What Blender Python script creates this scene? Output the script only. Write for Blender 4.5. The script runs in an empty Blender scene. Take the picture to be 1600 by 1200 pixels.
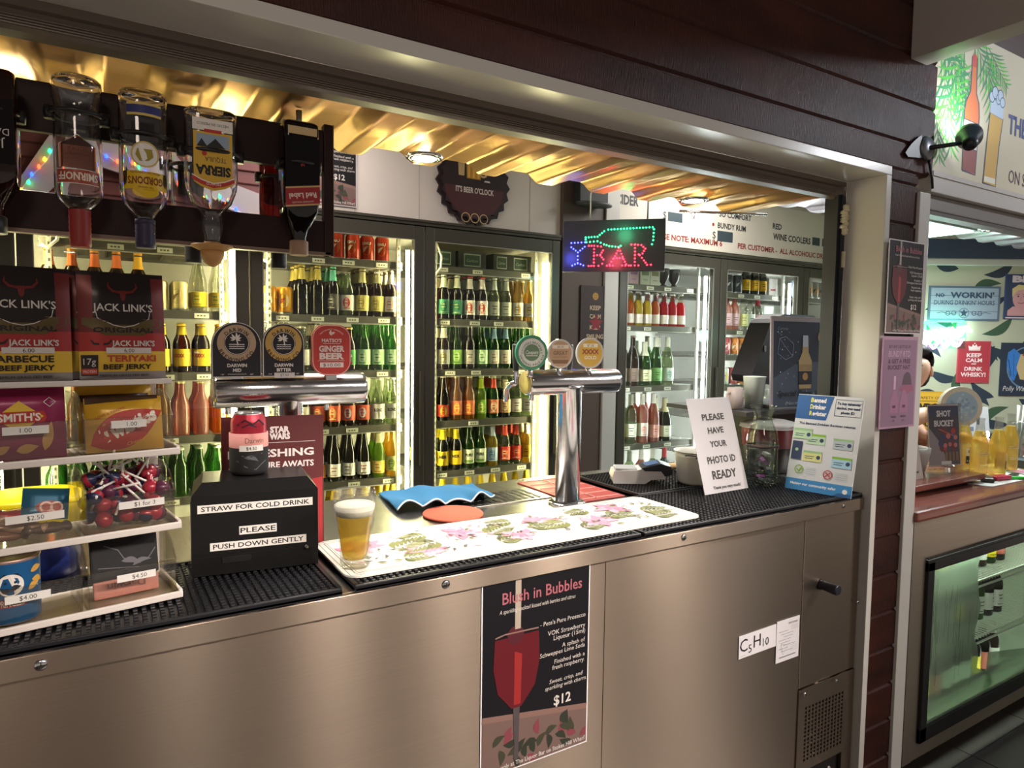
import bpy, bmesh, math, random
from mathutils import Vector, Matrix

random.seed(7)
SC = bpy.context.scene
COL = SC.collection
PI = math.pi
R = math.radians

# ------------------------------------------------------------------ camera
def make_camera():
    yaw, pitch, roll = R(31.388), R(3.678), R(.761)
    fw = Vector((math.sin(yaw)*math.cos(pitch), math.cos(yaw)*math.cos(pitch), -math.sin(pitch)))
    r = Vector((math.cos(yaw), -math.sin(yaw), 0)); u = r.cross(fw)
    r2 = r*math.cos(roll)+u*math.sin(roll); u2 = -r*math.sin(roll)+u*math.cos(roll)
    cd = bpy.data.cameras.new('camera'); cd.sensor_width = 36; cd.lens = 36*1050/1600
    cd.clip_start = .05; cd.clip_end = 60
    co = bpy.data.objects.new('camera', cd); COL.objects.link(co)
    m = Matrix((r2, u2, -fw)).transposed().to_4x4(); m.translation = (0, -1.14, 1.5)
    co.matrix_world = m; SC.camera = co
make_camera()

# ------------------------------------------------------------------ world, exposure, lights
w = bpy.data.worlds.new('world'); SC.world = w; w.use_nodes = True
# unseen hall as ambient: floor and horizon brightened to lift undersides, dark overhead
wt = w.node_tree; wc = wt.nodes.new('ShaderNodeTexCoord'); wx = wt.nodes.new('ShaderNodeSeparateXYZ'); wm = wt.nodes.new('ShaderNodeMapRange'); wr_ = wt.nodes.new('ShaderNodeValToRGB')
wm.inputs[1].default_value = -1; wm.inputs[2].default_value = 1
wt.links.new(wc.outputs['Generated'], wx.inputs[0]); wt.links.new(wx.outputs[2], wm.inputs[0]); wt.links.new(wm.outputs[0], wr_.inputs[0]); wt.links.new(wr_.outputs[0], wt.nodes['Background'].inputs[0])
wr_.color_ramp.elements[0].color = (.82, .70, .60, 1); wr_.color_ramp.elements[1].color = (.12, .10, .09, 1); wr_.color_ramp.elements[1].position = .70
for p_, c_ in ((.46, (.72, .62, .54, 1)), (.54, (.30, .26, .23, 1))): e_ = wr_.color_ramp.elements.new(p_); e_.color = c_
wt.nodes['Background'].inputs[1].default_value = .52
SC.view_settings.view_transform = 'Standard'; SC.view_settings.look = 'None'
SC.view_settings.gamma = 1; SC.view_settings.exposure = .30; SC.view_settings.use_curve_mapping = False
cy = SC.cycles
cy.max_bounces = 12; cy.transparent_max_bounces = 40; cy.transmission_bounces = 10; cy.glossy_bounces = 6; cy.diffuse_bounces = 4
cy.sample_clamp_indirect = 4; cy.caustics_reflective = False; cy.caustics_refractive = False
try: cy.use_denoising = True
except Exception: pass

def lamp(name, kind, loc, energy, col=(1, 1, 1), target=None, size=.1, sy=None, spot=60, blend=.5):
    l = bpy.data.lights.new(name, kind); l.energy = energy; l.color = col
    if kind == 'AREA':
        l.size = size
        if sy: l.shape = 'RECTANGLE'; l.size_y = sy
    elif kind in ('POINT', 'SPOT'): l.shadow_soft_size = size
    if kind == 'SPOT': l.spot_size = R(spot); l.spot_blend = blend
    o = bpy.data.objects.new(name, l); COL.objects.link(o); o.location = loc
    if target is not None:
        o.rotation_euler = (Vector(target)-Vector(loc)).to_track_quat('-Z', 'Y').to_euler()
    return o
# downlights in the awning over the bar
for dx, dy in ((-.14, .40), (.69, .42), (1.60, .40)):
    lamp('downlight_beam', 'SPOT', (dx, dy, 1.935), 24, (1, .95, .88), (dx, dy, 1.0), .035, spot=125, blend=.6)
# unseen fill lights added over the staff aisle to raise the ambient
lamp('aisle_fill', 'AREA', (.7, 1.25, 2.54), 12, (1, .9, .86), (.7, 1.25, 0), .3, 1.2)
lamp('aisle_fill', 'AREA', (3.0, 1.25, 2.54), 20, (1, .95, .9), (3.0, 1.25, 0), .3, 1.2)
# unseen lights added behind the camera: hall fill and spots for the steel
lamp('hall_fill', 'AREA', (-.6, -2.6, 2.75), 9, (1, .82, .68), (-.6, -.8, .6), .5, .5)
for hx_, he in ((.35, 60), (1.15, 130), (1.95, 150), (2.75, 230), (3.9, 200)):
    lamp('streak_spot', 'SPOT', (hx_, -2.5, 2.70), he, (1, .88, .78), (hx_*.3125, 0, .45), .04, spot=36, blend=.5)  # added spots, aimed low so the steel front shows vertical streaks
lamp('glint_fill', 'AREA', (3.45, -1.0, 2.58), 9, (.92, .95, 1), (2.2, 0, 1.9), .10, .10)  # unseen light added to make the timber boards glint
# right-hand kitchen bar
lamp('kitchen_lamp', 'AREA', (3.6, .35, 1.97), 15, (.86, .95, 1), (3.6, .45, 0), .25, .25)
lamp('neon_glow', 'POINT', (4.15, .93, 1.56), 2.2, (.45, 1, .85), size=.05)
lamp('cyan_glow', 'POINT', (3.02, .42, 1.93), 2.0, (.2, 1, .8), size=.05)

# ------------------------------------------------------------------ materials
def lin(c): return tuple((x/12.92 if x <= .04045 else ((x+.055)/1.055)**2.4) for x in c)
def hx(s): return lin(tuple(int(s[i:i+2], 16)/255 for i in (0, 2, 4)))
MATS = {}
def pm(name, col, rough=.5, metal=0., trans=0., ior=1.45, emis=None, es=0., spec=.5, coat=0., noise=None, alpha=1., aniso=0., aax=2):
    """principled material; noise=(kind, scale xyz, strength of bump, colour amount)"""
    if name in MATS: return MATS[name]
    m = bpy.data.materials.new(name); m.use_nodes = True; nt = m.node_tree; b = nt.nodes['Principled BSDF']
    c = hx(col) if isinstance(col, str) else col
    b.inputs['Base Color'].default_value = (*c, 1); b.inputs['Roughness'].default_value = rough
    b.inputs['Metallic'].default_value = metal; b.inputs['Transmission Weight'].default_value = trans
    b.inputs['IOR'].default_value = ior; b.inputs['Specular IOR Level'].default_value = spec
    b.inputs['Coat Weight'].default_value = coat; b.inputs['Alpha'].default_value = alpha
    b.inputs['Anisotropic'].default_value = aniso
    if aniso:
        cx = nt.nodes.new('ShaderNodeCombineXYZ'); cx.inputs[aax].default_value = 1; nt.links.new(cx.outputs[0], b.inputs['Tangent'])
    if emis:
        b.inputs['Emission Color'].default_value = (*(hx(emis) if isinstance(emis, str) else emis), 1)
        b.inputs['Emission Strength'].default_value = es
    if noise:
        sc, st, ca = noise
        tc = nt.nodes.new('ShaderNodeTexCoord'); mp = nt.nodes.new('ShaderNodeMapping'); nz = nt.nodes.new('ShaderNodeTexNoise')
        mp.inputs['Scale'].default_value = sc; nz.inputs['Scale'].default_value = 1; nz.inputs['Detail'].default_value = 4
        nt.links.new(tc.outputs['Object'], mp.inputs['Vector']); nt.links.new(mp.outputs[0], nz.inputs['Vector'])
        if st:
            bp = nt.nodes.new('ShaderNodeBump'); bp.inputs['Strength'].default_value = st; bp.inputs['Distance'].default_value = .002
            nt.links.new(nz.outputs['Fac'], bp.inputs['Height']); nt.links.new(bp.outputs[0], b.inputs['Normal'])
        if ca:
            mx = nt.nodes.new('ShaderNodeMix'); mx.data_type = 'RGBA'; mx.inputs[6].default_value = (*[x*(1-ca) for x in c], 1)
            mx.inputs[7].default_value = (*[min(1, x*(1+ca)) for x in c], 1)
            nt.links.new(nz.outputs['Fac'], mx.inputs[0]); nt.links.new(mx.outputs[2], b.inputs['Base Color'])
    MATS[name] = m; return m
def clear(name, tint, gloss=.04, rough=.03, body=0., bodycol=None):
    """thin clear material: tinted see-through with a fresnel gloss, plus a share of diffuse body"""
    if name in MATS: return MATS[name]
    m = bpy.data.materials.new(name); m.use_nodes = True; nt = m.node_tree; nt.nodes.clear()
    out = nt.nodes.new('ShaderNodeOutputMaterial'); tr = nt.nodes.new('ShaderNodeBsdfTransparent'); gl = nt.nodes.new('ShaderNodeBsdfGlossy')
    t = hx(tint) if isinstance(tint, str) else tint
    tr.inputs[0].default_value = (*t, 1); gl.inputs['Roughness'].default_value = rough
    fr = nt.nodes.new('ShaderNodeLayerWeight'); fr.inputs[0].default_value = .3
    mr = nt.nodes.new('ShaderNodeMapRange'); mr.inputs[3].default_value = gloss; mr.inputs[4].default_value = .75
    nt.links.new(fr.outputs['Facing'], mr.inputs[0])
    pw = nt.nodes.new('ShaderNodeMath'); pw.operation = 'POWER'; pw.inputs[1].default_value = 3
    nt.links.new(fr.outputs['Facing'], pw.inputs[0]); nt.links.new(pw.outputs[0], mr.inputs[0])
    base = tr
    if body:
        df = nt.nodes.new('ShaderNodeBsdfDiffuse'); tl = nt.nodes.new('ShaderNodeBsdfTranslucent')
        bc = hx(bodycol) if isinstance(bodycol, str) else bodycol
        df.inputs[0].default_value = (*bc, 1); tl.inputs[0].default_value = (*bc, 1)
        m0 = nt.nodes.new('ShaderNodeMixShader'); m0.inputs[0].default_value = .5
        nt.links.new(df.outputs[0], m0.inputs[1]); nt.links.new(tl.outputs[0], m0.inputs[2])
        m1 = nt.nodes.new('ShaderNodeMixShader'); m1.inputs[0].default_value = body
        nt.links.new(tr.outputs[0], m1.inputs[1]); nt.links.new(m0.outputs[0], m1.inputs[2]); base = m1
    mx = nt.nodes.new('ShaderNodeMixShader')
    nt.links.new(mr.outputs[0], mx.inputs[0]); nt.links.new(base.outputs[0], mx.inputs[1]); nt.links.new(gl.outputs[0], mx.inputs[2])
    nt.links.new(mx.outputs[0], out.inputs[0]); MATS[name] = m; return m
def flat(col, rough=.55): return pm('paint_'+col, col, rough)
def glow(col, s): return pm('glow_%s_%g' % (col, s), '101010', .5, emis=col, es=s)

STEEL = pm('brushed_steel', 'b3a292', .27, 1, noise=((.8, 2, 300), .03, .10), aniso=1.)
STEELTOP = pm('bench_steel', 'd2cfc6', .27, 1, noise=((60, 3, 1), .02, 0))
CHROME = pm('satin_chrome', 'c6c6c8', .17, 1, noise=((2, 200, 200), .03, 0))
GOLD = pm('awning_sheet', 'e8bd7c', .36, 1, noise=((8, 500, 8), .02, .12), aniso=.85, aax=1)
WHITE = pm('white_paint', 'c9c6c0', .32)
WHITEGLOSS = pm('white_gloss_paint', 'ccc9c2', .24, spec=.8, noise=((60, 60, 60), .05, 0))
BLACK = pm('black_plastic', '16151a', .35)
RUBBER = pm('black_rubber', '15151a', .38)
DARK = pm('dark_frame', '2b2a29', .35)
ACRYL = clear('acrylic', 'f4f2ee', .05)
PANE = clear('door_glass', 'f3f6f0', .035, .01)
GLASSMAT = pm('clear_glass', 'ffffff', .01, trans=1, ior=1.45)
GREYMETAL = pm('grey_metal', '8c8c88', .35, .8)
# ------------------------------------------------------------------ mesh helpers
_TXT = {}
def txt(s, bold=.0, shear=0., spacing=1.):
    k = (s, bold, shear, spacing)
    if k in _TXT: return _TXT[k]
    cu = bpy.data.curves.new('lettering', 'FONT'); cu.body = s; cu.size = 1; cu.offset = bold; cu.shear = shear
    cu.space_character = spacing; cu.resolution_u = 2
    o = bpy.data.objects.new('lettering', cu); me = o.to_mesh()
    vs = [(v.co.x, v.co.y) for v in me.vertices]; fs = [tuple(p.vertices) for p in me.polygons]
    o.to_mesh_clear(); bpy.data.objects.remove(o); bpy.data.curves.remove(cu)
    if not vs: vs = [(0, 0), (.1, 0), (.1, .1)]; fs = [(0, 1, 2)]
    x0 = min(v[0] for v in vs); x1 = max(v[0] for v in vs)
    vs = [(v[0]-(x0+x1)/2, v[1]) for v in vs]
    _TXT[k] = (vs, fs, x1-x0); return _TXT[k]

class MB:
    def __init__(s): s.v = []; s.f = []; s.mi = []; s.sm = []; s.M = None; s.k = 0; s.wr = None; s.d0 = .0004; s.dk = .00003
    def add(s, vs, fs, m=0, smooth=False):
        n = len(s.v)
        if s.M is not None: vs = [tuple(s.M @ Vector(p)) for p in vs]
        s.v += [tuple(p) for p in vs]
        for f in fs: s.f.append(tuple(i+n for i in f)); s.mi.append(m); s.sm.append(smooth)
        return s
    def box(s, x0, x1, y0, y1, z0, z1, m=0, c=0.):
        if c <= 0:
            vs = [(x, y, z) for z in (z0, z1) for y in (y0, y1) for x in (x0, x1)]
            fs = [(0, 2, 3, 1), (4, 5, 7, 6), (0, 1, 5, 4), (2, 6, 7, 3), (0, 4, 6, 2), (1, 3, 7, 5)]
            return s.add(vs, fs, m)
        bm = bmesh.new(); bmesh.ops.create_cube(bm, size=1)
        for v in bm.verts: v.co = Vector(((x0+x1)/2+v.co.x*(x1-x0), (y0+y1)/2+v.co.y*(y1-y0), (z0+z1)/2+v.co.z*(z1-z0)))
        bmesh.ops.bevel(bm, geom=bm.edges[:], offset=c, segments=2, profile=.6, affect='EDGES')
        s.bm(bm, m); return s
    def bm(s, bm, m=0, smooth=False):
        bm.verts.index_update()
        s.add([tuple(v.co) for v in bm.verts], [tuple(v.index for v in f.verts) for f in bm.faces], m, smooth); bm.free()
    def lathe(s, prof, n=24, m=0, c=(0, 0, 0), smooth=True, e=2., ay=1., capb=True, capt=True, axis='z'):
        """prof: (r, z[, squareness, aspect]); e: superellipse exponent of the cross-section"""
        vs = []; fs = []
        for p in prof:
            r, z = p[0], p[1]; ee = p[2] if len(p) > 2 else e; aa = p[3] if len(p) > 3 else ay
            for i in range(n):
                t = 2*PI*(i+.5)/n; cx, sx = math.cos(t), math.sin(t)
                x = r*math.copysign(abs(cx)**(2/ee), cx); y = r*aa*math.copysign(abs(sx)**(2/ee), sx)
                q = (x, y, z) if axis == 'z' else ((z, x, y) if axis == 'x' else (x, z, y))
                vs.append((q[0]+c[0], q[1]+c[1], q[2]+c[2]))
        for j in range(len(prof)-1):
            for i in range(n):
                a = j*n+i; b = j*n+(i+1) % n; fs.append((a, b, b+n, a+n))
        base = len(s.v); s.add(vs, [], 0); ml = m if isinstance(m, (list, tuple)) else [m]*(len(prof)-1)
        for j in range(len(prof)-1):
            for f in fs[j*n:(j+1)*n]: s.f.append(tuple(i+base for i in f)); s.mi.append(ml[j]); s.sm.append(smooth)
        mb, mt = ml[0], ml[-1]
        if capb: s.f.append(tuple(base+i for i in range(n))[::-1]); s.mi.append(mb); s.sm.append(False)
        if capt: s.f.append(tuple(base+(len(prof)-1)*n+i for i in range(n))); s.mi.append(mt); s.sm.append(False)
        return s
    def cyl(s, c, r, h, n=24, m=0, axis='z', r2=None): return s.lathe([(r, 0), (r if r2 is None else r2, h)], n, m, c, True, axis=axis)
    def tube(s, pts, r, n=8, m=0, closed=False):
        pts = [Vector(p) for p in pts]; k = len(pts); vs = []; fs = []; up = None
        for i, p in enumerate(pts):
            a = pts[(i-1) % k] if (closed or i) else p; b = pts[(i+1) % k] if (closed or i < k-1) else p
            t = (b-a).normalized()
            if up is None: up = Vector((0, 0, 1)) if abs(t.z) < .9 else Vector((1, 0, 0))
            sd = t.cross(up).normalized(); up = sd.cross(t).normalized()
            rr = r[i] if isinstance(r, (list, tuple)) else r
            for j in range(n): vs.append(p+(sd*math.cos(2*PI*j/n)+up*math.sin(2*PI*j/n))*rr)
        for i in range(k if closed else k-1):
            for j in range(n):
                a, b = i*n+j, i*n+(j+1) % n; c2, d = ((i+1) % k)*n+(j+1) % n, ((i+1) % k)*n+j; fs.append((a, b, c2, d))
        if not closed: fs += [tuple(range(n))[::-1], tuple((k-1)*n+j for j in range(n))]
        return s.add(vs, fs, m, True)
    def prism(s, poly, y0, y1, m=0, axis='y'):
        """extrude a 2D polygon (a, b) along an axis"""
        f = {'y': lambda a, b, t: (a, t, b), 'x': lambda a, b, t: (t, a, b), 'z': lambda a, b, t: (a, b, t)}[axis]
        n = len(poly); vs = [f(a, b, y0) for a, b in poly]+[f(a, b, y1) for a, b in poly]
        fs = [tuple(range(n)), tuple(range(n, 2*n))[::-1]]+[(i, (i+1) % n, (i+1) % n+n, i+n) for i in range(n)]
        return s.add(vs, fs, m)
    # ---- flat print, drawn in (a, b) on the plane y=0 facing -y, or wrapped on a cylinder of radius wr
    def pt(s, a, b, d):
        if s.wr:
            t = a/s.wr; r = s.wr+d; return (r*math.sin(t), -r*math.cos(t), b)
        return (a, -d, b)
    def lay(s): s.k += 1; return s.d0+s.dk*s.k
    def rect(s, a0, a1, b0, b1, m=0):
        d = s.lay(); n = max(1, int((a1-a0)/(s.wr*.3))) if s.wr else 1
        vs = []; fs = []
        for i in range(n+1):
            a = a0+(a1-a0)*i/n; vs += [s.pt(a, b0, d), s.pt(a, b1, d)]
        for i in range(n): fs.append((2*i, 2*i+2, 2*i+3, 2*i+1))
        return s.add(vs, fs, m, bool(s.wr))
    def poly(s, pts, m=0):
        d = s.lay(); return s.add([s.pt(a, b, d) for a, b in pts], [tuple(range(len(pts)))], m)
    def disc(s, a, b, r, m=0, n=28, rb=None, rot=0):
        rb = rb or r; cr, sr = math.cos(rot), math.sin(rot)
        return s.poly([(a+r*math.cos(t)*cr-rb*math.sin(t)*sr, b+r*math.cos(t)*sr+rb*math.sin(t)*cr) for t in [2*PI*i/n for i in range(n)]], m)
    def ring(s, a, b, r0, r1, m=0, n=32):
        d = s.lay(); vs = []; fs = []
        for i in range(n):
            t = 2*PI*i/n; vs += [s.pt(a+r0*math.cos(t), b+r0*math.sin(t), d), s.pt(a+r1*math.cos(t), b+r1*math.sin(t), d)]
        for i in range(n): j = (i+1) % n; fs.append((2*i, 2*i+1, 2*j+1, 2*j))
        return s.add(vs, fs, m)
    def line(s, pts, wd, m=0):
        d = s.lay(); vs = []; fs = []
        for i, p in enumerate(pts):
            a = pts[max(0, i-1)]; b = pts[min(len(pts)-1, i+1)]; dx, dy = b[0]-a[0], b[1]-a[1]; L = math.hypot(dx, dy) or 1
            w = wd[i] if isinstance(wd, (list, tuple)) else wd
            nx, ny = -dy/L*w/2, dx/L*w/2; vs += [s.pt(p[0]+nx, p[1]+ny, d), s.pt(p[0]-nx, p[1]-ny, d)]
        for i in range(len(pts)-1): fs.append((2*i, 2*i+2, 2*i+3, 2*i+1))
        return s.add(vs, fs, m)
    def text(s, t, a, b, h, m=0, w=None, bold=.0, shear=0., rot=0., al='c', flip=False, sp=1., maxw=None):
        """capital height h, centred (or left/right aligned) on (a, b); w squeezes to a width"""
        vs, fs, tw = txt(t, bold, shear, sp); k = h/.70; kx = k if w is None else w/tw
        if maxw and tw*kx > maxw: kx = maxw/tw
        off = {'c': 0, 'l': tw*kx/2, 'r': -tw*kx/2}[al]; d = s.lay(); c, q = math.cos(rot), math.sin(rot); o = []
        for x, y in vs:
            X = x*kx+off; Y = y*k-h/2
            if flip: X, Y = -X, -Y
            o.append(s.pt(a+X*c-Y*q, b+X*q+Y*c, d))
        return s.add(o, fs, m)
    def arctext(s, t, a, b, r, h, m=0, mid=PI/2, step=None, inside=False, bold=.02):
        k = h/.70; wd = [txt(ch, bold)[2]*k+h*.28 if ch != ' ' else h*.5 for ch in t]; tot = sum(wd); acc = 0
        for ch, wi in zip(t, wd):
            p = (acc+wi/2-tot/2)/r; acc += wi
            if ch == ' ': continue
            th = mid+p if inside else mid-p
            s.text(ch, a+r*math.cos(th), b+r*math.sin(th), h, m, bold=bold, rot=th+PI/2 if inside else th-PI/2)
        return s
    def mesh(s, name, mats, recalc=True):
        me = bpy.data.meshes.new(name); me.from_pydata(s.v, [], s.f)
        for mt in mats: me.materials.append(mt)
        for p, mi, sm in zip(me.polygons, s.mi, s.sm): p.material_index = mi; p.use_smooth = sm
        if recalc:
            bm = bmesh.new(); bm.from_mesh(me); bmesh.ops.recalc_face_normals(bm, faces=bm.faces); bm.to_mesh(me); bm.free()
        me.update(); return me

def obj(name, mb, mats, parent=None, loc=(0, 0, 0), rot=(0, 0, 0), recalc=True):
    if not isinstance(mats, (list, tuple)): mats = [mats]
    me = mb.mesh(name, mats, recalc) if isinstance(mb, MB) else mb
    o = bpy.data.objects.new(name, me); COL.objects.link(o); o.location = loc; o.rotation_euler = rot
    if parent is not None: o.parent = parent
    return o
def tag(o, label, cat, group=None):
    o['label'] = label; o['category'] = cat
    if group: o['group'] = group
    return o
def thing(name, label, cat, loc=(0, 0, 0), rot=(0, 0, 0), group=None):
    o = bpy.data.objects.new(name, None); COL.objects.link(o); o.location = loc; o.rotation_euler = rot; o.empty_display_size = .05
    return tag(o, label, cat, group)
def struct(name, mb, mats): o = obj(name, mb, mats); o['kind'] = 'structure'; return o
def dup(o, loc, rot=None, label=None, group=None):
    c = o.copy(); COL.objects.link(c); c.location = loc
    if rot is not None: c.rotation_euler = rot
    if label: c['label'] = label
    if group: c['group'] = group
    for ch in list(o.children):
        d = ch.copy(); COL.objects.link(d); d.parent = c
        for g in list(ch.children):
            e = g.copy(); COL.objects.link(e); e.parent = d
    return c
def board(name, label, cat, w, h, t, loc, rot, mat, paint=None, mats=(), part='lettering', group=None, c=0):
    """flat sign: origin at the middle of its lower edge, front face at y=0 facing -y"""
    mb = MB(); mb.box(-w/2, w/2, 0, t, 0, h, 0, c); o = obj(name, mb, mat, None, loc, rot); tag(o, label, cat, group)
    if paint:
        p = MB(); paint(p); obj(part, p, list(mats), o, recalc=False)
    return o
def leaf(a, b, L, wd, th, n=7, bend=.15):
    """pointed leaf outline from (a, b) along angle th"""
    up = []; lo = []
    for i in range(n+1):
        t = i/n; wv = wd*math.sin(PI*t**.8)*.5; ax = t*L; ay = bend*L*math.sin(PI*t)
        up.append((ax, ay+wv)); lo.append((ax, ay-wv))
    c, s = math.cos(th), math.sin(th)
    return [(a+x*c-y*s, b+x*s+y*c) for x, y in up+lo[-2:0:-1]]
# ================================================================== SETTING
def timber():
    m = pm('stained_timber', '3a1b16', .36, spec=.35)
    nt = m.node_tree; b = nt.nodes['Principled BSDF']
    tc = nt.nodes.new('ShaderNodeTexCoord'); mp = nt.nodes.new('ShaderNodeMapping'); mp.inputs['Scale'].default_value = (420, 1, 40)
    nz = nt.nodes.new('ShaderNodeTexNoise'); nz.inputs['Scale'].default_value = 1; nz.inputs['Detail'].default_value = 6
    mp2 = nt.nodes.new('ShaderNodeMapping'); mp2.inputs['Scale'].default_value = (3, 1, 9)
    n2 = nt.nodes.new('ShaderNodeTexNoise'); n2.inputs['Scale'].default_value = 1; n2.inputs['Detail'].default_value = 5
    bp = nt.nodes.new('ShaderNodeBump'); bp.inputs['Strength'].default_value = 1; bp.inputs['Distance'].default_value = .003
    cr = nt.nodes.new('ShaderNodeValToRGB'); cr.color_ramp.elements[0].color = (*hx('26100d'), 1); cr.color_ramp.elements[1].color = (*hx('4d241b'), 1)
    cr.color_ramp.elements[0].position = .3; cr.color_ramp.elements[1].position = .75
    L = nt.links.new
    L(tc.outputs['Object'], mp.inputs[0]); L(mp.outputs[0], nz.inputs[0]); L(nz.outputs['Fac'], bp.inputs['Height']); L(bp.outputs[0], b.inputs['Normal'])
    L(tc.outputs['Object'], mp2.inputs[0]); L(mp2.outputs[0], n2.inputs[0]); L(n2.outputs['Fac'], cr.inputs[0]); L(cr.outputs[0], b.inputs['Base Color'])
    return m
TIMBER = timber()
TILE = pm('floor_tile', '5c5650', .35, noise=((3, 3, 3), 0, .15))

mb = MB()
for i in range(-4, 12):
    for j in range(-6, 3): mb.box(i*.45+.003, i*.45+.447, j*.45+.003, j*.45+.447, -.02, 0, 0)
mb.box(-2, 5.6, -3, 2.6, -.03, -.004, 1)
struct('floor', mb, [TILE, flat('3a3733')])

def boards(x0, x1, z0, z1, y0, y1):
    """horizontal weatherboards with a lipped lower edge"""
    mb = MB(); p = .1185; z = 2.218-p*20
    zs = []
    zz = 2.218
    while zz > z0: zs.append(zz); zz -= p
    zz = 2.218+.137
    while zz < z1+.2: zs.append(zz); zz += .137
    zs = sorted(zs)
    ed = [z0]+[q for q in zs if z0+.01 < q < z1-.01]+[z1]
    for a, b in zip(ed, ed[1:]):
        mb.prism([(y0+.006, a), (y0, a+.006), (y0-.0008, b-.008), (y0+.006, b-.004), (y0+.006, b), (y1, b), (y1, a)], x0, x1, 0, 'x')
    return mb
mb = boards(-1.6, 2.19, 2.017, 2.95, -.012, .06); struct('wall_front', mb, TIMBER)
mb = boards(1.957, 2.112, 0, 2.017, -.012, .10); struct('wall_post', mb, TIMBER)

# white box frame round the opening
mb = MB()
mb.box(-1.6, 1.957, -.022, .10, 1.991, 2.017, 0, .002)
mb.prism([(0, -.022), (0, .10), (.026, .10), (.026, -.022)], 0, 1.991, 0, 'z') if 0 else mb.box(1.931, 1.957, -.022, .10, 0, 1.991, 0, .002)
struct('trim_1', mb, WHITEGLOSS)
mb = MB(); mb.box(2.112, 2.172, -.022, .03, 0, 1.965, 0, .003); mb.box(2.112, 2.135, .03, .10, 0, 1.965, 0)
struct('trim_2', mb, WHITE)
# dark frame/track of the roller shutter: head box and right guide
mb = MB()
mb.prism([(.10, 1.991), (.10, 1.977), (.107, 1.974), (.107, 1.967), (.10, 1.9645), (.10, 1.948), (.108, 1.944), (.140, 1.944), (.140, 1.991)], -1.6, 1.931, 0, 'x')
for k in range(4): mb.box(-1.6, 1.876, .0985-.0015, .1015, 1.949+k*.004, 1.951+k*.004, 0)
o = obj('roller_shutter', mb, pm('shutter_brown', '6a5f55', .4)); tag(o, 'dark brown roller shutter housing under the white beam of the bar opening', 'shutter')
g = MB(); g.box(1.892, 1.931, .10, .112, 1.062, 1.95, 0); g.box(1.917, 1.931, .112, .16, 1.062, 1.95, 0)
g.box(1.904, 1.909, .094, .10, 1.062, 1.95)
obj('guide_rail', g, pm('guide_black', '22262c', .4), o)
f = MB(); random.seed(3)
for k in range(10): f.lathe([(.002, -.008), (.010+random.random()*.004, -.004), (.010, .004), (.002, .008)], 8, 0, (1.915+random.uniform(-.006, .006), .092, 1.838+k*.0085))
f.box(1.912, 1.922, .088, .0945, 1.735, 1.782)
obj('foam_filler', f, pm('foam', 'd8d0b0', .8), o)['label'] = 'blobs of cream filler foam'

# bar room shell
mb = MB(); mb.box(-1.6, 2.12, 1.84, 1.90, 2.062, 2.62, 0)
for k in range(12): mb.box(-1.5+k*.31, -1.497+k*.31, 1.8385, 1.841, 2.062, 2.62, 1)
struct('wall_back', mb, [pm('back_wall_white', 'd9d0c8', .45), flat('b5aca4')])
mb = MB(); mb.box(2.105, 2.385, 1.81, 1.90, 0, 2.62, 0); struct('wall_pier', mb, pm('pier_brown', '5d4f48', .5))
mb = MB(); mb.box(2.385, 2.482, 1.795, 1.90, 0, 2.62, 0, .003); struct('trim_3', mb, WHITE)
mb = MB(); mb.box(2.482, 5.0, 1.84, 1.90, 2.062, 2.62, 0); struct('wall_rear', mb, pm('rear_wall', 'b9b2a6', .5))
mb = MB(); mb.box(-1.66, -1.6, -.02, 2.6, 0, 2.95, 0); struct('wall_left', mb, pm('side_wall', '8d8278', .6))
mb = MB(); mb.box(-1.6, 5.6, .72, 2.6, 2.6, 2.66, 0); struct('ceiling', mb, pm('ceiling_white', 'cfc7bd', .6))
mb = MB(); mb.box(-1.6, 5.6, 2.5, 2.56, 0, 2.62, 0); struct('wall_cold_room', mb, pm('cold_wall', 'a9a79c', .6))
mb = MB(); mb.box(5.0, 5.06, .55, 2.6, 0, 2.62, 0); struct('wall_right', mb, pm('cold_wall', 'a9a79c', .6))

# corrugated metal awning lining over the bar
def corr(x0, x1, y0, y1, zm, amp, pitch, ph=0.):
    n = int((x1-x0)/.008); vs = []; fs = []
    for i in range(n+1):
        x = x0+(x1-x0)*i/n; t = ((x-ph)/pitch) % 1
        def sm(q): q = min(1, max(0, q)); return q*q*(3-2*q)
        h = 1-sm((t-.30)/.22) if t < .65 else sm((t-.76)/.22)
        z = zm+amp*(h-.5); vs += [(x, y0, z), (x, y1, z), (x, y0, z+.0015), (x, y1, z+.0015)]
    for i in range(n):
        a = 4*i; b = a+4; fs += [(a, a+1, b+1, b), (a+2, b+2, b+3, a+3), (a, b, b+2, a+2), (a+1, a+3, b+3, b+1)]
    fs += [(0, 2, 3, 1), (4*n, 4*n+1, 4*n+3, 4*n+2)]
    mb = MB(); mb.add(vs, fs, 0, True); return mb
aw = obj('corrugated_awning', corr(-1.58, 1.926, .152, .50, 1.963, .024, .192, .02), GOLD)
tag(aw, 'warm brassy corrugated metal sheet lining the soffit above the bar', 'ceiling sheet')
br = MB(); br.box(.325, .349, .36, .40, 1.925, 1.944); br.box(.325, .329, .30, .40, 1.90, 1.944); obj('bracket', br, WHITE, aw)
rod = MB(); rod.tube([(1.60, .46, 1.925), (1.9, .36, 1.93)], .004); rod.tube([(1.64, .445, 1.93), (1.64, .452, 1.905), (1.655, .45, 1.905), (1.655, .445, 1.925)], .0022)
obj('rail', rod, CHROME, aw)
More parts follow.
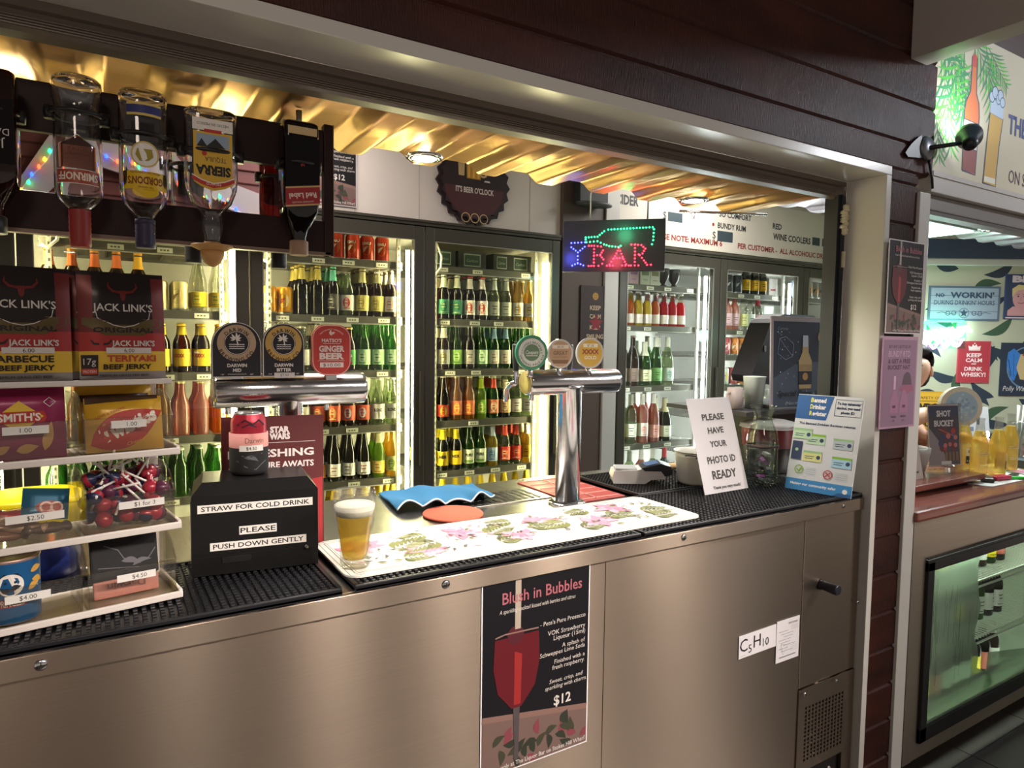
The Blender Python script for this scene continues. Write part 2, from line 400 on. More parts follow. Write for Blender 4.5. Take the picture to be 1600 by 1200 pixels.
for k, (dx, dy) in enumerate(((-.14, .40), (.69, .42), (1.60, .40))):
    t = thing('downlight', ['round recessed downlight above the hanging vodka bottle at the left', 'lit round downlight in the brassy soffit between the bottle rack and neon', 'round downlight in the soffit in front of the white price board'][k], 'light', (dx, dy, 1.9485), group='downlights in the soffit')
    m = MB(); m.lathe([(.030, .004), (.032, -.004), (.046, -.002), (.047, .003)], 32, 0, capb=False, capt=False); obj('bezel', m, CHROME, t)
    m = MB(); m.lathe([(.001, -.003), (.030, -.003)], 24, 0, capb=False, capt=False); obj('lens', m, glow('fff4e2', 22), t)

# rear weatherboard gable with fairy lights seen through the rack
t = thing('gable_panel', 'red brown weatherboard gable with white barge boards behind the bottle rack', 'decoration', (0, 1.70, 1.90))
m = MB()
for k in range(7): m.prism([(0, k*.05), (-.003, k*.05+.004), (.004, k*.05+.05), (.012, k*.05+.05), (.012, k*.05)], -.45, .66, 0, 'x')
obj('weatherboard', m, pm('red_board', '6b3a38', .6), t)
m = MB(); m.prism([(-.30, -.02), (-.235, -.02), (-.045, .205), (.66, .035), (.66, .13), (-.05, .325), (-.11, .325)], -.03, -.012, 0)
obj('barge_board', m, pm('barge_grey', 'b9b2b6', .5), t)
obj('backing', MB().box(-.45, .66, .0125, .03, 0, .42), pm('gable_back', '8f8a90', .7), t)
fl = thing('fairy_lights', 'string of coloured fairy lights pinned along the white gable boards', 'lights', (0, 1.67, 1.90))
path = [(-.235, .03), (-.215, .09), (-.19, .13), (-.145, .19), (-.12, .245), (-.06, .285), (.05, .215), (.10, .205), (.16, .17), (.22, .165), (.30, .12), (.40, .105), (.50, .07), (.60, .055), (.65, .05)]
obj('wire', MB().tube([(a, -.008, b) for a, b in path], .0022, 6), flat('e6e2da'), fl)
cols = ['2040ff', 'ff4020', 'ffc020', '20e070']
for k in range(30):
    q = k/29*(len(path)-1); i = min(int(q), len(path)-2); u = q-i
    a = path[i][0]*(1-u)+path[i+1][0]*u+random.uniform(-.008, .008); b = path[i][1]*(1-u)+path[i+1][1]*u+random.uniform(-.01, .01)
    obj('bulb', MB().lathe([(.001, -.007), (.005, -.004), (.0055, .002), (.002, .008)], 8), glow(cols[k % 4], 7), fl, (a, -.012, b))
# ================================================================== THE BAR
bar = thing('bar_counter', 'long brushed stainless steel bar counter running across the opening', 'counter', (0, 0, 0))
m = MB(); m.box(-1.58, 1.660, .006, .02, .02, 1.016)
m.box(.951, .9525, .0045, .0061, .02, 1.014)
obj('front_panel', m, STEEL, bar)
obj('top_flange', MB().box(-1.58, 1.925, -.004, .012, 1.014, 1.049, 0, .0015), STEEL, bar)
m = MB(); m.box(1.6615, 1.926, .0045, .02, .527, 1.0135, 0, .001); obj('side_panel', m, STEEL, bar)
obj('top', MB().box(-1.58, 1.926, .006, .70, 1.02, 1.05, 0, .002), STEELTOP, bar)
obj('end_top', MB().box(1.9265, 2.165, .17, .70, 1.02, 1.05, 0, .002), STEELTOP, bar)
m = MB(); m.box(-1.58, 1.926, .02, .68, .0, 1.02); m.box(1.926, 2.16, .18, .68, 0, 1.02); obj('cabinet', m, pm('cabinet_inner', '4a4643', .5), bar)
# ventilation grille, real slots
m = MB(); x0, x1, z0, z1 = 1.6615, 1.926, .02, .524
gx0, gx1, gz0, gz1 = 1.688, 1.878, .302, .468; nx, nz = 12, 14
m.box(x0, gx0, .002, .012, z0, z1); m.box(gx1, x1, .002, .012, z0, z1); m.box(gx0, gx1, .002, .012, gz1, z1)
m.box(gx0, gx1, .002, .012, .276, gz0)
px = (gx1-gx0)/nx; pz = (gz1-gz0)/nz
for i in range(nx+1):
    wv = px*.42 if i % 2 else px*.5
    xx = gx0+i*px; m.box(max(gx0, xx-wv/2), min(gx1, xx+wv/2), .002, .011, gz0, gz1)
for j in range(nz+1): zz = gz0+j*pz; m.box(gx0, gx1, .0025, .0105, max(gz0, zz-pz*.2), min(gz1, zz+pz*.2))
gr = obj('vent_grille', m, STEEL, bar)
obj('grille_back', MB().box(gx0-.01, gx1+.01, .0135, .0195, .03, gz1+.02), flat('100f0f'), gr)
m = MB(); random.seed(5)
for k in range(5): m.tube([(1.70+k*.03, -.004-.004*k, .02), (1.73+k*.028, -.012, .16+.02*(k % 3)), (1.80+k*.012, -.01, .26-.015*k), (1.85+k*.006, -.006, .04)], .004, 8, k % 2)
obj('cable', m, [flat('b8b2a6'), flat('1d1c1c')], bar)
for x, z in ((-.084, 1.032), (.551, 1.034), (1.182, 1.035), (1.822, 1.035), (1.678, .512), (1.826, .512), (1.915, .733)):
    s = MB(); r = .0085 if x < 1.5 else .006
    s.lathe([(r, 0), (r, .001), (r*.75, .0028), (r*.2, .0034)], 16, 0, (x, -.004, z), axis='y'); s.v = [(a, -.004-(b+.004), c) for a, b, c in s.v]
    s.box(x-r*.55, x+r*.55, -.0078, -.007, z-.0007, z+.0007, 1); s.box(x-.0007, x+.0007, -.0078, -.007, z-r*.55, z+r*.55, 1)
    obj('screw', s, [CHROME, flat('2a2624')], bar)
k = thing('peg_knob', 'black cylindrical rubber knob sticking out of the steel side panel', 'knob', (1.744, .004, .815))
m = MB(); m.lathe([(.016, 0), (.014, .004), (.0135, .012), (.015, .03), (.0155, .05), (.013, .054)], 20, 0, axis='y'); m.v = [(a, -b, c) for a, b, c in m.v]
obj('grip', m, pm('knob_rubber', '1c1e26', .4), k)

# rubber mats
def rubber_mat(name, label, x0, x1, y0, y1, z, pitch=.0125, h=.012):
    m = MB(); m.box(x0, x1, y0, y1, z, z+h*.45); t = .008
    m.box(x0, x1, y0, y0+t, z, z+h, 0, .002); m.box(x0, x1, y1-t, y1, z, z+h); m.box(x0, x0+t, y0+t, y1-t, z, z+h); m.box(x1-t, x1, y0+t, y1-t, z, z+h)
    nx = int((x1-x0-2*t)/pitch); ny = int((y1-y0-2*t)/pitch); px = (x1-x0-2*t)/nx; py = (y1-y0-2*t)/ny
    vs = []; fs = []
    for i in range(nx):
        for j in range(ny):
            a = x0+t+(i+.22)*px; b = y0+t+(j+.22)*py; c = a+px*.6; d = b+py*.6; n = len(vs); zt = z+h*.92; zb = z+h*.4
            vs += [(a, b, zb), (c, b, zb), (c, d, zb), (a, d, zb), (a+.0008, b+.0008, zt), (c-.0008, b+.0008, zt), (c-.0008, d-.0008, zt), (a+.0008, d-.0008, zt)]
            fs += [(n+4, n+5, n+6, n+7), (n, n+1, n+5, n+4), (n+1, n+2, n+6, n+5), (n+2, n+3, n+7, n+6), (n+3, n, n+4, n+7)]
    m.add(vs, fs, 0)
    o = obj(name, m, RUBBER, recalc=False); return tag(o, label, 'bar mat')
rubber_mat('bar_mat', 'black rubber bar mat under the snack stand and straw dispenser', -.62, .352, .0, .29, 1.05)
rubber_mat('bar_mat', 'black rubber bar mat with its edge showing under the floral runner', .375, 1.05, .0, .29, 1.05)
rubber_mat('bar_mat', 'black rubber bar mat under the photo identification sign and glass jug', 1.06, 1.922, .0, .295, 1.05)
rubber_mat('bar_mat', 'black rubber mat under the card terminal on the staff side', 1.31, 1.90, .30, .60, 1.052)

# floral bar runner
def runner(name, label, w, d, loc, rz, seed, dens=1.):
    rnd = random.Random(seed)
    m = MB(); n = 8; rr = .03; pts = []
    for cx, cyy, a0 in ((w-rr, rr, -90), (w-rr, d-rr, 0), (rr, d-rr, 90), (rr, rr, 180)):
        for i in range(n+1): t = R(a0+90*i/n); pts.append((cx+rr*math.cos(t), cyy+rr*math.sin(t)))
    m.prism(pts, 0, .0035, 0, 'z')
    t = obj(name, m, pm('runner_white', 'ebe8df', .45), None, loc, (0, 0, rz)); tag(t, label, 'bar runner')
    p = MB(); p.d0 = .0037; p.dk = .000004
    def inset(q, wd, mi):
        a = [(min(max(x, q), w-q) if True else x, min(max(y, q), d-q)) for x, y in pts]
        p.line(a+[a[0]], wd, mi)
    inset(.008, .0012, 3); inset(.019, .0016, 3); inset(.024, .0008, 3)
    for i in range(int(w/.006)): p.line([(.02+i*.006, .013), (.0225+i*.006, .015)], .0009, 3)
    X0, X1, Y0, Y1 = .034, w-.034, .034, d-.034
    def clampd(ps): return [(min(max(x, X0-.006), X1+.006), min(max(y, Y0-.006), Y1+.006)) for x, y in ps]
    def flower(x, y, r):
        for k in range(9):
            th = k*2*PI/9+rnd.random(); L = r*rnd.uniform(.7, 1.1)
            p.poly(clampd(leaf(x, y, L*1.2, L*.62, th, 6, rnd.uniform(-.2, .2))), rnd.choice((2, 2, 4)))
        for k in range(7): p.poly(clampd(leaf(x, y, r*.55, r*.22, rnd.random()*6.3, 5)), rnd.choice((4, 5)))
    def spray(x, y, th, r):
        p.line(clampd([(x, y), (x+r*.5*math.cos(th+.3), y+r*.5*math.sin(th+.3)), (x+r*math.cos(th), y+r*math.sin(th))]), .0014, 3)
        for k in range(6):
            u = (k+1)/7; L = r*.58*(1.15-u*.6)
            for sgn in (-1, 1):
                lf = leaf(x+r*u*math.cos(th+.1), y+r*u*math.sin(th+.1), L, L*.27, th+sgn*(.95-.3*u), 7, .14*sgn)
                p.poly(clampd(lf), rnd.choice((1, 1, 6)))
                q = [(x+r*u*math.cos(th+.1), y+r*u*math.sin(th+.1)), (x+r*u*math.cos(th+.1)+L*.8*math.cos(th+sgn*(.95-.3*u)), y+r*u*math.sin(th+.1)+L*.8*math.sin(th+sgn*(.95-.3*u)))]
                p.line(clampd(q), .0012, 0)
    nf = int(w/.13)
    for i in range(nf):
        x = X0+.045+i*(X1-X0-.06)/nf; y = (Y0+Y1)/2+((-1)**i)*d*.17
        flower(x, y, .044*rnd.uniform(.9, 1.2))
        spray(x+.05, (Y0+Y1)/2-((-1)**i)*d*.02, rnd.uniform(-.5, .5)+(PI if i % 3 == 1 else 0), .082)
        spray(x+.045, Y0+.025 if i % 2 == 0 else Y1-.03, rnd.uniform(-.4, .4)+(PI if i % 2 else 0), .066)
    for i in range(int(w*150*dens)):
        x = rnd.uniform(X0, X1); y = rnd.uniform(Y0, Y1); L = rnd.uniform(.008, .026)
        p.poly(clampd(leaf(x, y, L, L*.35, rnd.random()*6.3, 5, .2)), rnd.choice((1, 6, 3, 3, 2)))
    for i in range(int(w*40)):
        x = rnd.uniform(X0, X1); y = rnd.uniform(Y0, Y1); a = rnd.random()*6; r = rnd.uniform(.008, .02)
        p.line(clampd([(x+r*(1-q/7)*math.cos(a+q*.5), y+r*(1-q/7)*math.sin(a+q*.5)) for q in range(7)]), .0009, 3)
    p.v = [(x, z, -y) for x, y, z in p.v]
    obj('floral_print', p, [pm('runner_white', 'ebe8df', .45), flat('7c8048'), flat('e0a4b6'), flat('57544c'), flat('d48ba4'), flat('bd7690'), flat('666b3c')], t, recalc=False)
    return t
runner('bar_runner', 'white bar runner with green leaves and pink flowers under the full beer glass', .915, .245, (.373, .033, 1.062), 0, 11)

# ------------------------------------------------------------------ schooner of beer
beer = thing('beer_glass', 'full glass of golden lager with white foam on the floral runner', 'glass', (.405, .094, 1.0658))
H = .147
gp = [(.0265, 0), (.0275, .002), (.0278, .012), (.0272, .02), (.0282, .035), (.030, .055), (.0335, .08), (.038, .104), (.041, .122), (.0405, .135), (.0388, H-.001), (.0382, H)]
ip = [(r-.0022, z) for r, z in gp if z >= .02][::-1]; ip[-1] = (.022, .016); ip.append((.002, .0135))
m = MB(); m.lathe([(.002, 0)]+gp+[(.0370, H)]+ip[1:], 48, 0, capb=True, capt=True); obj('glass', m, clear('pint_glass', 'f6f6f2', .10, .02, .03, 'ffffff'), beer)
lp = [(.002, .0141), (.0216, .0165)]+[(r-.0024, z) for r, z in gp if .03 < z < .100]+[(.0345, .100)]
m = MB(); m.lathe(lp, 48, 0); LAG = clear('lager', 'fdea8c', .03, .02, .32, 'ffdf38')
obj('lager', m, LAG, beer)
m = MB(); m.lathe([(.0344, .1001), (.0364, .108), (.0384, .1185), (.036, .1205), (.02, .122), (.002, .1225)], 48, 0); obj('foam', m, pm('beer_foam', 'f6f2e6', .8, noise=((300, 300, 300), .5, 0)), beer)

# ------------------------------------------------------------------ straw dispenser and the can on it
dsp = thing('straw_dispenser', 'black box straw dispenser with white label strips on the bar', 'dispenser', (.131, .182, 1.0622), (0, 0, R(-7.6)))
W, D, HH = .222, .147, .148
m = MB(); c = .018
vs = [(0, 0, 0), (W, 0, 0), (W, D, 0), (0, D, 0), (0, 0, HH), (W, 0, HH), (W, D, HH), (0, D, HH), (c, c, HH+.022), (W-c, c, HH+.022), (W-c, D-c, HH+.022), (c, D-c, HH+.022)]
m.add(vs, [(0, 3, 2, 1), (0, 1, 5, 4), (1, 2, 6, 5), (2, 3, 7, 6), (3, 0, 4, 7), (4, 5, 9, 8), (5, 6, 10, 9), (6, 7, 11, 10), (7, 4, 8, 11), (8, 9, 10, 11)], 0)
obj('body', m, pm('dispenser_black', '1a1919', .3, .3), dsp)
m = MB(); m.box(-.002, .0, .012, D-.01, .006, HH-.012); obj('side_plate', m, pm('side_steel', '6d6d6f', .25, 1), dsp)
m = MB(); m.box(.05, .10, -.0014, 0, .020, .032, 0, .0004); m.box(.004, W-.004, -.0006, 0, .0345, .0355); obj('slot', m, pm('slot_black', '0b0b0b', .5), dsp)
m = MB(); m.lathe([(.002, .008), (.0045, .004), (.0045, 0)], 14, 0, (0, 0, 0), axis='y'); m.v = [(a+.2, -b-.0, c+.036) for a, b, c in m.v]; obj('button', m, CHROME, dsp)
for s, a0, a1, b, hh in (('STRAW FOR COLD DRINK', .010, .212, .124, .0095), ('PLEASE', .080, .146, .079, .010), ('PUSH DOWN GENTLY', .030, .200, .0525, .0095)):
    p = MB(); sl = 0
    p.rect(a0, a1, b-hh*.80, b+hh*.80, 0); p.text(s, (a0+a1)/2, b, hh*.92, 1, w=(a1-a0)*.94, bold=.015); obj('label_strip', p, [flat('e7e4de'), flat('151515')], dsp, recalc=False)
can = thing('soft_drink_can', 'red drink can in a pink and black stubby holder on the straw dispenser', 'can', (.243, .252, 1.2325))
cp = [(.024, 0), (.030, .004), (.033, .012), (.033, .100), (.0325, .106), (.0270, .118), (.0265, .121), (.0255, .1215), (.0245, .1185), (.002, .1180)]
m = MB(); m.lathe(cp, 40, [0, 0, 1, 1, 1, 0, 0, 0, 0]); obj('can_body', m, [pm('aluminium', 'c9c9cb', .25, 1), pm('can_red', 'a8283a', .3, .4)], can)
m = MB(); m.tube([(.013*math.cos(t)-.002, .009*math.sin(t), .1195) for t in [2*PI*i/14 for i in range(14)]], .0011, 6, closed=True); m.box(-.006, .008, -.003, .003, .1183, .1195); obj('ring_pull', m, CHROME, can)
p = MB(); p.wr = .0333
p.line([(-.028, .098), (-.012, .108), (.002, .099), (.014, .108), (.027, .097)], .004, 0); p.line([(-.018, .094), (-.005, .100), (.009, .094)], .003, 0); obj('scroll_print', p, flat('3a1620'), can, recalc=False)
k = obj('stubby_holder', MB().lathe([(.0275, .0), (.0345, .0035), (.0362, .010), (.0362, .054), (.0362, .0815), (.0345, .082), (.0336, .0815)], 44, [0, 0, 0, 1, 1, 1], capt=False), [pm('neoprene_black', '1b1a1c', .75, noise=((40, 40, 40), 0, .5)), pm('neoprene_pink', 'cf8d84', .8)], can)
p = MB(); p.wr = .0363; p.rect(-.024, .022, .048, .0595, 0); p.text('$4.50', -.001, .0537, .0062, 1); p.text('Darwin', .005, .069, .0105, 2, w=.036, shear=.05)
p.line([(-.03, .030), (-.012, .018), (.006, .012), (.018, .022), (.03, .028)], .002, 3); p.line([(-.02, .040), (-.004, .034), (.02, .043)], .0014, 3); p.poly(leaf(-.015, .036, .028, .009, -.3), 3)
obj('holder_print', p, [flat('e4e0da'), flat('222222'), flat('8c6b5c'), flat('55555c')], k, recalc=False)

# ------------------------------------------------------------------ red promotional board
def paint_red(p):
    p.poly([(-.1, .001), (.1, .001), (.1, .15), (-.1, .12)], 1)
    p.text('STAR', .012, .256, .012, 0, w=.040, bold=.06); p.text('WARS', .012, .242, .012, 0, w=.042, bold=.06)
    p.rect(-.06, .085, .2285, .2293, 0)
    p.text('REFRESHING', -.004, .207, .0155, 0, w=.172, bold=.03); p.text('ADVENTURE AWAITS', -.004, .182, .0125, 0, w=.172, bold=.03)
    p.poly([(-.07, .08), (-.055, .13), (-.02, .155), (.03, .155), (.055, .125), (.065, .08)], 2)
    p.poly([(-.05, .10), (-.042, .128), (-.01, .146), (.02, .146), (.03, .10)], 3); p.disc(.004, .122, .004, 0); p.line([(-.03, .168), (.0, .158), (.02, .156)], .003, 2)
b = board('promotional_board', 'dark red promotional board standing behind the straw dispenser and can', 'sign', .205, .285, .004, (.302, .307, 1.051), (R(-3.0), R(.5), R(-3)), pm('board_red', '5b1d20', .5), paint_red,
      [flat('efe6e4'), flat('a52a2c'), flat('d87b80'), flat('3a2228')])

# ------------------------------------------------------------------ tap towers
def tower(label, x0, x1, cx, y, zc, r, rc, group='beer fonts', cap=None):
    t = thing('tap_tower', label, 'beer tap', (cx, y, 1.05))
    m = MB(); z = zc-1.05
    m.lathe([(r*.86, x0-cx), (r, x0-cx+.006), (r, x1-cx-.012), (r*.96, x1-cx-.004), (r*.8, x1-cx), (.002, x1-cx+.0005)], 56, 0, (0, 0, z), axis='x', capt=False, capb=True); obj('crossbar', m, CHROME, t)
    m = MB(); m.lathe([(rc, 0), (rc, z-r*.55), (rc*1.25, z-r*.3)], 44, 0); obj('column', m, CHROME, t)
    m = MB(); m.lathe([(rc*1.55, 0), (rc*1.55, .004), (rc*1.3, .008), (rc, .010)], 44, 0); obj('base_flange', m, CHROME, t)
    if cap: obj('end_cap', MB().lathe([(.002, -.002), (r*.84, -.002), (r*.88, 0)], 40, 0, (x0-cx-.0005, 0, z), axis='x'), cap, t)
    return t, z
BRASS = pm('brushed_brass', 'cdbd7a', .42, .7)
t1, z1 = tower('steel tap tower carrying the two dark brewing badges and the red one', .191, .514, .347, .357, 1.388, .0355, .027)
t2, z2 = tower('steel tap tower with a brass end and three round badges', .955, 1.266, 1.099, .357, 1.390, .0345, .0345, cap=BRASS)
def handle(parent, x, y, z):
    h = obj('tap_handle', MB().lathe([(.007, 0), (.0085, .01), (.0105, .04), (.0115, .072), (.009, .076)], 18, 0, (x, y, z)), pm('handle_black', '26282c', .35), parent)
    m = MB(); m.lathe([(.006, -.03), (.006, 0), (.009, .002)], 14, 0, (x, y, z)); m.tube([(x, y, z-.03), (x, y+.03, z-.036), (x, y+.05, z-.05), (x, y+.052, z-.085)], [.008, .008, .007, .006], 12); obj('faucet', m, CHROME, h)
for x in (-.143, -.058, .035): handle(t2, x, .050, z2+.026)
for x in (-.11, 0, .11): handle(t1, x, .055, z1+.026)
def arch(w, h, n=18): return [(-w/2, 0), (w/2, 0)]+[(w/2*math.cos(PI*i/n), h-w/2+w/2*math.sin(PI*i/n)) for i in range(n+1)]
def palm(p, x, y, s, mi, bg):
    p.line([(x+.002*s, y-.006*s), (x+.001*s, y), (x-.002*s, y+.008*s)], [.0028*s, .0022*s, .0018*s], mi)
    for th in (.1, .75, 1.5, 2.3, 3.0, -.5, 3.6): p.poly(leaf(x-.002*s, y+.008*s, .011*s, .0038*s, th, 5, -.12 if math.cos(th) > 0 else .12), mi)
    for k in range(3): p.line([(x-.014*s+q*.0028*s, y-(.005+.004*k)*s+(.0009*s if q % 2 else 0)) for q in range(11)], .0014*s, mi)
def darwin(parent, x, z, ringc, second, w, strip):
    b = obj('tap_badge', MB().prism(arch(w, .112), -.004, .003, 0), [pm('badge_navy', '26232b', .3)], parent, (x, -.027, z), (0, 0, 0))
    p = MB(); p.d0 = .0044
    e = arch(w-.003, .1105); p.line(e+[e[0]], .0014, 1)
    p.ring(0, .069, .0245, .0375, 2); p.ring(0, .069, .0225, .0235, 1)
    p.arctext('DARWIN', 0, .069, .0275, .0072, 0, PI/2); p.arctext('BREWING CO.', 0, .069, .0345, .0072, 0, -PI/2, inside=True)
    palm(p, 0, .071, 1.05, 1, 0)
    p.text('DARWIN', 0, .0235, .0066, 1, bold=.035); p.text(second, 0, .0135, .0066, 1, bold=.035)
    p.text('3.5%', -.028, .005, .0026, 1); p.text('ABV', .028, .005, .0026, 1); p.line([(-.018+q*.003, .005+(.0008 if q % 2 else 0)) for q in range(13)], .0008, 1)
    if strip: p.rect(-.02, .022, -.003, .0075, 3); p.text('$7.50', .001, .0022, .0055, 4)
    obj('badge_print', p, [flat('2a2620'), flat('efe8e2'), flat(ringc), flat('cfcac8'), flat('4a4a4a')], b, recalc=False)
    obj('badge_clip', MB().box(-.010, .010, .003, .012, -.012, .03), CHROME, b)
darwin(t1, -.112, z1+.031, 'c4a88c', 'MID', .096, False)
darwin(t1, -.019, z1+.031, 'd0a95e', 'BITTER', .086, True)
rr = []
for cx, cz, a0 in ((.012, .03, -90), (.012, .079, 0), (-.012, .079, 90), (-.012, .03, 180)):
    for i in range(9): q = R(a0+90*i/8); rr.append((cx+.031*math.cos(q), cz+.031*math.sin(q)))
b = obj('tap_badge', MB().prism(rr, -.004, .003, 0), pm('badge_red', 'c3423a', .35), t1, (.083, -.027, z1+.032))
p = MB(); p.d0 = .0044; p.line([(a*.955, .0545+(c-.0545)*.965) for a, c in rr+[rr[0]]], .0012, 0)
p.arctext('NATURALLY GINGERED', 0, .066, .034, .003, 0, PI/2); p.poly(leaf(0, .086, .013, .006, 1.7), 0); p.poly(leaf(.001, .089, .008, .005, .6), 0)
p.text("MATSO'S", 0, .0755, .0075, 0, w=.044, bold=.03); p.rect(-.019, .019, .0685, .0695, 0)
p.text('GINGER', 0, .0575, .0125, 0, w=.056, bold=.04); p.text('BEER', 0, .0415, .013, 0, w=.054, bold=.05); p.rect(-.03, .028, .0305, .0315, 0)
p.rect(-.026, .026, .0165, .0275, 0); p.text('$10.00', 0, .022, .0068, 1, w=.038)
obj('badge_print', p, [flat('f0dcd6'), flat('3a2c2c')], b, recalc=False)
obj('badge_clip', MB().box(-.012, .012, -.002, .010, -.012, .01), CHROME, b)
def roundbadge(x, z, rx, rz, rim, face, paint, mats, crys):
    b = obj('tap_badge', MB().prism([(rx*math.cos(2*PI*i/40), rz*math.sin(2*PI*i/40)) for i in range(40)], -.005, .004, 0), rim, t2, (x, -.024, z), (0, 0, R(-12)))
    p = MB(); p.d0 = .0054; p.disc(0, 0, rx*.86, 0, 40, rz*.87); paint(p); obj('badge_print', p, [face]+mats, b, recalc=False)
    obj('badge_stem', MB().lathe([(.010, 0), (.007, .01), (.009, .03)], 16, 0, (0, .004, -rz-.018)), crys, b)
CRY = pm('crystal_rim', 'd8d2c8', .12, .3)
def p1(p):
    p.ring(0, 0, .022, .037, 1); p.arctext('COOPERS BREWERY', 0, 0, .0265, .0055, 2, PI/2); p.arctext('ORIGINAL PALE ALE', 0, 0, .032, .0055, 2, -PI/2, inside=True)
    p.text('Coopers', 0, .001, .010, 1, w=.036, shear=.3, bold=.02); p.rect(-.016, .016, -.009, -.007, 1)
roundbadge(-.143, z2+.080, .0445, .0455, pm('rim_green', '3f8a6a', .3), pm('face_green', '5f7a5c', .4), p1, [flat('c9ccc2'), flat('4e5a50')], CHROME)
def p2(p):
    p.rect(-.024, .024, .014, .024, 1); p.text('$8.00', 0, .019, .006, 2); p.text('GREAT', 0, .002, .011, 3, w=.042, bold=.03); p.text('NORTHERN', 0, -.009, .0055, 3, w=.04); p.poly([(-.026, -.016), (.026, -.016), (.02, -.026), (-.02, -.026)], 3)
roundbadge(-.052, z2+.077, .037, .0395, CRY, pm('face_tan', 'b08f70', .4), p2, [flat('d8c8b4'), flat('7a5a48'), flat('7c5f48')], CHROME)
def p3(p):
    p.rect(-.022, .022, .016, .026, 1); p.text('$7.50', 0, .021, .0062, 2); p.text('XXXX', 0, .004, .012, 3, w=.052, bold=.05); p.text('GOLD', 0, -.012, .009, 1, w=.036, bold=.03)
roundbadge(.049, z2+.079, .041, .0425, CRY, pm('face_gold', 'd0a848', .4), p3, [flat('ece2cc'), flat('453a34'), flat('9a4a3c')], CHROME)

# ------------------------------------------------------------------ steel bench: drain, cloth, coaster
dr = thing('drip_tray', 'slotted steel drip tray let into the bench behind the floral runner', 'drip tray', (.95, .50, 1.0505))
m = MB(); m.box(-.13, .15, -.07, .07, 0, .0025, 0, .001); obj('tray_rim', m, STEELTOP, dr)
m = MB()
for k in range(11):
    for j in range(3): m.box(-.11+k*.022, -.098+k*.022, -.055+j*.04, -.023+j*.04, .0026, .0036)
obj('slots', m, pm('slot_dark', '1b1a18', .4), dr)
random.seed(21)
m = MB(); nx, ny = 46, 26; vs = []; fs = []
def clz(u, v): return .006+.006*math.sin(u*19)*(.25+v*.2)+.010*math.exp(-((u-.82)**2)/.01)*(1-v)+.007*math.sin(u*7+v*5)*.6+(.016*abs(math.sin(u*13)))*(1-v)**3
for sd in (0, 1):
    for i in range(nx+1):
        for j in range(ny+1):
            u, v = i/nx, j/ny
            x = (.640+u*.285)*(1-v)+(.672+u*.30)*v; y = .468+.225*v-.012*u+.008*math.sin(u*15)*(1-v)
            vs.append((x, y, 1.0515+max(.001, clz(u, v))+(.0035 if sd == 0 else 0)))
o = (nx+1)*(ny+1)
for i in range(nx):
    for j in range(ny):
        a = i*(ny+1)+j; q = (a, a+ny+1, a+ny+2, a+1); fs += [q, tuple(o+k for k in q[::-1])]
for i in range(nx): a = i*(ny+1); b = a+ny+1; fs.append((a, o+a, o+b, b)); a += ny; b += ny; fs.append((a, b, o+b, o+a))
for j in range(ny): fs.append((j, j+1, o+j+1, o+j)); a = nx*(ny+1)+j; fs.append((a, o+a, o+a+1, a+1))
m.add(vs, fs, 0, True); cl = obj('cleaning_cloth', m, pm('cloth_blue', '35759f', .95, noise=((500, 500, 500), .9, .2))); tag(cl, 'rumpled blue cleaning cloth with a white edge on the steel bench', 'cloth')
m = MB(); m.tube([vs[i*(ny+1)] for i in range(nx+1)], .0022, 6); obj('hem', m, pm('hem_white', 'd6dde2', .9), cl)
c = obj('sponge_coaster', MB().lathe([(.076, 0), (.078, .002), (.078, .005), (.076, .007), (.002, .007)], 48, 0, (.762, .392, 1.0505)), pm('coaster_orange', 'd8694f', .85, noise=((350, 350, 350), .5, .15))); tag(c, 'flat round orange coaster lying between the blue cloth and the runner', 'coaster')
rd = thing('drip_mat', 'red ribbed plastic mat behind the right tap tower on the bench', 'mat', (1.21, .50, 1.0505))
m = MB(); m.box(-.10, .085, -.16, .14, 0, .004, 0, .0015)
for k in range(6): m.box(-.09, .075, -.145+k*.055, -.141+k*.055, .004, .006, 1)
m.box(-.012, -.008, -.15, .13, .004, .006, 1)
obj('pad', m, [pm('mat_red', 'a8443f', .4), flat('d49a90')], rd)
# ================================================================== SNACK STAND
SR = R(9.5); S0 = Vector((-.030, .077, 1.0622))
def sw(x, y, z): c, s = math.cos(SR), math.sin(SR); return (S0.x+x*c-y*s, S0.y+x*s+y*c, S0.z+z)
st = thing('snack_stand', 'white framed counter stand of clear acrylic snack bins', 'display stand', S0, (0, 0, SR))
PLW = pm('stand_white', 'd4cbc4', .35)
TZ = (.0, .118, .243, .362)
for x in (-.132, .118): obj('upright', MB().box(x, x+.014, .115, .13, 0, .372, 0, .002), PLW, st)
for k, z in enumerate(TZ):
    m = MB()
    if k < 3: m.box(-.137, .137, -.004, .128, z, z+.004); m.box(-.138, .138, -.010, -.004, z-.004+.004, z+.011, 0, .002); m.box(.132, .138, -.008, .128, z, z+.014, 0, .002); m.box(-.138, -.132, -.008, .128, z, z+.014, 0, .002)
    else: m.box(-.137, .128, .0, .128, z, z+.004); m.box(-.137, .128, -.006, .0, z-.002, z+.007, 0, .002)
    obj('tier', m, PLW, st)
def binm():
    m = MB(); w = .127; t = .0018
    m.box(0, w, 0, t, 0, .060); 
    side = [(0, 0), (.112, 0), (.112, .098), (.062, .098), (.030, .088), (0, .060)]
    m.prism(side, 0, t, 0, 'x'); m.prism(side, w-t, w, 0, 'x'); m.box(0, w, 0, .112, 0, t)
    m.box(-.0015, .0005, .0, .112, .0, .003)
    for x in (0, w): m.tube([(x, 0, .060), (x, .030, .088), (x, .062, .098), (x, .112, .098)], .0013, 6)
    m.tube([(0, 0, .0605), (w, 0, .0605)], .0013, 6)
    return m.mesh('bin', [ACRYL])
BM = binm(); PR = [['', '1.00', '1.00'], ['', '$2.50', '$1 for 3'], ['', '$4.00', '$4.50']]
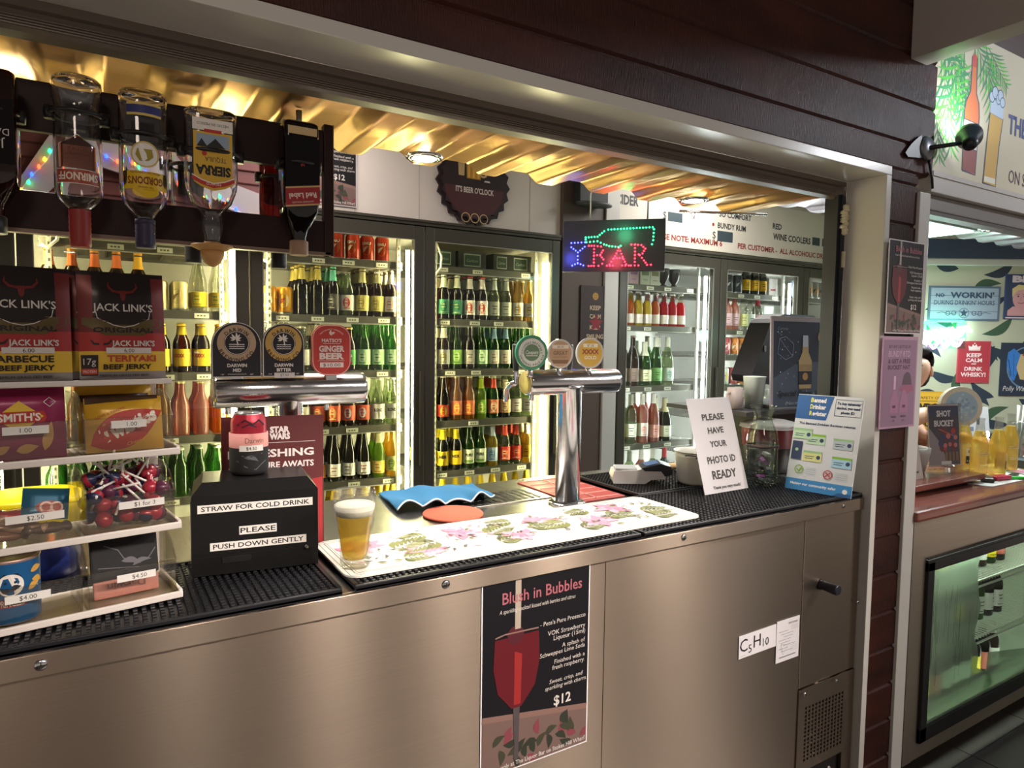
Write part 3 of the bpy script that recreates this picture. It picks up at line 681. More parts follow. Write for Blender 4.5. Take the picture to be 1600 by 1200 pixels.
TAGW = pm('tag_white', 'dcd8d2', .6); TAGI = flat('2a2a2a')
for k, (lz, pr) in enumerate((( .243, ('1.00', '1.00')), (.118, ('$2.50', '$1 for 3')), (.0, ('$4.00', '$4.50')))):
    for c, x in enumerate((-.131, .003)):
        b = obj('bin', BM, ACRYL, st, (x, 0, lz+.0045))
        p = MB(); wd = (.056 if c == 0 else .05) if k == 0 else (.072 if c == 0 else .066) if k == 1 else .056
        cx = .062 if k == 0 else (.07 if c == 0 else .078) if k == 1 else (.058 if c == 0 else .068)
        zz = .050 if k == 0 else .044
        p.rect(cx-wd/2, cx+wd/2, zz-.006, zz+.006, 0); p.text(pr[c], cx+(.004 if c else .0), zz, .0068, 1, maxw=wd*.8)
        obj('price_strip', p, [TAGW, TAGI], b, recalc=False)

# jerky packets: pillow of foil with printed panels
def pouch(w, h, th, paint, mats, seal=.012):
    nx, nz = 14, 16; vs = []; fs = []
    for sd in (0, 1):
        for i in range(nx+1):
            for j in range(nz+1):
                u, v = i/nx, j/nz; e = min(1, 4*u*(1-u)*1.4)*min(1, 4*v*(1-v)*1.5)
                y = (-1 if sd == 0 else 1)*(th/2*e+.0003); vs.append(((u-.5)*w, y, v*h))
    o = (nx+1)*(nz+1)
    for i in range(nx):
        for j in range(nz):
            a = i*(nz+1)+j; q = (a, a+nz+1, a+nz+2, a+1); fs += [q, tuple(o+k for k in q[::-1])]
    m = MB(); m.add(vs, fs, 0, True); p = None
    def bulge(a, b):
        u = a/w+.5; v = b/h; u = min(1, max(0, u)); v = min(1, max(0, v)); return th/2*min(1, 4*u*(1-u)*1.4)*min(1, 4*v*(1-v)*1.5)+.0003
    p = MB(); p.d0 = .0008; p.dk = .00011
    p.pt = lambda a, b, d: (a, -(bulge(a, b)+d), b)
    o_poly = p.poly
    def rect(a0, a1, b0, b1, mi=0):
        d = p.lay(); na, nb = 14, max(2, int((b1-b0)/.006)); v = []; f = []
        for i in range(na+1):
            for j in range(nb+1): a = a0+(a1-a0)*i/na; b = b0+(b1-b0)*j/nb; v.append(p.pt(a, b, d))
        for i in range(na):
            for j in range(nb): q = i*(nb+1)+j; f.append((q, q+nb+1, q+nb+2, q+1))
        p.add(v, f, mi, True)
    def poly(pts, mi=0):
        d = p.lay(); dense = []
        for (a0, b0), (a1, b1) in zip(pts, pts[1:]+pts[:1]):
            n = max(1, int(math.hypot(a1-a0, b1-b0)/.006)); dense += [(a0+(a1-a0)*i/n, b0+(b1-b0)*i/n) for i in range(n)]
        ca = sum(q[0] for q in dense)/len(dense); cb = sum(q[1] for q in dense)/len(dense); n = len(dense); v = []; f = []
        for s_ in (1, .75, .5, .25, .04): v += [p.pt(ca+(a-ca)*s_, cb+(b-cb)*s_, d) for a, b in dense]
        for q in range(4): f += [(q*n+i, q*n+(i+1) % n, (q+1)*n+(i+1) % n, (q+1)*n+i) for i in range(n)]
        f.append(tuple(range(4*n, 5*n))); p.add(v, f, mi, True)
    p.poly = poly; p.rect = rect; paint(p)
    return m, p
JM = [pm('pack_dark', '241a19', .3, .2), pm('pack_red', 'a02d2a', .35, .2), pm('pack_yellow', 'd8b038', .35, .2), pm('pack_brown', '5b4a26', .35, .2), pm('pack_silver', '8f8886', .3, .5), flat('cfc6c0'), flat('1c1514'), flat('b23a2a'), pm('pack_deep_red', '6b231f', .35, .2)]
def jerky(flavour, bbq, sub=True):
    def f(p):
        w, h = .122, .172
        p.rect(-w*.5, w*.5, .002, .014, 4); p.rect(-w*.5, w*.5, .014, .046, 2); p.rect(-w*.5, w*.5, .046, .076, 1)
        p.rect(-w*.5, -w*.34, .076, .165, 8); p.rect(w*.34, w*.5, .076, .165, 8)
        p.poly([(-w*.46, .098), (w*.46, .098), (w*.46, .088), (w*.22, .071), (-w*.22, .071), (-w*.46, .088)], 3)
        p.rect(-w*.34, w*.34, .10, .168, 0); p.poly([(-.036, .108), (.036, .108), (.036, .098), (.014, .088), (-.014, .088), (-.036, .098)], 0)
        p.line([(-.038, .108), (-.036, .098), (-.014, .087), (0, .084), (.014, .087), (.036, .098), (.038, .108)], .0012, 5)
        p.text('ORIGINAL', 0, .0795, .0075, 6, w=.085, bold=.03)
        for s in (-1, 1): p.line([(s*.004, .139), (s*.014, .141), (s*.020, .148), (s*.019, .155)], [.004, .004, .003, .001], 8)
        p.poly([(-.005, .142), (.005, .142), (.003, .128), (0, .125), (-.003, .128)], 8)
        p.text("JACK LINK'S", 0, .115, .0115, 5, w=.084, bold=.015)
        for s in (-1, 1): p.line([(-.032+s*.003, .057), (-.032+s*.010, .058), (-.032+s*.014, .064)], [.003, .003, .001], 6)
        p.text("JACK LINK'S", .013, .0585, .0085, 5, w=.062, bold=.03)
        p.rect(-.032+.006, .032+.006, .0425, .0515, 5); p.text('6.00', .006, .047, .006, 6)
        if bbq: p.text('BARBECUE', -.002, .0345, .0095, 6, w=.078, bold=.03)
        else:
            p.text('TERIYAKI', .010, .0345, .0095, 7, w=.070, bold=.03); p.poly([(-.059, .008), (-.037, .008), (-.037, .040), (-.059, .040)], 6); p.text('17g', -.048, .030, .010, 5, w=.016); p.rect(-.058, -.038, .010, .019, 7); p.text('PROTEIN', -.048, .0145, .0042, 5, w=.017)
        p.text('BEEF JERKY', .004, .0215, .0075, 6, w=.068, bold=.03); p.text('PREMIUM GRASS-FED BEEF', 0, .0078, .0036, 6, w=.07)
    return f
def put_jerky(label, x, y, paint, tilt=-4, rz=0, h=.172):
    m, p = pouch(.122, h, .02, paint, JM); o = obj('jerky_packet', m, JM[0], None, sw(x, y, .3665), (R(tilt), 0, SR+R(rz))); tag(o, label, 'snack', 'beef jerky packets')
    obj('pack_print', p, JM, o, recalc=False)
    hh = MB(); hh.box(-.018, .018, -.0012, .0012, h-.009, h-.005); obj('hang_slot', hh, flat('a59c98'), o)
put_jerky('barbecue beef jerky packet on top of the snack stand at the left', -.068, .016, jerky('B', True))
put_jerky('teriyaki beef jerky packet on top of the snack stand at the right', .063, .016, jerky('T', False))
put_jerky('jerky packet half hidden behind the teriyaki packet and taller than it', .045, .046, jerky('B', True), -3, 2, .172)
put_jerky('jerky packet standing behind the barbecue packet', -.085, .046, jerky('B', True), -3, -2)
# crisps
CM = [pm('crisp_magenta', '8e2450', .28, .1), pm('crisp_gold', 'c99c2c', .28, .1), flat('b23228', .3), flat('e9ded4', .3), flat('e0b83c', .3), flat('d2a35c'), pm('crisp_brown', '4a3426', .3), flat('5a1c38')]
def smiths(p):
    p.poly([(0, .040), (.030, .064), (0, .088), (-.030, .064)], 4); p.poly([(-.030, .055), (.030, .055), (.034, .062), (.030, .072), (-.030, .072), (-.034, .062)], 2)
    p.text("SMITH'S", 0, .0635, .011, 3, w=.052, bold=.03); p.line([(.03, .085), (.038, .092), (.046, .085), (.038, .078), (.03, .085)], .001, 3)
    p.poly(leaf(.03, .012, .045, .014, 1.35, 7, 0), 5); p.poly(leaf(-.005, .014, .028, .014, .2, 7, 0), 5); p.poly(leaf(-.03, .012, .02, .012, .5, 7, 0), 5); p.disc(-.036, .03, .012, 7)
def twist(p):
    p.poly([(-.055, .078), (.05, .084), (.05, .09), (-.055, .090)], 6); p.poly(leaf(-.050, .012, .118, .058, .45, 11, .0), 2)
    p.text('Twisties', .004, .042, .021, 3, w=.088, bold=.05, rot=.42, shear=.2); p.text('Cheese', .012, .014, .006, 4, rot=.3); p.text('LOVE A TWISTIE', -.022, .062, .0042, 2, rot=.35)
def put_crisp(label, x, y, z, base, paint, tilt, w=.116, h=.093, rz=0):
    m, p = pouch(w, h, .03, paint, CM); o = obj('crisp_packet', m, CM[base], None, sw(x, y, z), (R(tilt), 0, SR+R(rz))); tag(o, label, 'snack'); obj('pack_print', p, CM, o, recalc=False)
put_crisp('magenta crisp packet with a yellow diamond in the left bin', -.075, .026, .2502, 0, smiths, -6, .118, .11)
put_crisp('front yellow puffed snack packet in the right bin', .066, .030, .2502, 1, twist, -10, .112, .088)
put_crisp('yellow snack packet standing behind another in the right bin', .060, .070, .2502, 1, twist, -6, .112, .108, 2)
# third row: confectionery left, lollipops right
sq = thing('chocolate_packet', 'small blue sweet packet sticking up in the middle left bin', 'snack', sw(-.045, .05, .15), (R(-25), R(8), SR))
m, p = pouch(.062, .05, .014, lambda p: [p.disc(.004, .018, .018, 0, 20, .010), p.ring(0, .018, .006, .009, 1, 16), p.ring(.014, .018, .006, .009, 1, 16)], None); obj('foil', m, pm('foil_blue', '2b5f7a', .25, .3), sq); obj('pack_print', p, [flat('a5554a'), flat('e2c2b4')], sq, recalc=False)
random.seed(9)
for k, (x, y, z, a) in enumerate(((-.10, .03, .0, .2), (-.075, .028, .010, -.3), (-.045, .026, .004, .4), (-.10, .06, .016, 1.0), (-.07, .065, .02, -.2))):
    m = MB(); m.lathe([(.004, -.034), (.014, -.030), (.009, -.024), (.014, -.010), (.014, .012), (.009, .024), (.014, .030), (.004, .034)], 14, k % 2, axis='x', ay=.6)
    o = obj('wrapped_chocolate', m, [pm('wrap_%d' % (k % 3), ('8e6a54', 'a8302c', '6a5a50')[k % 3], .3, .3), pm('wrap_b', 'b99a80', .3, .3)], None, sw(x, y, .138+z), (0, .1, SR+a))
    tag(o, ('brown twist-wrapped chocolate at the far left of the middle left bin', 'red twist-wrapped chocolate lying near the front of the middle left bin', 'grey brown wrapped chocolate under the small blue packet', 'brown wrapped chocolate at the back left of the bin', 'red wrapped chocolate on the back of the pile below the blue packet')[k], 'snack', 'wrapped chocolates')
# yellow tub and blue tray seen behind the stand
yt = thing('yellow_caddy', 'bright yellow cleaning caddy on a blue base behind the snack stand', 'container', (-.12, .40, 1.051))
m = MB(); m.lathe([(.066, .06), (.078, .10), (.080, .145), (.07, .15), (.002, .15)], 32, 0, e=3); obj('tub', m, pm('tub_yellow', 'f2d800', .4), yt)
m = MB(); m.lathe([(.07, 0), (.076, .03), (.066, .06)], 32, 0, e=3); obj('base', m, pm('tub_blue', '2b3fa0', .4), yt)
# lollipops
LM = [pm('lolly_navy', '252a48', .22, .1), pm('lolly_red', 'a02c3c', .22, .1), flat('e4ddd2'), flat('d0a838'), pm('lolly_plum', '54283f', .22)]
random.seed(14)
lol = []
for k in range(36):
    row = k // 9
    x = .019+(k % 9)*.0122+random.uniform(-.003, .003); y = .022+random.random()*.065; z = .016+row*.0205+random.uniform(-.003, .004)
    if row == 3: y = .055+random.random()*.035
    lol.append((x, y, z))
def lolly(cm):
    m = MB(); m.lathe([(.001, -.0135), (.008, -.011), (.0128, -.004), (.0128, .004), (.008, .011), (.003, .0135), (.0065, .021), (.001, .019)], 14, [cm, cm, 1 if cm == 0 else cm, cm, cm, cm, cm])
    return m.mesh('lollipop', LM)
LMS = [lolly(0), lolly(1), lolly(4)]
stick = MB().cyl((0, 0, .012), .0018, .058, 8).mesh('stick', [flat('e8e4dc')])
for k, (x, y, z) in enumerate(lol):
    for q in range(200):
        eu = (random.uniform(-1.9, 1.9), random.uniform(-1.2, 1.2), random.random()*6)
        dv = Matrix.Rotation(-SR, 3, 'Z') @ (__import__('mathutils').Euler(eu).to_matrix() @ Vector((0, 0, .072)))
        if .008 < x+dv.x < .124 and .006 < y+dv.y < .105 and .01 < z+dv.z < .15: break
    o = obj('lollipop', LMS[k % 3], LM, None, sw(x, y, .124+z), eu)
    obj('stick', stick, [], o)
    c = ('navy', 'red', 'plum')[k % 3]; r = ('bottom', 'second', 'third', 'top')[k // 9]
    tag(o, '%s wrapped lollipop, %s from the left in the %s layer of the lollipop bin' % (c, ('first', 'second', 'third', 'fourth', 'fifth', 'sixth', 'seventh', 'eighth', 'ninth')[k % 9], r), 'lollipop', 'lollipops in the bin')
# bottom row: crisp tube and stubby holder
tb = thing('crisp_tube', 'short blue tube of stacked potato crisps in the bottom left bin', 'snack', sw(-.090, .047, .0075), (0, 0, SR+R(14)))
m = MB(); m.lathe([(.036, 0), (.0375, .002), (.0375, .092), (.0385, .094), (.0385, .0965), (.035, .0965), (.0345, .0925), (.002, .0925)], 40, [1, 0, 1, 1, 1, 1, 2]); obj('tube', m, [pm('tube_blue', '235f94', .35), pm('tube_metal', 'c8a89c', .3, .6), pm('tube_lid', 'a4584c', .3)], tb)
p = MB(); p.wr = .0376; p.d0 = .0005
p.disc(-.012, .060, .0165, 0); p.poly(leaf(-.012, .052, .014, .008, .35), 1); p.poly(leaf(-.012, .052, .014, .008, PI-.35), 1); p.disc(-.018, .064, .002, 1); p.disc(-.006, .064, .002, 1); p.poly([(-.026, .070), (.002, .070), (-.003, .077), (-.02, .077)], 1)
p.rect(-.030, .007, .027, .040, 2); p.text('PRINGLES', -.0115, .0335, .0095, 0, w=.033, bold=.03)
for a, b, s in ((.022, .074, .2), (.024, .062, -.3), (.018, .048, .4)): p.poly(leaf(a-.008, b, .022, .010, s, 7, .1), 3)
obj('tube_print', p, [flat('efe8e0'), flat('20242c'), flat('a83432'), flat('d0a24c')], tb, recalc=False)
sh = thing('stubby_holder', 'folded black and pink stubby holder in the bottom right bin', 'stubby holder', sw(.064, .040, .0075), (R(-12), 0, SR))
m = MB(); m.box(-.048, .048, -.004, .004, .0, .028, 1, .003); m.box(-.050, .050, -.0045, .0045, .0285, .098, 0, .004); obj('sleeve', m, [pm('neoprene_black', '1b1a1c', .75), pm('neoprene_pink', 'cf8d84', .8)], sh)
p = MB(); p.d0 = .0052; p.text('Darwin', 0, .017, .012, 0, w=.056, flip=True); p.line([(-.03, .085), (-.01, .075), (-.002, .060), (.02, .052), (.035, .055), (.046, .070)], .0016, 1); p.line([(-.04, .05), (-.01, .046), (.02, .042)], .0012, 1); p.poly(leaf(-.006, .056, .03, .010, -.3), 1); p.poly(leaf(.01, .046, .03, .008, .2), 1)
obj('sleeve_print', p, [flat('8d6257'), flat('5d5a60')], sh, recalc=False)

# ================================================================== HANGING SPIRITS
rk = thing('bottle_rack', 'dark brown board rack holding upside-down spirit bottles', 'rack', (0, .225, 1.60))
RB = pm('rack_brown', '2c1a18', .5, spec=.25, noise=((4, 4, 60), .05, .2)); RT = pm('rack_edge', '7c6558', .4)
m = MB(); m.box(-.62, .386, 0, .016, .232, .313, 0, .002); obj('upper_board', m, RB, rk)
m = MB(); m.box(-.62, .398, 0, .016, .072, .135, 0, .002); m.box(-.62, .398, -.003, .016, .066, .0725, 1); obj('lower_board', m, [RB, RT], rk)
m = MB(); m.box(.386, .4035, -.003, .018, .066, .325, 0, .002); m.box(.4035, .405, -.004, .016, .066, .325, 1); obj('end_board', m, [RB, RT], rk)
for x in (.34, -.3): obj('hanger', MB().tube([(x, .008, .313), (x, .008, .345)], .006), GREYMETAL, rk)
def optic(name, label, loc, prof, glassm, capp, capm, paint, pmats, wr, e=2., ay=1., tilt=0, clampz=.20, clr=.04, liquid=None, wall=.0022, n=40, rz=0):
    """spirit bottle: built upright, hung upside down (turned half round about the y axis)"""
    t = thing(name, label, 'bottle', loc, (R(tilt), PI, R(rz)), 'hanging spirit bottles')
    inn = [(max(.002, p[0]-wall),)+(p[1]+(.006 if i == 0 else 0),)+tuple(p[2:]) for i, p in enumerate(prof)]
    m = MB(); m.lathe([(.002, .003)]+prof+inn[::-1]+[(.002, .012)], n, 0, e=e, ay=ay)
    obj('glass', m, glassm, t)
    if liquid:
        lm, z1 = liquid
        lq = [(p[0]-wall-.0003, p[1])+tuple(p[2:]) for p in prof if p[1] >= z1]
        m = MB(); m.lathe([(.001, z1-.0005)]+[(lq[0][0], z1)+tuple(lq[0][2:])]+lq, n, 0, e=e, ay=ay); obj('spirit', m, lm, t)
    m = MB(); m.lathe(capp, 28, 0) if not isinstance(capp, MB) else None
    obj('cap', capp if isinstance(capp, MB) else m, capm, t)
    p = MB(); p.wr = wr; p.d0 = .0008; paint(p); obj('bottle_label', p, pmats, t, recalc=False)
    k = MB(); c0 = clr
    k.tube([(c0*math.cos(q)*1.03, c0*ay*math.sin(q)*1.06, clampz) for q in [PI*2*i/26 for i in range(26)]], .0035, 8, closed=True)
    k.box(-.011, .011, c0*ay, .055-.003, clampz-.012, clampz+.012)
    for s in (-1, 1): k.lathe([(.007, -.010), (.008, 0), (.007, .010)], 12, 0, (s*c0*1.05, .0, clampz))
    obj('clamp', k, pm('clamp_black', '1a191b', .4), t)
    return t
YB = .168
GL = GLASSMAT
sm = [(.031, 0), (.0345, .004), (.035, .012), (.035, .034), (.0325, .040), (.0325, .050), (.0335, .056), (.0335, .180), (.031, .190), (.022, .201), (.0145, .207), (.0138, .228)]
capr = [(.0152, .222)]+[((.0157 if i % 2 else .0150), .205+i*.0043) for i in range(14)]+[(.014, .266)]; capr = [(.0148, .204)]+capr[1:]
def lb_sm(p):
    p.poly([(-.026, .145), (-.026, .110), (0, .096), (.026, .110), (.026, .145)], 0); p.rect(-.031, .031, .149, .169, 1)
    p.line([(-.027, .146), (-.027, .1095), (0, .0945), (.027, .1095), (.027, .146)], .0014, 2)
    p.text('SMIRNOFF', 0, .159, .0115, 2, w=.057, bold=.03); p.text('VODKA', 0, .116, .0055, 3); p.text('TRIPLE DISTILLED', 0, .125, .003, 3, w=.036); p.rect(-.018, .018, .131, .1314, 3); p.rect(-.031, .031, .1475, .1485, 2); p.rect(-.031, .031, .1695, .1705, 2)
optic('spirit_bottle', 'upside-down vodka bottle with a red cap, leftmost whole bottle on the rack', (-.026, YB, 1.908), sm, GL, capr, pm('cap_red', '8e2a24', .45), lb_sm,
      [pm('label_copper', 'b05a2a', .4, .2), pm('label_brick', '9a3f2c', .4), flat('e0d2c0'), flat('5a2414')], .0338, clampz=.058, clr=.036)
gd = [(.033, 0), (.036, .004), (.0368, .012), (.0368, .150), (.036, .166), (.031, .184), (.020, .197), (.0148, .205), (.0142, .24)]
gcap = [(.0150, .207), (.0156, .209), (.0156, .214), (.0150, .2145)]+[((.0157 if i % 2 else .0149), .216+i*.0035) for i in range(10)]+[(.0156, .249), (.0156, .254), (.014, .255)]
def lb_gd(p):
    p.rect(-.036, .036, .134, .163, 0); p.disc(0, .166, .02, 0, rb=.011); p.disc(0, .107, .0195, 2); p.ring(0, .107, .0185, .021, 3); p.poly([(-.010, .098), (.011, .098), (.014, .108), (.008, .118), (-.004, .117), (-.012, .110)], 4)
    p.text("GORDON'S", 0, .1490, .0115, 1, w=.054, bold=.03); p.text('SPECIAL DRY LONDON GIN', 0, .1365, .003, 1, w=.045); p.text('THE ORIGINAL', 0, .160, .003, 1, w=.024)
    p.rect(-.026, .026, .024, .045, 3); p.rect(-.026, .026, .028, .041, 5)
optic('spirit_bottle', 'upside-down gin bottle with a yellow label beside the vodka', (.067, YB, 1.903), gd, GL, gcap, [pm('cap_indigo', '2c2440', .45)], lb_gd,
      [pm('label_yellow', 'd9b21e', .4), flat('7a3018'), flat('e6e2da'), flat('cbb060'), flat('9a8a2a'), flat('2b2f6a')], .0372, e=2.6, ay=.9, clampz=.072, clr=.039)
si = [(.038, 0), (.0425, .004), (.043, .012), (.043, .115), (.041, .135), (.0325, .158, 2.6, .75), (.020, .172, 2, 1), (.0165, .180, 2, 1), (.0195, .195, 2, 1), (.0185, .205, 2, 1), (.0135, .222, 2, 1), (.0125, .235, 2, 1)]
sc = MB(); sc.lathe([(.014, .226), (.0145, .229), (.0345, .231), (.0345, .2345), (.020, .241)], 30, 0); sc.lathe([(.0195, .241), (.0185, .252), (.013, .262), (.005, .268), (.001, .269)], 30, 0)
def lb_si(p):
    p.rect(-.032, .032, .020, .040, 2); p.poly([(-.031, .042), (.031, .042), (.031, .128), (.018, .136), (0, .141), (-.018, .136), (-.031, .128)], 0); p.rect(-.026, .026, .046, .068, 3); p.poly([(-.02, .068), (-.004, .052), (.012, .068)], 4); p.poly([(.008, .068), (.018, .054), (.026, .068)], 4)
    p.text('HECHO EN MEXICO', 0, .029, .0045, 4, w=.05); p.rect(-.014, .014, .0375, .043, 5); p.text('TEQUILA', -.004, .088, .008, 4, w=.034); p.text('SIERRA', 0, .107, .0150, 4, w=.056, bold=.05)
    p.line([(-.034, .120), (-.018, .128), (0, .133), (.018, .128), (.034, .120)], .007, 5); p.line([(-.034, .116), (-.018, .124), (0, .1285), (.018, .124), (.034, .116)], .0018, 2); p.text('MEXICO', 0, .1295, .0045, 2); p.disc(.014, .079, .004, 5)
sb = optic('spirit_bottle', 'upside-down tequila bottle with a yellow label and sombrero cap', (.171, YB, 1.893), si, GL, sc, pm('cap_tan', 'b88a52', .5), lb_si,
      [pm('label_mustard', 'cfa534', .4), flat('a8342a'), flat('e2dcd2'), flat('8fa0b0'), flat('1d1b18'), flat('b5302a')], None, e=3.2, ay=.62, clampz=.072, clr=.0455)
for ch in sb.children:
    if ch.name.startswith('bottle_label'): ch.location = (0, -.0268, 0)
jw = [(.027, 0), (.0315, .004), (.032, .012), (.032, .150), (.030, .164), (.0235, .182, 3, 1), (.0165, .196, 2, 1), (.0138, .208, 2, 1), (.0138, .240, 2, 1)]
jcap = [(.0150, .214), (.0172, .216), (.0172, .240), (.0165, .241)]
def lb_jw(p):
    p.poly([(-.031, .030), (.031, .030), (.031, .123), (-.031, .113)], 0)
    p.poly([(-.031, .116), (.031, .126), (.031, .156), (-.031, .146)], 1)
    p.poly([(-.031, .113), (.031, .123), (.031, .126), (-.031, .116)], 2); p.poly([(-.031, .146), (.031, .156), (.031, .159), (-.031, .149)], 2)
    p.text('Red Label', 0, .1355, .0095, 3, w=.05, rot=.16, bold=.03); p.text('JOHNNIE WALKER', 0, .147, .003, 3, w=.04, rot=.16); p.rect(-.026, .026, .012, .026, 4); p.poly([(-.004, .075), (.004, .079), (.002, .084), (.0, .079), (-.003, .083)], 5)
jb = optic('spirit_bottle', 'upside-down square whisky bottle with slanted red label, last on the rack', (.322, YB, 1.897), jw, pm('dark_glass', '2a1512', .03, trans=.9), jcap, pm('pourer_tan', '9a7a62', .5), lb_jw,
      [pm('label_black', '0d0a0b', .7, spec=.2), pm('label_crimson', '96272a', .4), flat('c9a06a'), flat('ddc7bc'), flat('c2a878'), flat('a02a2a')], None, e=7, ay=1, clampz=.075, clr=.034)
for ch in jb.children:
    if ch.name.startswith('bottle_label'): ch.location = (0, -.0322, 0)
jd = [(.030, 0), (.0345, .004), (.035, .012), (.035, .150), (.033, .166), (.024, .184, 3, 1), (.0165, .198, 2, 1), (.0145, .210, 2, 1), (.0145, .240, 2, 1)]
def lb_jd(p):
    p.rect(-.032, .032, .045, .140, 0); p.text("JACK", 0, .112, .012, 1, w=.042); p.text("DANIEL'S", 0, .094, .010, 1, w=.052); p.ring(0, .068, .012, .013, 1); p.text('No 7', 0, .068, .007, 1)
jk = optic('spirit_bottle', 'upside-down black labelled whiskey bottle cut by the left picture edge', (-.138, YB, 1.895), jd, pm('amber_glass', '5a3016', .03, trans=.9), jcap, pm('cap_black', '161414', .4), lb_jd, [pm('label_black', '0d0a0b', .7, spec=.2), flat('c8c0b8')], None, e=7, ay=1, clampz=.06, clr=.036)
for ch in jk.children:
    if ch.name.startswith('bottle_label'): ch.location = (0, -.0352, 0)
# bottles on the staff side of the rack
def plain_b(p): p.rect(-.025, .025, .06, .12, 0)
optic('spirit_bottle', 'clear spirit bottle behind the rack, between the gin and tequila', (.155, .305, 1.897), gd, GL, gcap, pm('cap_black', '161414', .4), plain_b, [flat('c9c4ba')], .0372, clampz=.075, clr=.039, rz=180)
optic('spirit_bottle', 'red liqueur bottle behind the rack, left of the square whisky bottle', (.315, .305, 1.897), gd, pm('red_glass', 'a03028', .03, trans=.9), gcap, pm('cap_black', '161414', .4), plain_b, [pm('label_brick', '9a3f2c', .4)], .0372, clampz=.075, clr=.036, rz=180)
# ================================================================== RIGHT END OF THE BAR
INK = flat('3a3638'); PAPER = pm('paper_white', 'd9d6da', .6)
sg = thing('id_sign', 'white card sign asking for photo identification on the bar', 'sign', (1.575, .207, 1.0622), (0, 0, R(2)))
m = MB(); w2, hh, ln = .097, .272, .083
for y0, y1 in ((0, ln),):
    vs = [(-w2, y0, 0), (w2, y0, 0), (w2, y1, hh), (-w2, y1, hh)]; d = .0012
    m.add(vs+[(a, b+d, c) for a, b, c in vs], [(0, 1, 2, 3), (7, 6, 5, 4), (0, 4, 5, 1), (1, 5, 6, 2), (2, 6, 7, 3), (3, 7, 4, 0)], 0)
obj('card', m, PAPER, sg)
p = MB(); p.d0 = .0006
L = math.hypot(hh, ln)
for s, z, h, wd in (('PLEASE', .226, .0185, .098), ('HAVE', .185, .0175, .070), ('YOUR', .144, .0175, .074), ('PHOTO ID', .097, .020, .126), ('READY', .053, .024, .108), ('Thank you very much!', .016, .0085, .122)):
    p = MB(); p.d0 = .0006; p.text(s, .004, z, h, 0, w=wd, bold=.03); obj('lettering', p, INK, sg, rot=(-math.atan2(ln, hh), 0, 0), recalc=False)
bk = thing('bucket', 'small white metal bucket with a wire handle behind the identification sign', 'bucket', (1.590, .346, 1.0622))
m = MB(); m.lathe([(.052, 0), (.055, .001), (.056, .006), (.066, .085), (.067, .088), (.066, .091), (.069, .1005), (.071, .1025), (.0685, .1025), (.064, .088), (.054, .006), (.002, .004)], 44, 0); obj('pail', m, pm('bucket_white', 'cfcdc5', .35), bk)
m = MB(); m.tube([(-.0705+.003*q, -.02-.03*math.sin(PI*q/10)*1.2, .094+.004*q*(1-q/10)-.002*q) for q in range(12)], .0022, 8); obj('wire_handle', m, flat('2c2a2a'), bk)
# card terminal
et = thing('card_terminal', 'white and black card payment terminal lying on the rubber mat', 'card terminal', (1.432, .432, 1.0645), (0, 0, R(-33)))
et.scale = (1, 1.1, 1.35)
m = MB(); m.prism([(-.085, .0), (-.090, .014), (-.085, .028), (-.010, .032), (.008, .036), (.060, .046), (.085, .040), (.088, .030), (.070, .012), (.030, .010), (.012, .0)], -.036, .036, 0); 
obj('shell', m, pm('terminal_white', 'd2d0cc', .35), et)
m = MB(); m.prism([(.000, .0365), (.060, .0475), (.090, .041), (.094, .022), (.072, .018), (.060, .030), (.010, .030)], -.0375, .0375, 0); obj('screen_head', m, pm('terminal_black', '23242a', .28), et)
m = MB(); m.box(-.078, -.012, -.031, .031, .0305, .0345, 0, .002); obj('roll_cover', m, pm('terminal_grey', 'a8aaa9', .3), et)
sc = MB(); sc.add([(.014, -.022, .0402), (.054, -.022, .0476), (.054, .022, .0476), (.014, .022, .0402)], [(0, 1, 2, 3)], 0); sc.ring(0, 0, .003, .004, 1); obj('screen', MB().add([(.014, -.026, .0404), (.054, -.026, .0478), (.054, .026, .0478), (.014, .026, .0404)], [(0, 1, 2, 3)], 0), pm('screen_blue', '4d6690', .15), et, recalc=False)
rp = obj('wooden_roller', MB().lathe([(.004, 0), (.010, .004), (.012, .02), (.012, .14), (.010, .156), (.004, .16)], 20, 0, axis='x'), pm('pale_wood', 'c9a878', .55, noise=((4, 60, 60), 0, .15)), None, (1.545, .545, 1.077), (0, 0, R(-12))); tag(rp, 'pale wooden rolling handle lying behind the card terminal', 'wooden handle')
# carafe
cf = thing('glass_jug', 'clear glass jug half full of odds and ends beside the sign', 'jug', (1.757, .232, 1.0622))
gp = [(.048, 0), (.052, .003), (.054, .012), (.054, .135, 3), (.050, .165, 3), (.038, .196, 2), (.034, .212, 2), (.037, .226, 2), (.052, .246, 2), (.053, .248, 2)]
ip = [(p[0]-.0025, p[1])+tuple(p[2:]) for p in gp[2:]][::-1]
gp = [(p[0]*.78,)+tuple(p[1:]) for p in gp]; ip = [(p[0]*.78,)+tuple(p[1:]) for p in ip]
m = MB(); m.lathe([(.002, 0)]+gp+ip+[(.036, .009), (.002, .008)], 40, 0, e=3.5); obj('glass', m, clear('jug_glass', 'f0f4f0', .06), cf)
m = MB(); m.lathe([(.0427, .118), (.0437, .119), (.0437, .124), (.0427, .125)], 40, 0, e=3.4, capb=False, capt=False); obj('rope', m, flat('3a3433'), cf)
random.seed(31)
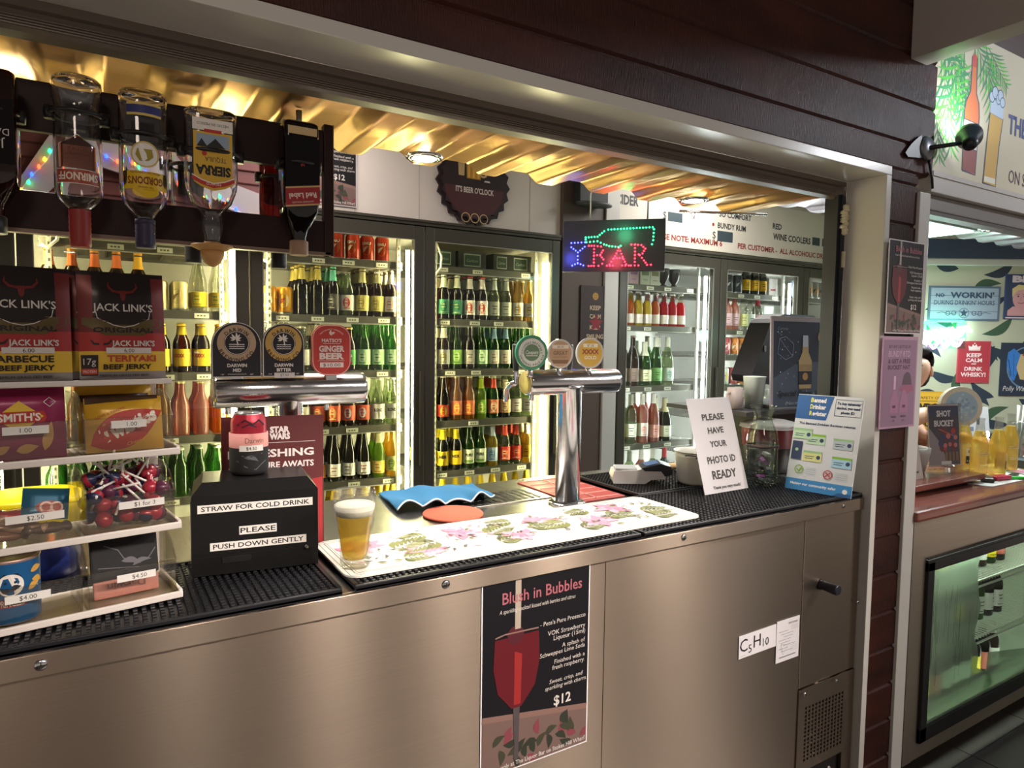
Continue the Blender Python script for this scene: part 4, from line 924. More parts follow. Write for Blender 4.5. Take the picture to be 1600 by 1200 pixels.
for k in range(9):
    m = MB(); a = random.uniform(-.014, .014); b = random.uniform(-.014, .014); m.box(-.013, .013, -.009, .009, 0, .010, 0, .002)
    q = obj('oddment', m, flat(('55555c', '8a4a8a', '2c2c30', '9a9a98', '3d3d44')[k % 5]), None, (1.757+a, .232+b, 1.073+k*.010), (random.random()*.6, random.random()*.6, random.random()*3))
    tag(q, ('dark grey', 'purple', 'black', 'pale grey', 'charcoal')[k % 5]+' small box lying in the glass jug, '+('lowest', 'second', 'third', 'fourth', 'fifth', 'sixth', 'seventh', 'eighth', 'topmost')[k]+' in the pile', 'trinket', 'oddments in the jug')
# leaflet leaning on the white jamb
def paint_bdr(p):
    W2, Hh = .097, .292
    p.poly([(-W2, .218), (-W2, Hh), (.012, Hh), (-.004, .218)], 1)
    for k, s in enumerate(('Banned', 'Drinker', 'Register')):
        p.text(s[0], -.056, .278-k*.0205, .0130, 3, al='l', w=.009, bold=.04); p.text(s[1:], -.0465, .278-k*.0205, .0130, 2, al='l', w=(.036, .038, .042)[k], bold=.04)
    bx = [(.018, .235), (.093, .235), (.093, .284), (.018, .284), (.018, .235)]; p.line(bx, .0016, 4)
    for k, s in enumerate(('To buy takeaway', 'alcohol, you need', 'photo ID')): p.text(s, .0555, .273-k*.0135, .0072, 4, maxw=.066, bold=.05)
    p.text('The Banned Drinker Register returns', .0, .205, .0065, 4, w=.165, bold=.03)
    p.rect(-W2, W2, 0, .034, 5); p.poly([(.045, 0), (W2, 0), (W2, .010), (.06, .010)], 1); p.text('Making our community safer', -.015, .020, .0075, 2, w=.135, bold=.03); p.disc(.078, .016, .007, 2)
    for x, z, c, d in ((-.025, .158, 6, 7), (.055, .152, 8, 9), (-.028, .106, 10, 9), (.058, .098, 11, 7), (-.066, .172, 6, 9)):
        p.rect(x-.028, x+.028, z-.016, z+.016, c); p.rect(x-.028, x+.028, z+.009, z+.016, d); p.disc(x+.018, z-.002, .006, 4); p.rect(x-.022, x+.006, z-.002, z, 4); p.rect(x-.022, x+.002, z-.008, z-.006, 4)
    p.rect(-.092, -.062, .092, .148, 4); p.disc(-.077, .122, .005, 9)
    p.ring(-.062, .063, .011, .0135, 7); p.line([(-.069, .064), (-.063, .057), (-.053, .072)], .004, 7); p.ring(.024, .058, .011, .0135, 12); p.line([(.017, .051), (.031, .065)], .003, 12); p.line([(.017, .065), (.031, .051)], .003, 12)
    for k in range(4): p.rect(-.040, -.012, .070-k*.006, .0715-k*.006, 8); p.rect(.045, .080, .066-k*.006, .0675-k*.006, 8)
bd = board('leaflet', 'white and blue identification leaflet leaning on the white jamb', 'leaflet', .194, .294, .002, (1.797, .066, 1.0622), (R(-14), 0, R(-79)), pm('leaflet_white', 'd6d8d8', .45), paint_bdr,
      [PAPER, flat('2f5f96'), flat('eceae4'), flat('d8d860'), flat('33405e'), flat('3f8cc4'), flat('b9d4b0'), flat('8cb83c'), flat('b4c0c4'), flat('9cc08c'), flat('d6d68c'), flat('a8cfe0'), flat('b5403a')])
# ice bucket and bin things behind
ib = thing('ice_bucket', 'dark red and black tub with a grey bag over its rim behind the jug', 'tub', (2.035, .42, 1.0502))
ib.scale = (.88, .88, .88)
m = MB(); m.lathe([(.085, 0), (.095, .004), (.100, .10)], 36, 0, capt=False); m.lathe([(.100, .10), (.104, .102), (.110, .185), (.113, .188), (.108, .188), (.098, .10)], 36, 1, capb=False, capt=False); m.lathe([(.098, .10), (.002, .10)], 36, 0, capb=False); obj('tub', m, [pm('tub_black', '1c1a1e', .4), pm('tub_red', '8a2a34', .35)], ib)
m = MB(); random.seed(2); m.lathe([(.114+.004*math.sin(k*5), .176+k*.006) for k in range(3)]+[(.10, .196), (.06, .206), (.002, .20)], 30, 0, capb=False, e=2.3); obj('bag', m, pm('bag_grey', '8f8c8a', .5), ib)
# beer poster in a stand
def paint_cor(p):
    w2, h = .158, .318
    p.rect(-w2, w2, .004, h, 1); p.poly([(-w2, .004), (w2, .004), (w2, .12), (.06, .17), (-.05, .16), (-w2, .11)], 8); random.seed(8)
    for k in range(60):
        a = random.uniform(-w2+.01, w2-.01); b = random.uniform(.02, h-.03); p.disc(a, b, random.uniform(.001, .0035), random.choice((2, 2, 3)), 10)
    p.line([(-.13, .255), (-.10, .262), (-.06, .235), (-.065, .19), (-.10, .178), (-.14, .2), (-.13, .255)], .0025, 2); p.line([(-.13, .255), (-.105, .228), (-.065, .19)], .002, 2); p.text('Corona', -.115, .292, .011, 2, w=.05, shear=.3)
    p.poly([(-.030, .07), (.030, .07), (.034, .10), (.034, .172), (.016, .205), (.014, .262), (-.014, .262), (-.016, .205), (-.034, .172), (-.034, .10)], 4)
    p.poly([(-.014, .225), (.014, .225), (.013, .268), (-.013, .268)], 3); p.rect(-.034, .034, .085, .135, 5); p.disc(0, .115, .014, 6); p.rect(-.034, .034, .137, .160, 7); p.text('Extra', 0, .148, .008, 4)
    for a, b, r in ((.09, .262, .5), (.12, .12, 1.2)):
        p.poly([(a+.026*math.cos(r+q*.2), b+.026*math.sin(r+q*.2)) for q in range(17)], 7); p.poly([(a+.020*math.cos(r+q*.2), b+.020*math.sin(r+q*.2)) for q in range(17)], 6)
    p.text('Special Price  $8.50', -.005, .054, .020, 9, w=.27, shear=.25, bold=.02); p.text('(Normal price $7.50)', 0, .018, .012, 3, w=.20)
cp = thing('beer_poster_stand', 'grey framed poster of a bottled beer with lemon slices, before the monitor', 'poster', (2.285, .46, 1.262), (R(-2), 0, R(-4)))
cp.scale = (1.07, 1, 1.02)
obj('frame', MB().box(-.170, .170, 0, .006, -.006, .336, 0, .001), pm('frame_lilac', 'a39a9c', .35), cp)
p = MB(); paint_cor(p); obj('poster_print', p, [PAPER, pm('poster_navy', '323a48', .3), flat('7d8aa0'), flat('b4b8c4'), flat('b29a6c'), flat('2c2c34'), flat('b58a54'), flat('9c8458'), flat('4c5766'), flat('222730')], cp, recalc=False)
obj('foot', MB().box(-.16, .16, .006, .05, -.001, .012), flat('26242a'), cp)
# point-of-sale monitor seen from behind
ps = thing('sales_monitor', 'back of a large black rounded sales monitor behind the beer poster', 'monitor', (2.43, .66, 1.34), (0, 0, R(10)))
m = MB(); m.prism([(-.30, .04), (-.285, .015), (-.17, 0), (.25, 0), (.25, .27), (.20, .285), (-.05, .285), (-.145, .262), (-.17, .245)], -.02, .07, 0)
obj('rear_shell', m, pm('monitor_black', '17191f', .45), ps); obj('foot', MB().box(-.02, .06, .0, .05, -.0795, .01), pm('monitor_black', '17191f', .45), ps)
obj('cable_stub', MB().box(-.215, -.208, -.026, -.02, .13, .155, 0, .001), flat('8a8c90'), ps)
cu = thing('paper_cup_stack', 'white tapered paper cup standing in front of the black monitor', 'cup', (2.075, .525, 1.262))
m = MB(); m.lathe([(.028, 0), (.036, .115), (.0375, .118), (.034, .118), (.002, .112)], 28, 0, e=3); obj('cup', m, pm('cup_white', 'c9d4cc', .5), cu)
lg = MB(); lg.box(-.32, .50, -.09, .30, -.015, 0); shf = obj('staff_shelf', lg, flat('2a282c'), None, (2.24, .52, 1.2605)); tag(shf, 'dark staff shelf carrying the cup, beer poster and monitor', 'shelf'); obj('support', MB().box(.0, .46, .10, .28, -1.26, -.015), flat('1f1d20'), shf)
tn = thing('tin_mug', 'pinkish grey mug beside the white paper cup on the staff shelf', 'mug', (1.995, .545, 1.2605))
m = MB(); m.lathe([(.026, 0), (.028, .002), (.028, .078), (.0265, .078), (.026, .004), (.002, .004)], 26); m.tube([(-.027, 0, .06), (-.045, 0, .055), (-.046, 0, .03), (-.027, 0, .02)], .004, 8); obj('mug', m, pm('mug_grey', 'a89a94', .5), tn)

# ================================================================== SIGNS IN THE BAR ROOM
led = thing('neon_sign', 'lit green, blue and red bar sign hanging by a chain', 'neon sign', (1.665, .865, 1.768), (0, 0, math.atan2(-.28, .26)+R(3)))
LW, LH = .385, .195
obj('panel', MB().box(-LW/2, LW/2, 0, .022, 0, LH, 0, .003), pm('sign_panel', '3a3b42', .35), led)
def dots(pts, step):
    out = []; acc = 0
    for a, b in zip(pts, pts[1:]):
        L = math.hypot(b[0]-a[0], b[1]-a[1]); n = max(1, round(L/step))
        out += [(a[0]+(b[0]-a[0])*i/n, a[1]+(b[1]-a[1])*i/n) for i in range(n)]
    return out+[pts[-1]]
def ledset(name, strokes, col, s, r=.0032, step=.0122):
    m = MB(); n = 0
    for st_ in strokes:
        for a, b in dots(st_, step): n += 1; m.lathe([(r, -.0005), (r*.9, -.002), (r*.3, -.0032)], 8, 0, (a, 0, b), axis='y', capb=False)
    return obj(name, m, glow(col, s), led)
g = [[(-.105, .130), (-.06, .132), (-.035, .152), (-.02, .158), (.145, .163), (.150, .155), (.148, .115), (.144, .100)], [(-.105, .122), (-.102, .112), (-.06, .115), (-.035, .103), (-.015, .096), (.02, .092), (.028, .096)]]
ledset('green_bottle_lights', g, '20e070', 12)
ledset('dim_bottle_lights', [[(.045, .094), (.07, .096), (.095, .098), (.12, .099)], [(-.03, .132), (.02, .135), (.08, .138), (.13, .142)]], '6a7a50', .8, .0014, .024)
bl = [[(-.160, .110), (-.108, .112), (-.108, .095), (-.134, .074), (-.160, .094), (-.160, .110)], [(-.134, .074), (-.134, .032)], [(-.155, .024), (-.134, .034), (-.112, .024)]]
ledset('blue_glass_lights', bl, '2a30ff', 22)
rd_ = [[(-.092, .022), (-.072, .022), (-.072, .098), (-.092, .098)], [(-.072, .098), (-.046, .095), (-.038, .080), (-.048, .064), (-.072, .061)], [(-.048, .061), (-.036, .046), (-.040, .030), (-.054, .022), (-.072, .022)],
       [(-.022, .022), (.0, .022)], [(-.012, .026), (.008, .058), (.022, .088), (.036, .055), (.05, .026)], [(.004, .050), (.036, .050)], [(.035, .022), (.06, .022)],
       [(.068, .022), (.096, .022)], [(.082, .022), (.082, .100)], [(.068, .100), (.105, .098), (.120, .084), (.110, .066), (.082, .060)], [(.100, .060), (.116, .040), (.128, .024), (.142, .024)]]
ledset('red_letter_lights', rd_, 'ff1c30', 15)
m = MB(); m.tube([(.125, .01, LH), (.128, .01, LH+.64)], .0035, 6); obj('chain', m, GREYMETAL, led)
m = MB(); m.tube([(-.09, .015, LH), (-.09, .012, LH+.10), (-.07, .012, LH+.16), (-.03, .012, LH+.20), (-.02, .012, LH+.637)], .003, 6); obj('cord', m, flat('c8c2b8'), led)
lamp('sign_glow_red', 'POINT', (1.64, .83, 1.81), .55, (1, .08, .12), size=.03); lamp('sign_glow_green', 'POINT', (1.66, .80, 1.91), .35, (.1, 1, .4), size=.03); lamp('sign_glow_blue', 'POINT', (1.53, .96, 1.82), .3, (.1, .12, 1), size=.03)
# keep-calm plaque
def paint_kc(p):
    p.disc(0, .268, .020, 0); p.disc(-.006, .273, .0025, 3, 10); p.disc(.006, .273, .0025, 3, 10); p.line([(-.010, .264), (-.005, .259), (.005, .259), (.010, .264)], .002, 3)
    for s, z, w in (('KEEP', .205, .074), ('CALM', .158, .078), ('&', .125, .012), ('KEEP', .098, .074), ('SMILING', .048, .118)): p.text(s, 0, z, .023, 1, w=w, bold=.03)
    st5 = [(.006+(.052 if i % 2 == 0 else .024)*math.cos(PI/2+i*PI/5), .120+(.052 if i % 2 == 0 else .024)*math.sin(PI/2+i*PI/5)) for i in range(10)]
    p.poly(st5, 2)
board('keep_calm_plaque', 'dark plaque with a smiley face on the brown pier', 'sign', .20, .325, .008, (2.325, 1.800, 1.482), (0, 0, 0), pm('plaque_brown', '3c2d2c', .5), paint_kc, [flat('b58a3a'), flat('c4ab8c'), flat('8a2430'), flat('3c2d2c')], group=None)
# crown-cap wall sign
t = thing('bottle_cap_sign', 'large dark bottle cap shaped beer sign on the white wall', 'sign', (1.575, 1.835, 2.265))
N = 44; pts = [((.205 if i % 2 == 0 else .188)*math.cos(2*PI*i/N), (.205 if i % 2 == 0 else .188)*math.sin(2*PI*i/N)) for i in range(N)]
m = MB(); m.prism(pts, -.012, .0, 0); m.prism([(a*.9, b*.9) for a, b in pts], -.022, -.012, 0); obj('cap_plate', m, [pm('cap_dark', '2f2227', .4)], t)
p = MB(); p.d0 = .0225
p.disc(0, 0, .166, 0, 40); p.poly([(-.166, -.02), (.166, -.02), (.15, -.08), (.1, -.14), (0, -.168), (-.1, -.14), (-.15, -.08)], 1)
p.poly([(-.045, .02), (.03, .02), (.034, .10), (-.049, .10)], 2); p.ring(.045, .055, .014, .024, 3, 20); p.poly([(-.049, .095), (.034, .095), (.03, .122), (-.04, .125)], 4); p.poly([(-.09, .03), (-.06, .03), (-.055, .13), (-.095, .13)], 3); p.poly([(.05, .012), (.085, .012), (.08, .02), (.055, .02)], 4)
for k in range(3): p.rect(-.04+k*.026, -.028+k*.026, .025, .09, 5)
p.text("IT'S BEER O'CLOCK", 0, -.035, .026, 4, w=.21, bold=.02)
for k in range(3): p.ring(-.05+k*.05, -.168, .020, .024, 3, 18)
obj('cap_print', p, [pm('cap_dark', '2f2227', .4), flat('4a242a'), flat('c08a2c'), flat('c9a878'), flat('d8d0c8'), flat('e0b050')], t, recalc=False)
# cocktail posters
def paint_blush(w, h):
    def f(p):
        W = w/2; s = w/.27
        p.rect(-W+.003, W-.003, .003, h-.003, 1)
        zf = h*.27
        p.poly([(-W+.003, .003), (W-.003, .003), (W-.003, zf-.025*s), (-W+.003, zf+.015*s)], 2); p.line([(-W+.003, zf+.015*s), (W-.003, zf-.025*s)], .012*s, 3)
        rnd = random.Random(5)
        for k in range(26):
            a = rnd.uniform(-W+.02*s, W-.02*s); b = rnd.uniform(.012, zf-.045*s); p.poly([(min(max(x, -W+.004), W-.004), max(.004, y)) for x, y in leaf(a, b, .034*s, .016*s, rnd.random()*6, 5)], rnd.choice((4, 4, 5, 6)))
        x0 = -W*.38
        p.poly([(x0-.053*s, h*.70), (x0-.056*s, h*.55), (x0-.045*s, h*.42), (x0-.012*s, h*.325), (x0+.012*s, h*.325), (x0+.045*s, h*.42), (x0+.056*s, h*.55), (x0+.053*s, h*.70)], 7)
        p.poly([(x0-.006*s, h*.34), (x0+.010*s, h*.34), (x0+.012*s, h*.60), (x0-.006*s, h*.62)], 8)
        p.disc(x0-.004*s, h*.705, .020*s, 9); p.line([(x0-.052*s, h*.71), (x0-.03*s, h*.72), (x0+.052*s, h*.715)], .003*s, 11)
        p.poly([(x0-.008*s, h*.325), (x0+.008*s, h*.325), (x0+.006*s, h*.12), (x0+.006*s, h*.05), (x0-.006*s, h*.05), (x0-.004*s, h*.12)], 10)
        p.rect(x0-.006*s, x0+.008*s, h*.735, h-.003, 12)
        p.text('Blush in Bubbles', .012*s, h*.905, .024*s, 13, w=.20*s, bold=.01)
        p.text('A sparkling cocktail kissed with berries and citrus', .0, h*.838, .0085*s, 14, w=.19*s, shear=.25)
        for q, (t_, zz, hh_) in enumerate((("~ Pete's Pure Prosecco".replace('~', '-'), .725, .0095), ('VOK Strawberry', .668, .010), ('Liqueur (15ml)', .637, .010), ('A splash of', .588, .0095), ('Schweppes Lime Soda', .558, .0095), ('Finished with a', .508, .0095), ('fresh raspberry.', .478, .0095), ('Sweet, crisp, and', .405, .009), ('sparkling with charm.', .373, .009))):
            p.text(t_, W-.012*s if q < 7 else W*.55, h*zz, hh_*s, 14, al='r' if q < 7 else 'c', maxw=.118*s, shear=.2 if q > 6 else .05)
        p.text('$12', W*.48, h*.295, .021*s, 14, bold=.02); p.text('only at The Liquor Bar on Stokes Hill Wharf', .02*s, .014*s, .009*s, 14, w=.215*s, bold=.01)
    return f
BL = [PAPER, pm('poster_black', '17161a', .35), flat('6c5650'), flat('7d6058'), flat('2c3026'), flat('3a3a2c'), flat('7a3a44'), pm('drink_red', '5c1820', .4), flat('8f2424'), flat('4c1620'), flat('4a4244'), flat('8a6a62'), flat('a89a8c'), flat('a8606a'), flat('c9c2bc')]
board('cocktail_poster', 'black cocktail poster with a red drink on the steel bar front', 'poster', .272, .408, .0012, (.770, .004, .608), (0, 0, 0), PAPER, paint_blush(.272, .408), BL, 'poster_print')
board('cocktail_poster', 'black cocktail poster taped on the timber post above the pink one', 'poster', .188, .272, .002, (2.030, -.036, 1.536), (0, 0, 0), PAPER, paint_blush(.188, .272), BL, 'poster_print')
board('cocktail_poster', 'black cocktail poster on the white back wall right of the bottle rack', 'poster', .30, .42, .002, (.836, 1.832, 2.085), (0, 0, 0), PAPER, paint_blush(.30, .42), BL, 'poster_print')
def paint_pink(p):
    p.rect(-.087, .087, .006, .262, 1); p.text('BUY ANY 2 BOTTLES OF', -.004, .242, .0085, 2, w=.115, bold=.03)
    p.text('BUNDY RTD', -.004, .221, .018, 3, w=.115); p.text('& GET A FREE', -.004, .199, .012, 2, w=.118, bold=.04); p.text('BUCKET HAT', -.004, .181, .012, 2, w=.118, bold=.04)
    p.poly([(.012, .118), (.024, .158), (.036, .166), (.050, .166), (.060, .158), (.072, .118), (.04, .11)], 4); p.poly([(.000, .112), (.016, .128), (.07, .128), (.083, .112), (.04, .100)], 5)
    for x in (-.022, .030):
        p.poly([(x-.022, .045), (x+.022, .045), (x+.022, .080), (x+.007, .112), (x-.007, .112), (x-.022, .080)], 6); p.rect(x-.008, x+.008, .06, .068, 2); p.text('ORIGINAL', x, .034, .006, 2, w=.03); p.text('6.5%', x, .022, .005, 2)
    p.rect(-.03, -.018, .115, .155, 3)
board('promotion_poster', 'pink bucket hat poster on the timber post below the cocktail poster', 'poster', .188, .272, .002, (2.021, -.036, 1.256), (0, 0, 0), pm('poster_mauve', 'b08aa0', .5), paint_pink, [PAPER, pm('poster_pink', '8d6f86', .5), flat('5a3450'), flat('c4a0b8'), flat('5c4a58'), flat('985a74'), flat('a0708c')], 'poster_print')
# refrigerant stickers
def paint_c5(p): p.text('C', -.056, .034, .034, 1); p.text('5', -.031, .020, .022, 1); p.text('H', -.003, .035, .034, 1); p.text('10', .032, .024, .022, 1); p.rect(-.07, -.05, .006, .0065, 1)
board('sticker', 'white chemical formula sticker on the lower steel bar front', 'sticker', .150, .062, .0008, (1.478, .0042, .677), (0, R(-1), 0), PAPER, paint_c5, [PAPER, flat('1e1c1e')])
def paint_pp(p):
    p.text('HEAT SHARK', .02, .105, .006, 1, w=.04)
    for k in range(8): p.rect(-.04+(k % 3)*.01, .0+(k % 3)*.01+.012*(k % 2), .085-k*.008, .0862-k*.008, 1); p.rect(.012, .042, .096-k*.0035 if k < 4 else .06-k*.005, .0968-k*.0035 if k < 4 else .0608-k*.005, 2)
    p.rect(-.035, .035, .012, .015, 1); p.line([(-.03, .05), (-.02, .02), (.0, .045), (-.03, .05)], .001, 1)
board('instruction_sheet', 'white instruction sheet stuck beside the chemical formula sticker', 'sticker', .098, .118, .0008, (1.603, .0038, .627), (0, 0, 0), PAPER, paint_pp, [PAPER, flat('77747a'), flat('a8a5aa')])
# price board above the right fridge
def paint_menu(p):
    p.text('CIDER', -.87, .185, .052, 1, w=.17, bold=.04); p.text('$', -.58, .132, .045, 1); p.rect(-.555, -.435, .10, .155, 2); p.text('SO COMFORT', .03, .190, .034, 1, w=.30, bold=.03, al='c'); p.disc(-.17, .118, .011, 3, 12)
    p.text('BUNDY RUM', .0, .118, .034, 1, w=.26, bold=.03); p.text('$', -.16, .055, .045, 1); p.rect(-.13, .01, .02, .085, 2)
    p.text('RED', .44, .165, .036, 1, bold=.03); p.text('WINE COOLERS', .60, .098, .040, 1, w=.40, bold=.03); p.rect(.82, .905, .075, .13, 2); p.rect(.93, 1.0, .075, .13, 2)
    p.text('PLEASE NOTE: MAXIMUM 6          PER CUSTOMER -  ALL ALCOHOLIC DRINKS', .18, -.005+.012, .033, 3, w=1.75, bold=.03)
board('price_board', 'long white price board above the right hand fridges', 'sign', 2.06, .34, .01, (3.43, 1.828, 2.075), (0, 0, 0), pm('board_cream', 'cfc9bc', .5), lambda p: (p.__setattr__('pt', lambda a, b, d: (a, -d, b+.045)), paint_menu(p)), [PAPER, flat('2f3136'), flat('37444a'), flat('8a2f2c')])
bx = thing('wall_speaker', 'dark square box on a small wall shelf behind the neon sign', 'speaker', (2.255, 1.80, 2.235))
obj('box', MB().box(-.095, .095, -.06, .0, .0, .13, 0, .004), pm('speaker_dark', '2a2e31', .5), bx); obj('shelf', MB().lathe([(.11, -.012), (.115, -.008), (.115, 0)], 30, 0, (0, -.06, 0), ay=.5), pm('speaker_shelf', '3c4040', .5), bx)
# ================================================================== DISPLAY FRIDGES
FRM = pm('fridge_frame', '504d45', .32, .3); FIN = pm('fridge_liner', 'c9c8bd', .5); SHM = pm('shelf_wire', '6f6e66', .4, .5); LIP = pm('shelf_lip', '66635a', .35, .4); RAILM = pm('upright_rail', 'b4b2a6', .35, .3)
GASK = pm('door_trim', 'a8a49a', .3, .6)
def fridge(label, edges, zs, tubec, tubes, ztop=2.06, y0=1.80, glass_l=.05, glass_r=.052):
    f = thing('display_fridge', label, 'fridge', (edges[0], y0, 0))
    ex = [e-edges[0] for e in edges]; W = ex[-1]
    m = MB(); m.box(0, W, .04, .70, .10, .115); m.box(0, W, .04, .70, 2.0, ztop-.002); m.box(0, W, .68, .70, .115, 2.0); m.box(0, .012, .04, .68, .115, 2.0); m.box(W-.012, W, .04, .68, .115, 2.0)
    obj('cabinet', m, FIN, f)
    m = MB(); m.box(0, W, .02, .66, 0, .10); obj('plinth', m, FRM, f)
    m = MB(); m.box(0, W, -.004, .045, 2.032, ztop, 0, .003); m.box(0, W, -.010, .0, 2.047, 2.052)
    obj('header', m, FRM, f)
    for i in range(len(ex)-1):
        a, b = ex[i], ex[i+1]; d = MB(); g = .003
        d.box(a+g, a+glass_l, 0, .038, .12, 2.028, 0, .004); d.box(b-glass_r, b-g, 0, .038, .12, 2.028, 0, .004)
        d.box(a+glass_l, b-glass_r, 0, .038, 1.965, 2.028, 0, .004); d.box(a+glass_l, b-glass_r, 0, .038, .12, .20, 0, .004)
        dr = obj('door', d, FRM, f)
        t = MB()
        for x in (a+glass_l, b-glass_r-.004): t.box(x, x+.004, -.0012, .006, .2, 1.965)
        t.box(a+glass_l, b-glass_r, -.0012, .006, 1.961, 1.965); obj('door_trim', t, GASK, dr)
        obj('door_glass', MB().box(a+glass_l-.004, b-glass_r+.004, .012, .018, .196, 1.969), PANE, dr)
        obj('handle', MB().box(b-.030, b-.020, -.022, -.003, .9, 1.35, 0, .003), FRM, dr)
        for x in (a+.034, b-.060):
            obj('light_tube', MB().lathe([(.009, 0), (.009, 1.70)], 12, 0, (x, .066, .22)), glow(tubec, tubes), f)
        r = MB()
        for x in (a+.085, b-.105):
            r.box(x, x+.016, .085, .10, .12, 1.98)
            for k in range(60): r.box(x+.005, x+.011, .0842, .0850, .15+k*.03, .162+k*.03, 1)
        obj('shelf_upright', r, [RAILM, flat('4a4942')], f)
        for z in zs[i]:
            s = MB(); x0, x1 = a+.062, b-.074
            for k in range(26): s.box(x0, x1, .112+k*.02, .118+k*.02, z-.006, z)
            for k in range(7): q = x0+(x1-x0)*k/6; s.box(q-.003, q+.003, .105, .62, z-.012, z-.006)
            s.box(x0, x1, .100, .106, z-.030, z+.003, 1); s.box(x0, x1, .098, .106, z-.034, z-.030, 2); s.box(x0, x1, .60, .606, z-.02, z+.02)
            so = obj('shelf', s, [SHM, LIP, RAILM], f)
            for k in range(4):
                if random.random() < .75:
                    x = x0+.05+(x1-x0-.1)*(k+.3*random.random())/3.6; q = MB(); q.box(x, x+.055, .0975, .1, z-.026, z-.006, 0)
                    for u in range(3): q.box(x+.010+u*.012, x+.018+u*.012, .0972, .0975, z-.019, z-.013, 1)
                    obj('price_tag', q, [flat('dedcc8'), flat('6a675c')], so)
        c = MB(); c.tube([(a+.10, .09, 1.97), (a+.125, .085, 1.91), (a+.12, .082, 1.85), (a+.09, .08, 1.82), (a+.07, .078, 1.83)], .006, 8); obj('hose', c, flat('d2cfc2'), f)
    return f
random.seed(17)
ZA = [1.862, 1.602, 1.350, 1.090, .835, .58, .33]
fridge('long black framed glass door fridge lit yellow white behind the taps', [-1.03, -.253, .525, 1.306, 2.084], [ZA, [1.858]+ZA[1:], ZA, ZA], 'fff0bc', 84)
ZD = [1.842, 1.598, 1.235, .885, .545, .25]; ZE = [1.832, 1.590, 1.420, 1.220, 1.01, .76, .45]
fridge('black framed glass door fridge lit cool white at the right below the price board', [2.492, 3.311, 4.136, 4.98], [ZD, ZE, ZE], 'eef6ff', 76, glass_l=.06, glass_r=.06)

# ------------------------------------------------------------------ bottles
GB = {'brown': clear('glass_brown', '5e3c1c', .06, .03, .25, '5a3414'), 'green': clear('glass_green', '6cab50', .06, .03, .2, '4a8a34'), 'dark': clear('glass_dark', '4a3c2e', .06, .03, .3, '2a221a'),
      'clear': clear('glass_clear', 'e4e4d8', .06, .03, .06, 'd8d8cc'), 'amber': clear('drink_amber', 'c07a18', .05, .03, .35, 'd08a20'), 'lager': clear('drink_lager', 'd6b840', .05, .03, .35, 'dcc04a'), 'lime': clear('drink_lime', '9ac030', .05, .03, .4, 'a2cc38'),
      'orange': clear('drink_orange', 'e07a30', .05, .03, .55, 'ee8838'), 'yellow': clear('drink_yellow', 'e0c020', .05, .03, .55, 'ecd030'), 'red': clear('drink_red_clear', 'd02030', .05, .03, .55, 'e02838'), 'pink': clear('drink_pink', 'd88a78', .05, .03, .45, 'e09a88'), 'pale': clear('glass_pale', 'c4d0ae', .06, .03, .10, 'b8c4a4'),
      'alu': pm('can_aluminium', 'c4c4c0', .3, .9), 'white': pm('bottle_white', 'd0d4cc', .5)}
KP = {'stubby': [(.026, 0), (.0305, .003), (.031, .008), (.031, .116), (.0285, .132), (.019, .152), (.0155, .168), (.0140, .196), (.0145, .199)],
      'longneck': [(.026, 0), (.0300, .003), (.0305, .008), (.0305, .125), (.0285, .140), (.019, .160), (.0148, .180), (.0132, .218), (.0138, .221)],
      'lean': [(.026, 0), (.0295, .003), (.030, .008), (.030, .118), (.0265, .140), (.0195, .165), (.0140, .200), (.0130, .222), (.0136, .225)],
      'cooler': [(.026, 0), (.030, .003), (.030, .110), (.027, .130), (.0175, .155), (.0150, .180), (.0140, .200), (.0146, .203)],
      'can': [(.024, 0), (.030, .004), (.033, .012), (.033, .110), (.0265, .121), (.0255, .122), (.0245, .1195), (.002, .119)],
      'wine': [(.034, 0), (.0375, .004), (.038, .01), (.038, .185), (.034, .205), (.019, .226), (.0145, .240), (.0140, .296), (.0145, .300)],
      'slope': [(.034, 0), (.039, .004), (.040, .01), (.040, .140), (.036, .175), (.025, .210), (.0160, .240), (.0140, .296), (.0145, .300)],
      'flute': [(.030, 0), (.034, .004), (.0345, .01), (.0345, .130), (.031, .170), (.022, .220), (.0145, .26), (.0138, .312), (.0142, .316)],
      'fizz': [(.038, 0), (.043, .004), (.044, .012), (.044, .110), (.040, .150), (.026, .190), (.0165, .215), (.0155, .265), (.016, .27)],
      'spirit': [(.032, 0), (.0355, .004), (.036, .01), (.036, .13), (.033, .15), (.02, .17), (.0145, .18), (.0145, .215)]}
LABZ = {'stubby': (.028, .098), 'longneck': (.028, .100), 'lean': (.022, .082), 'cooler': (.018, .072), 'can': None, 'wine': (.045, .125), 'slope': (.030, .110), 'flute': (.02, .09), 'fizz': (.03, .10), 'spirit': (.03, .11)}
NECKZ = {'stubby': (.156, .190), 'longneck': (.160, .210), 'lean': (.168, .212), 'cooler': (.16, .18), 'wine': (.236, .300), 'slope': (.240, .300), 'flute': (.25, .316), 'fizz': (.185, .27), 'spirit': (.172, .21)}
CAPC = {}
def radius_at(pr, z):
    for (r0, z0), (r1, z1) in zip(pr, pr[1:]):
        if z0 <= z <= z1: return r0+(r1-r0)*(z-z0)/max(1e-6, z1-z0)
    return pr[-1][0]
def strip(pr, z0, z1, m, off=.0006, n=20):
    zs = sorted(set([z0, z1]+[z for r, z in pr if z0 < z < z1])); mb = MB()
    mb.lathe([(radius_at(pr, z)+off, z) for z in zs], n, m, capb=False, capt=False); return mb
def kind_name(k): return {'can': 'drink_can', 'wine': 'wine_bottle', 'slope': 'wine_bottle', 'flute': 'wine_bottle', 'fizz': 'wine_bottle', 'cooler': 'cooler_bottle', 'spirit': 'spirit_flask'}.get(k, 'beer_bottle')
def cat_name(k): return 'can' if k == 'can' else 'bottle'
PROTO = {}
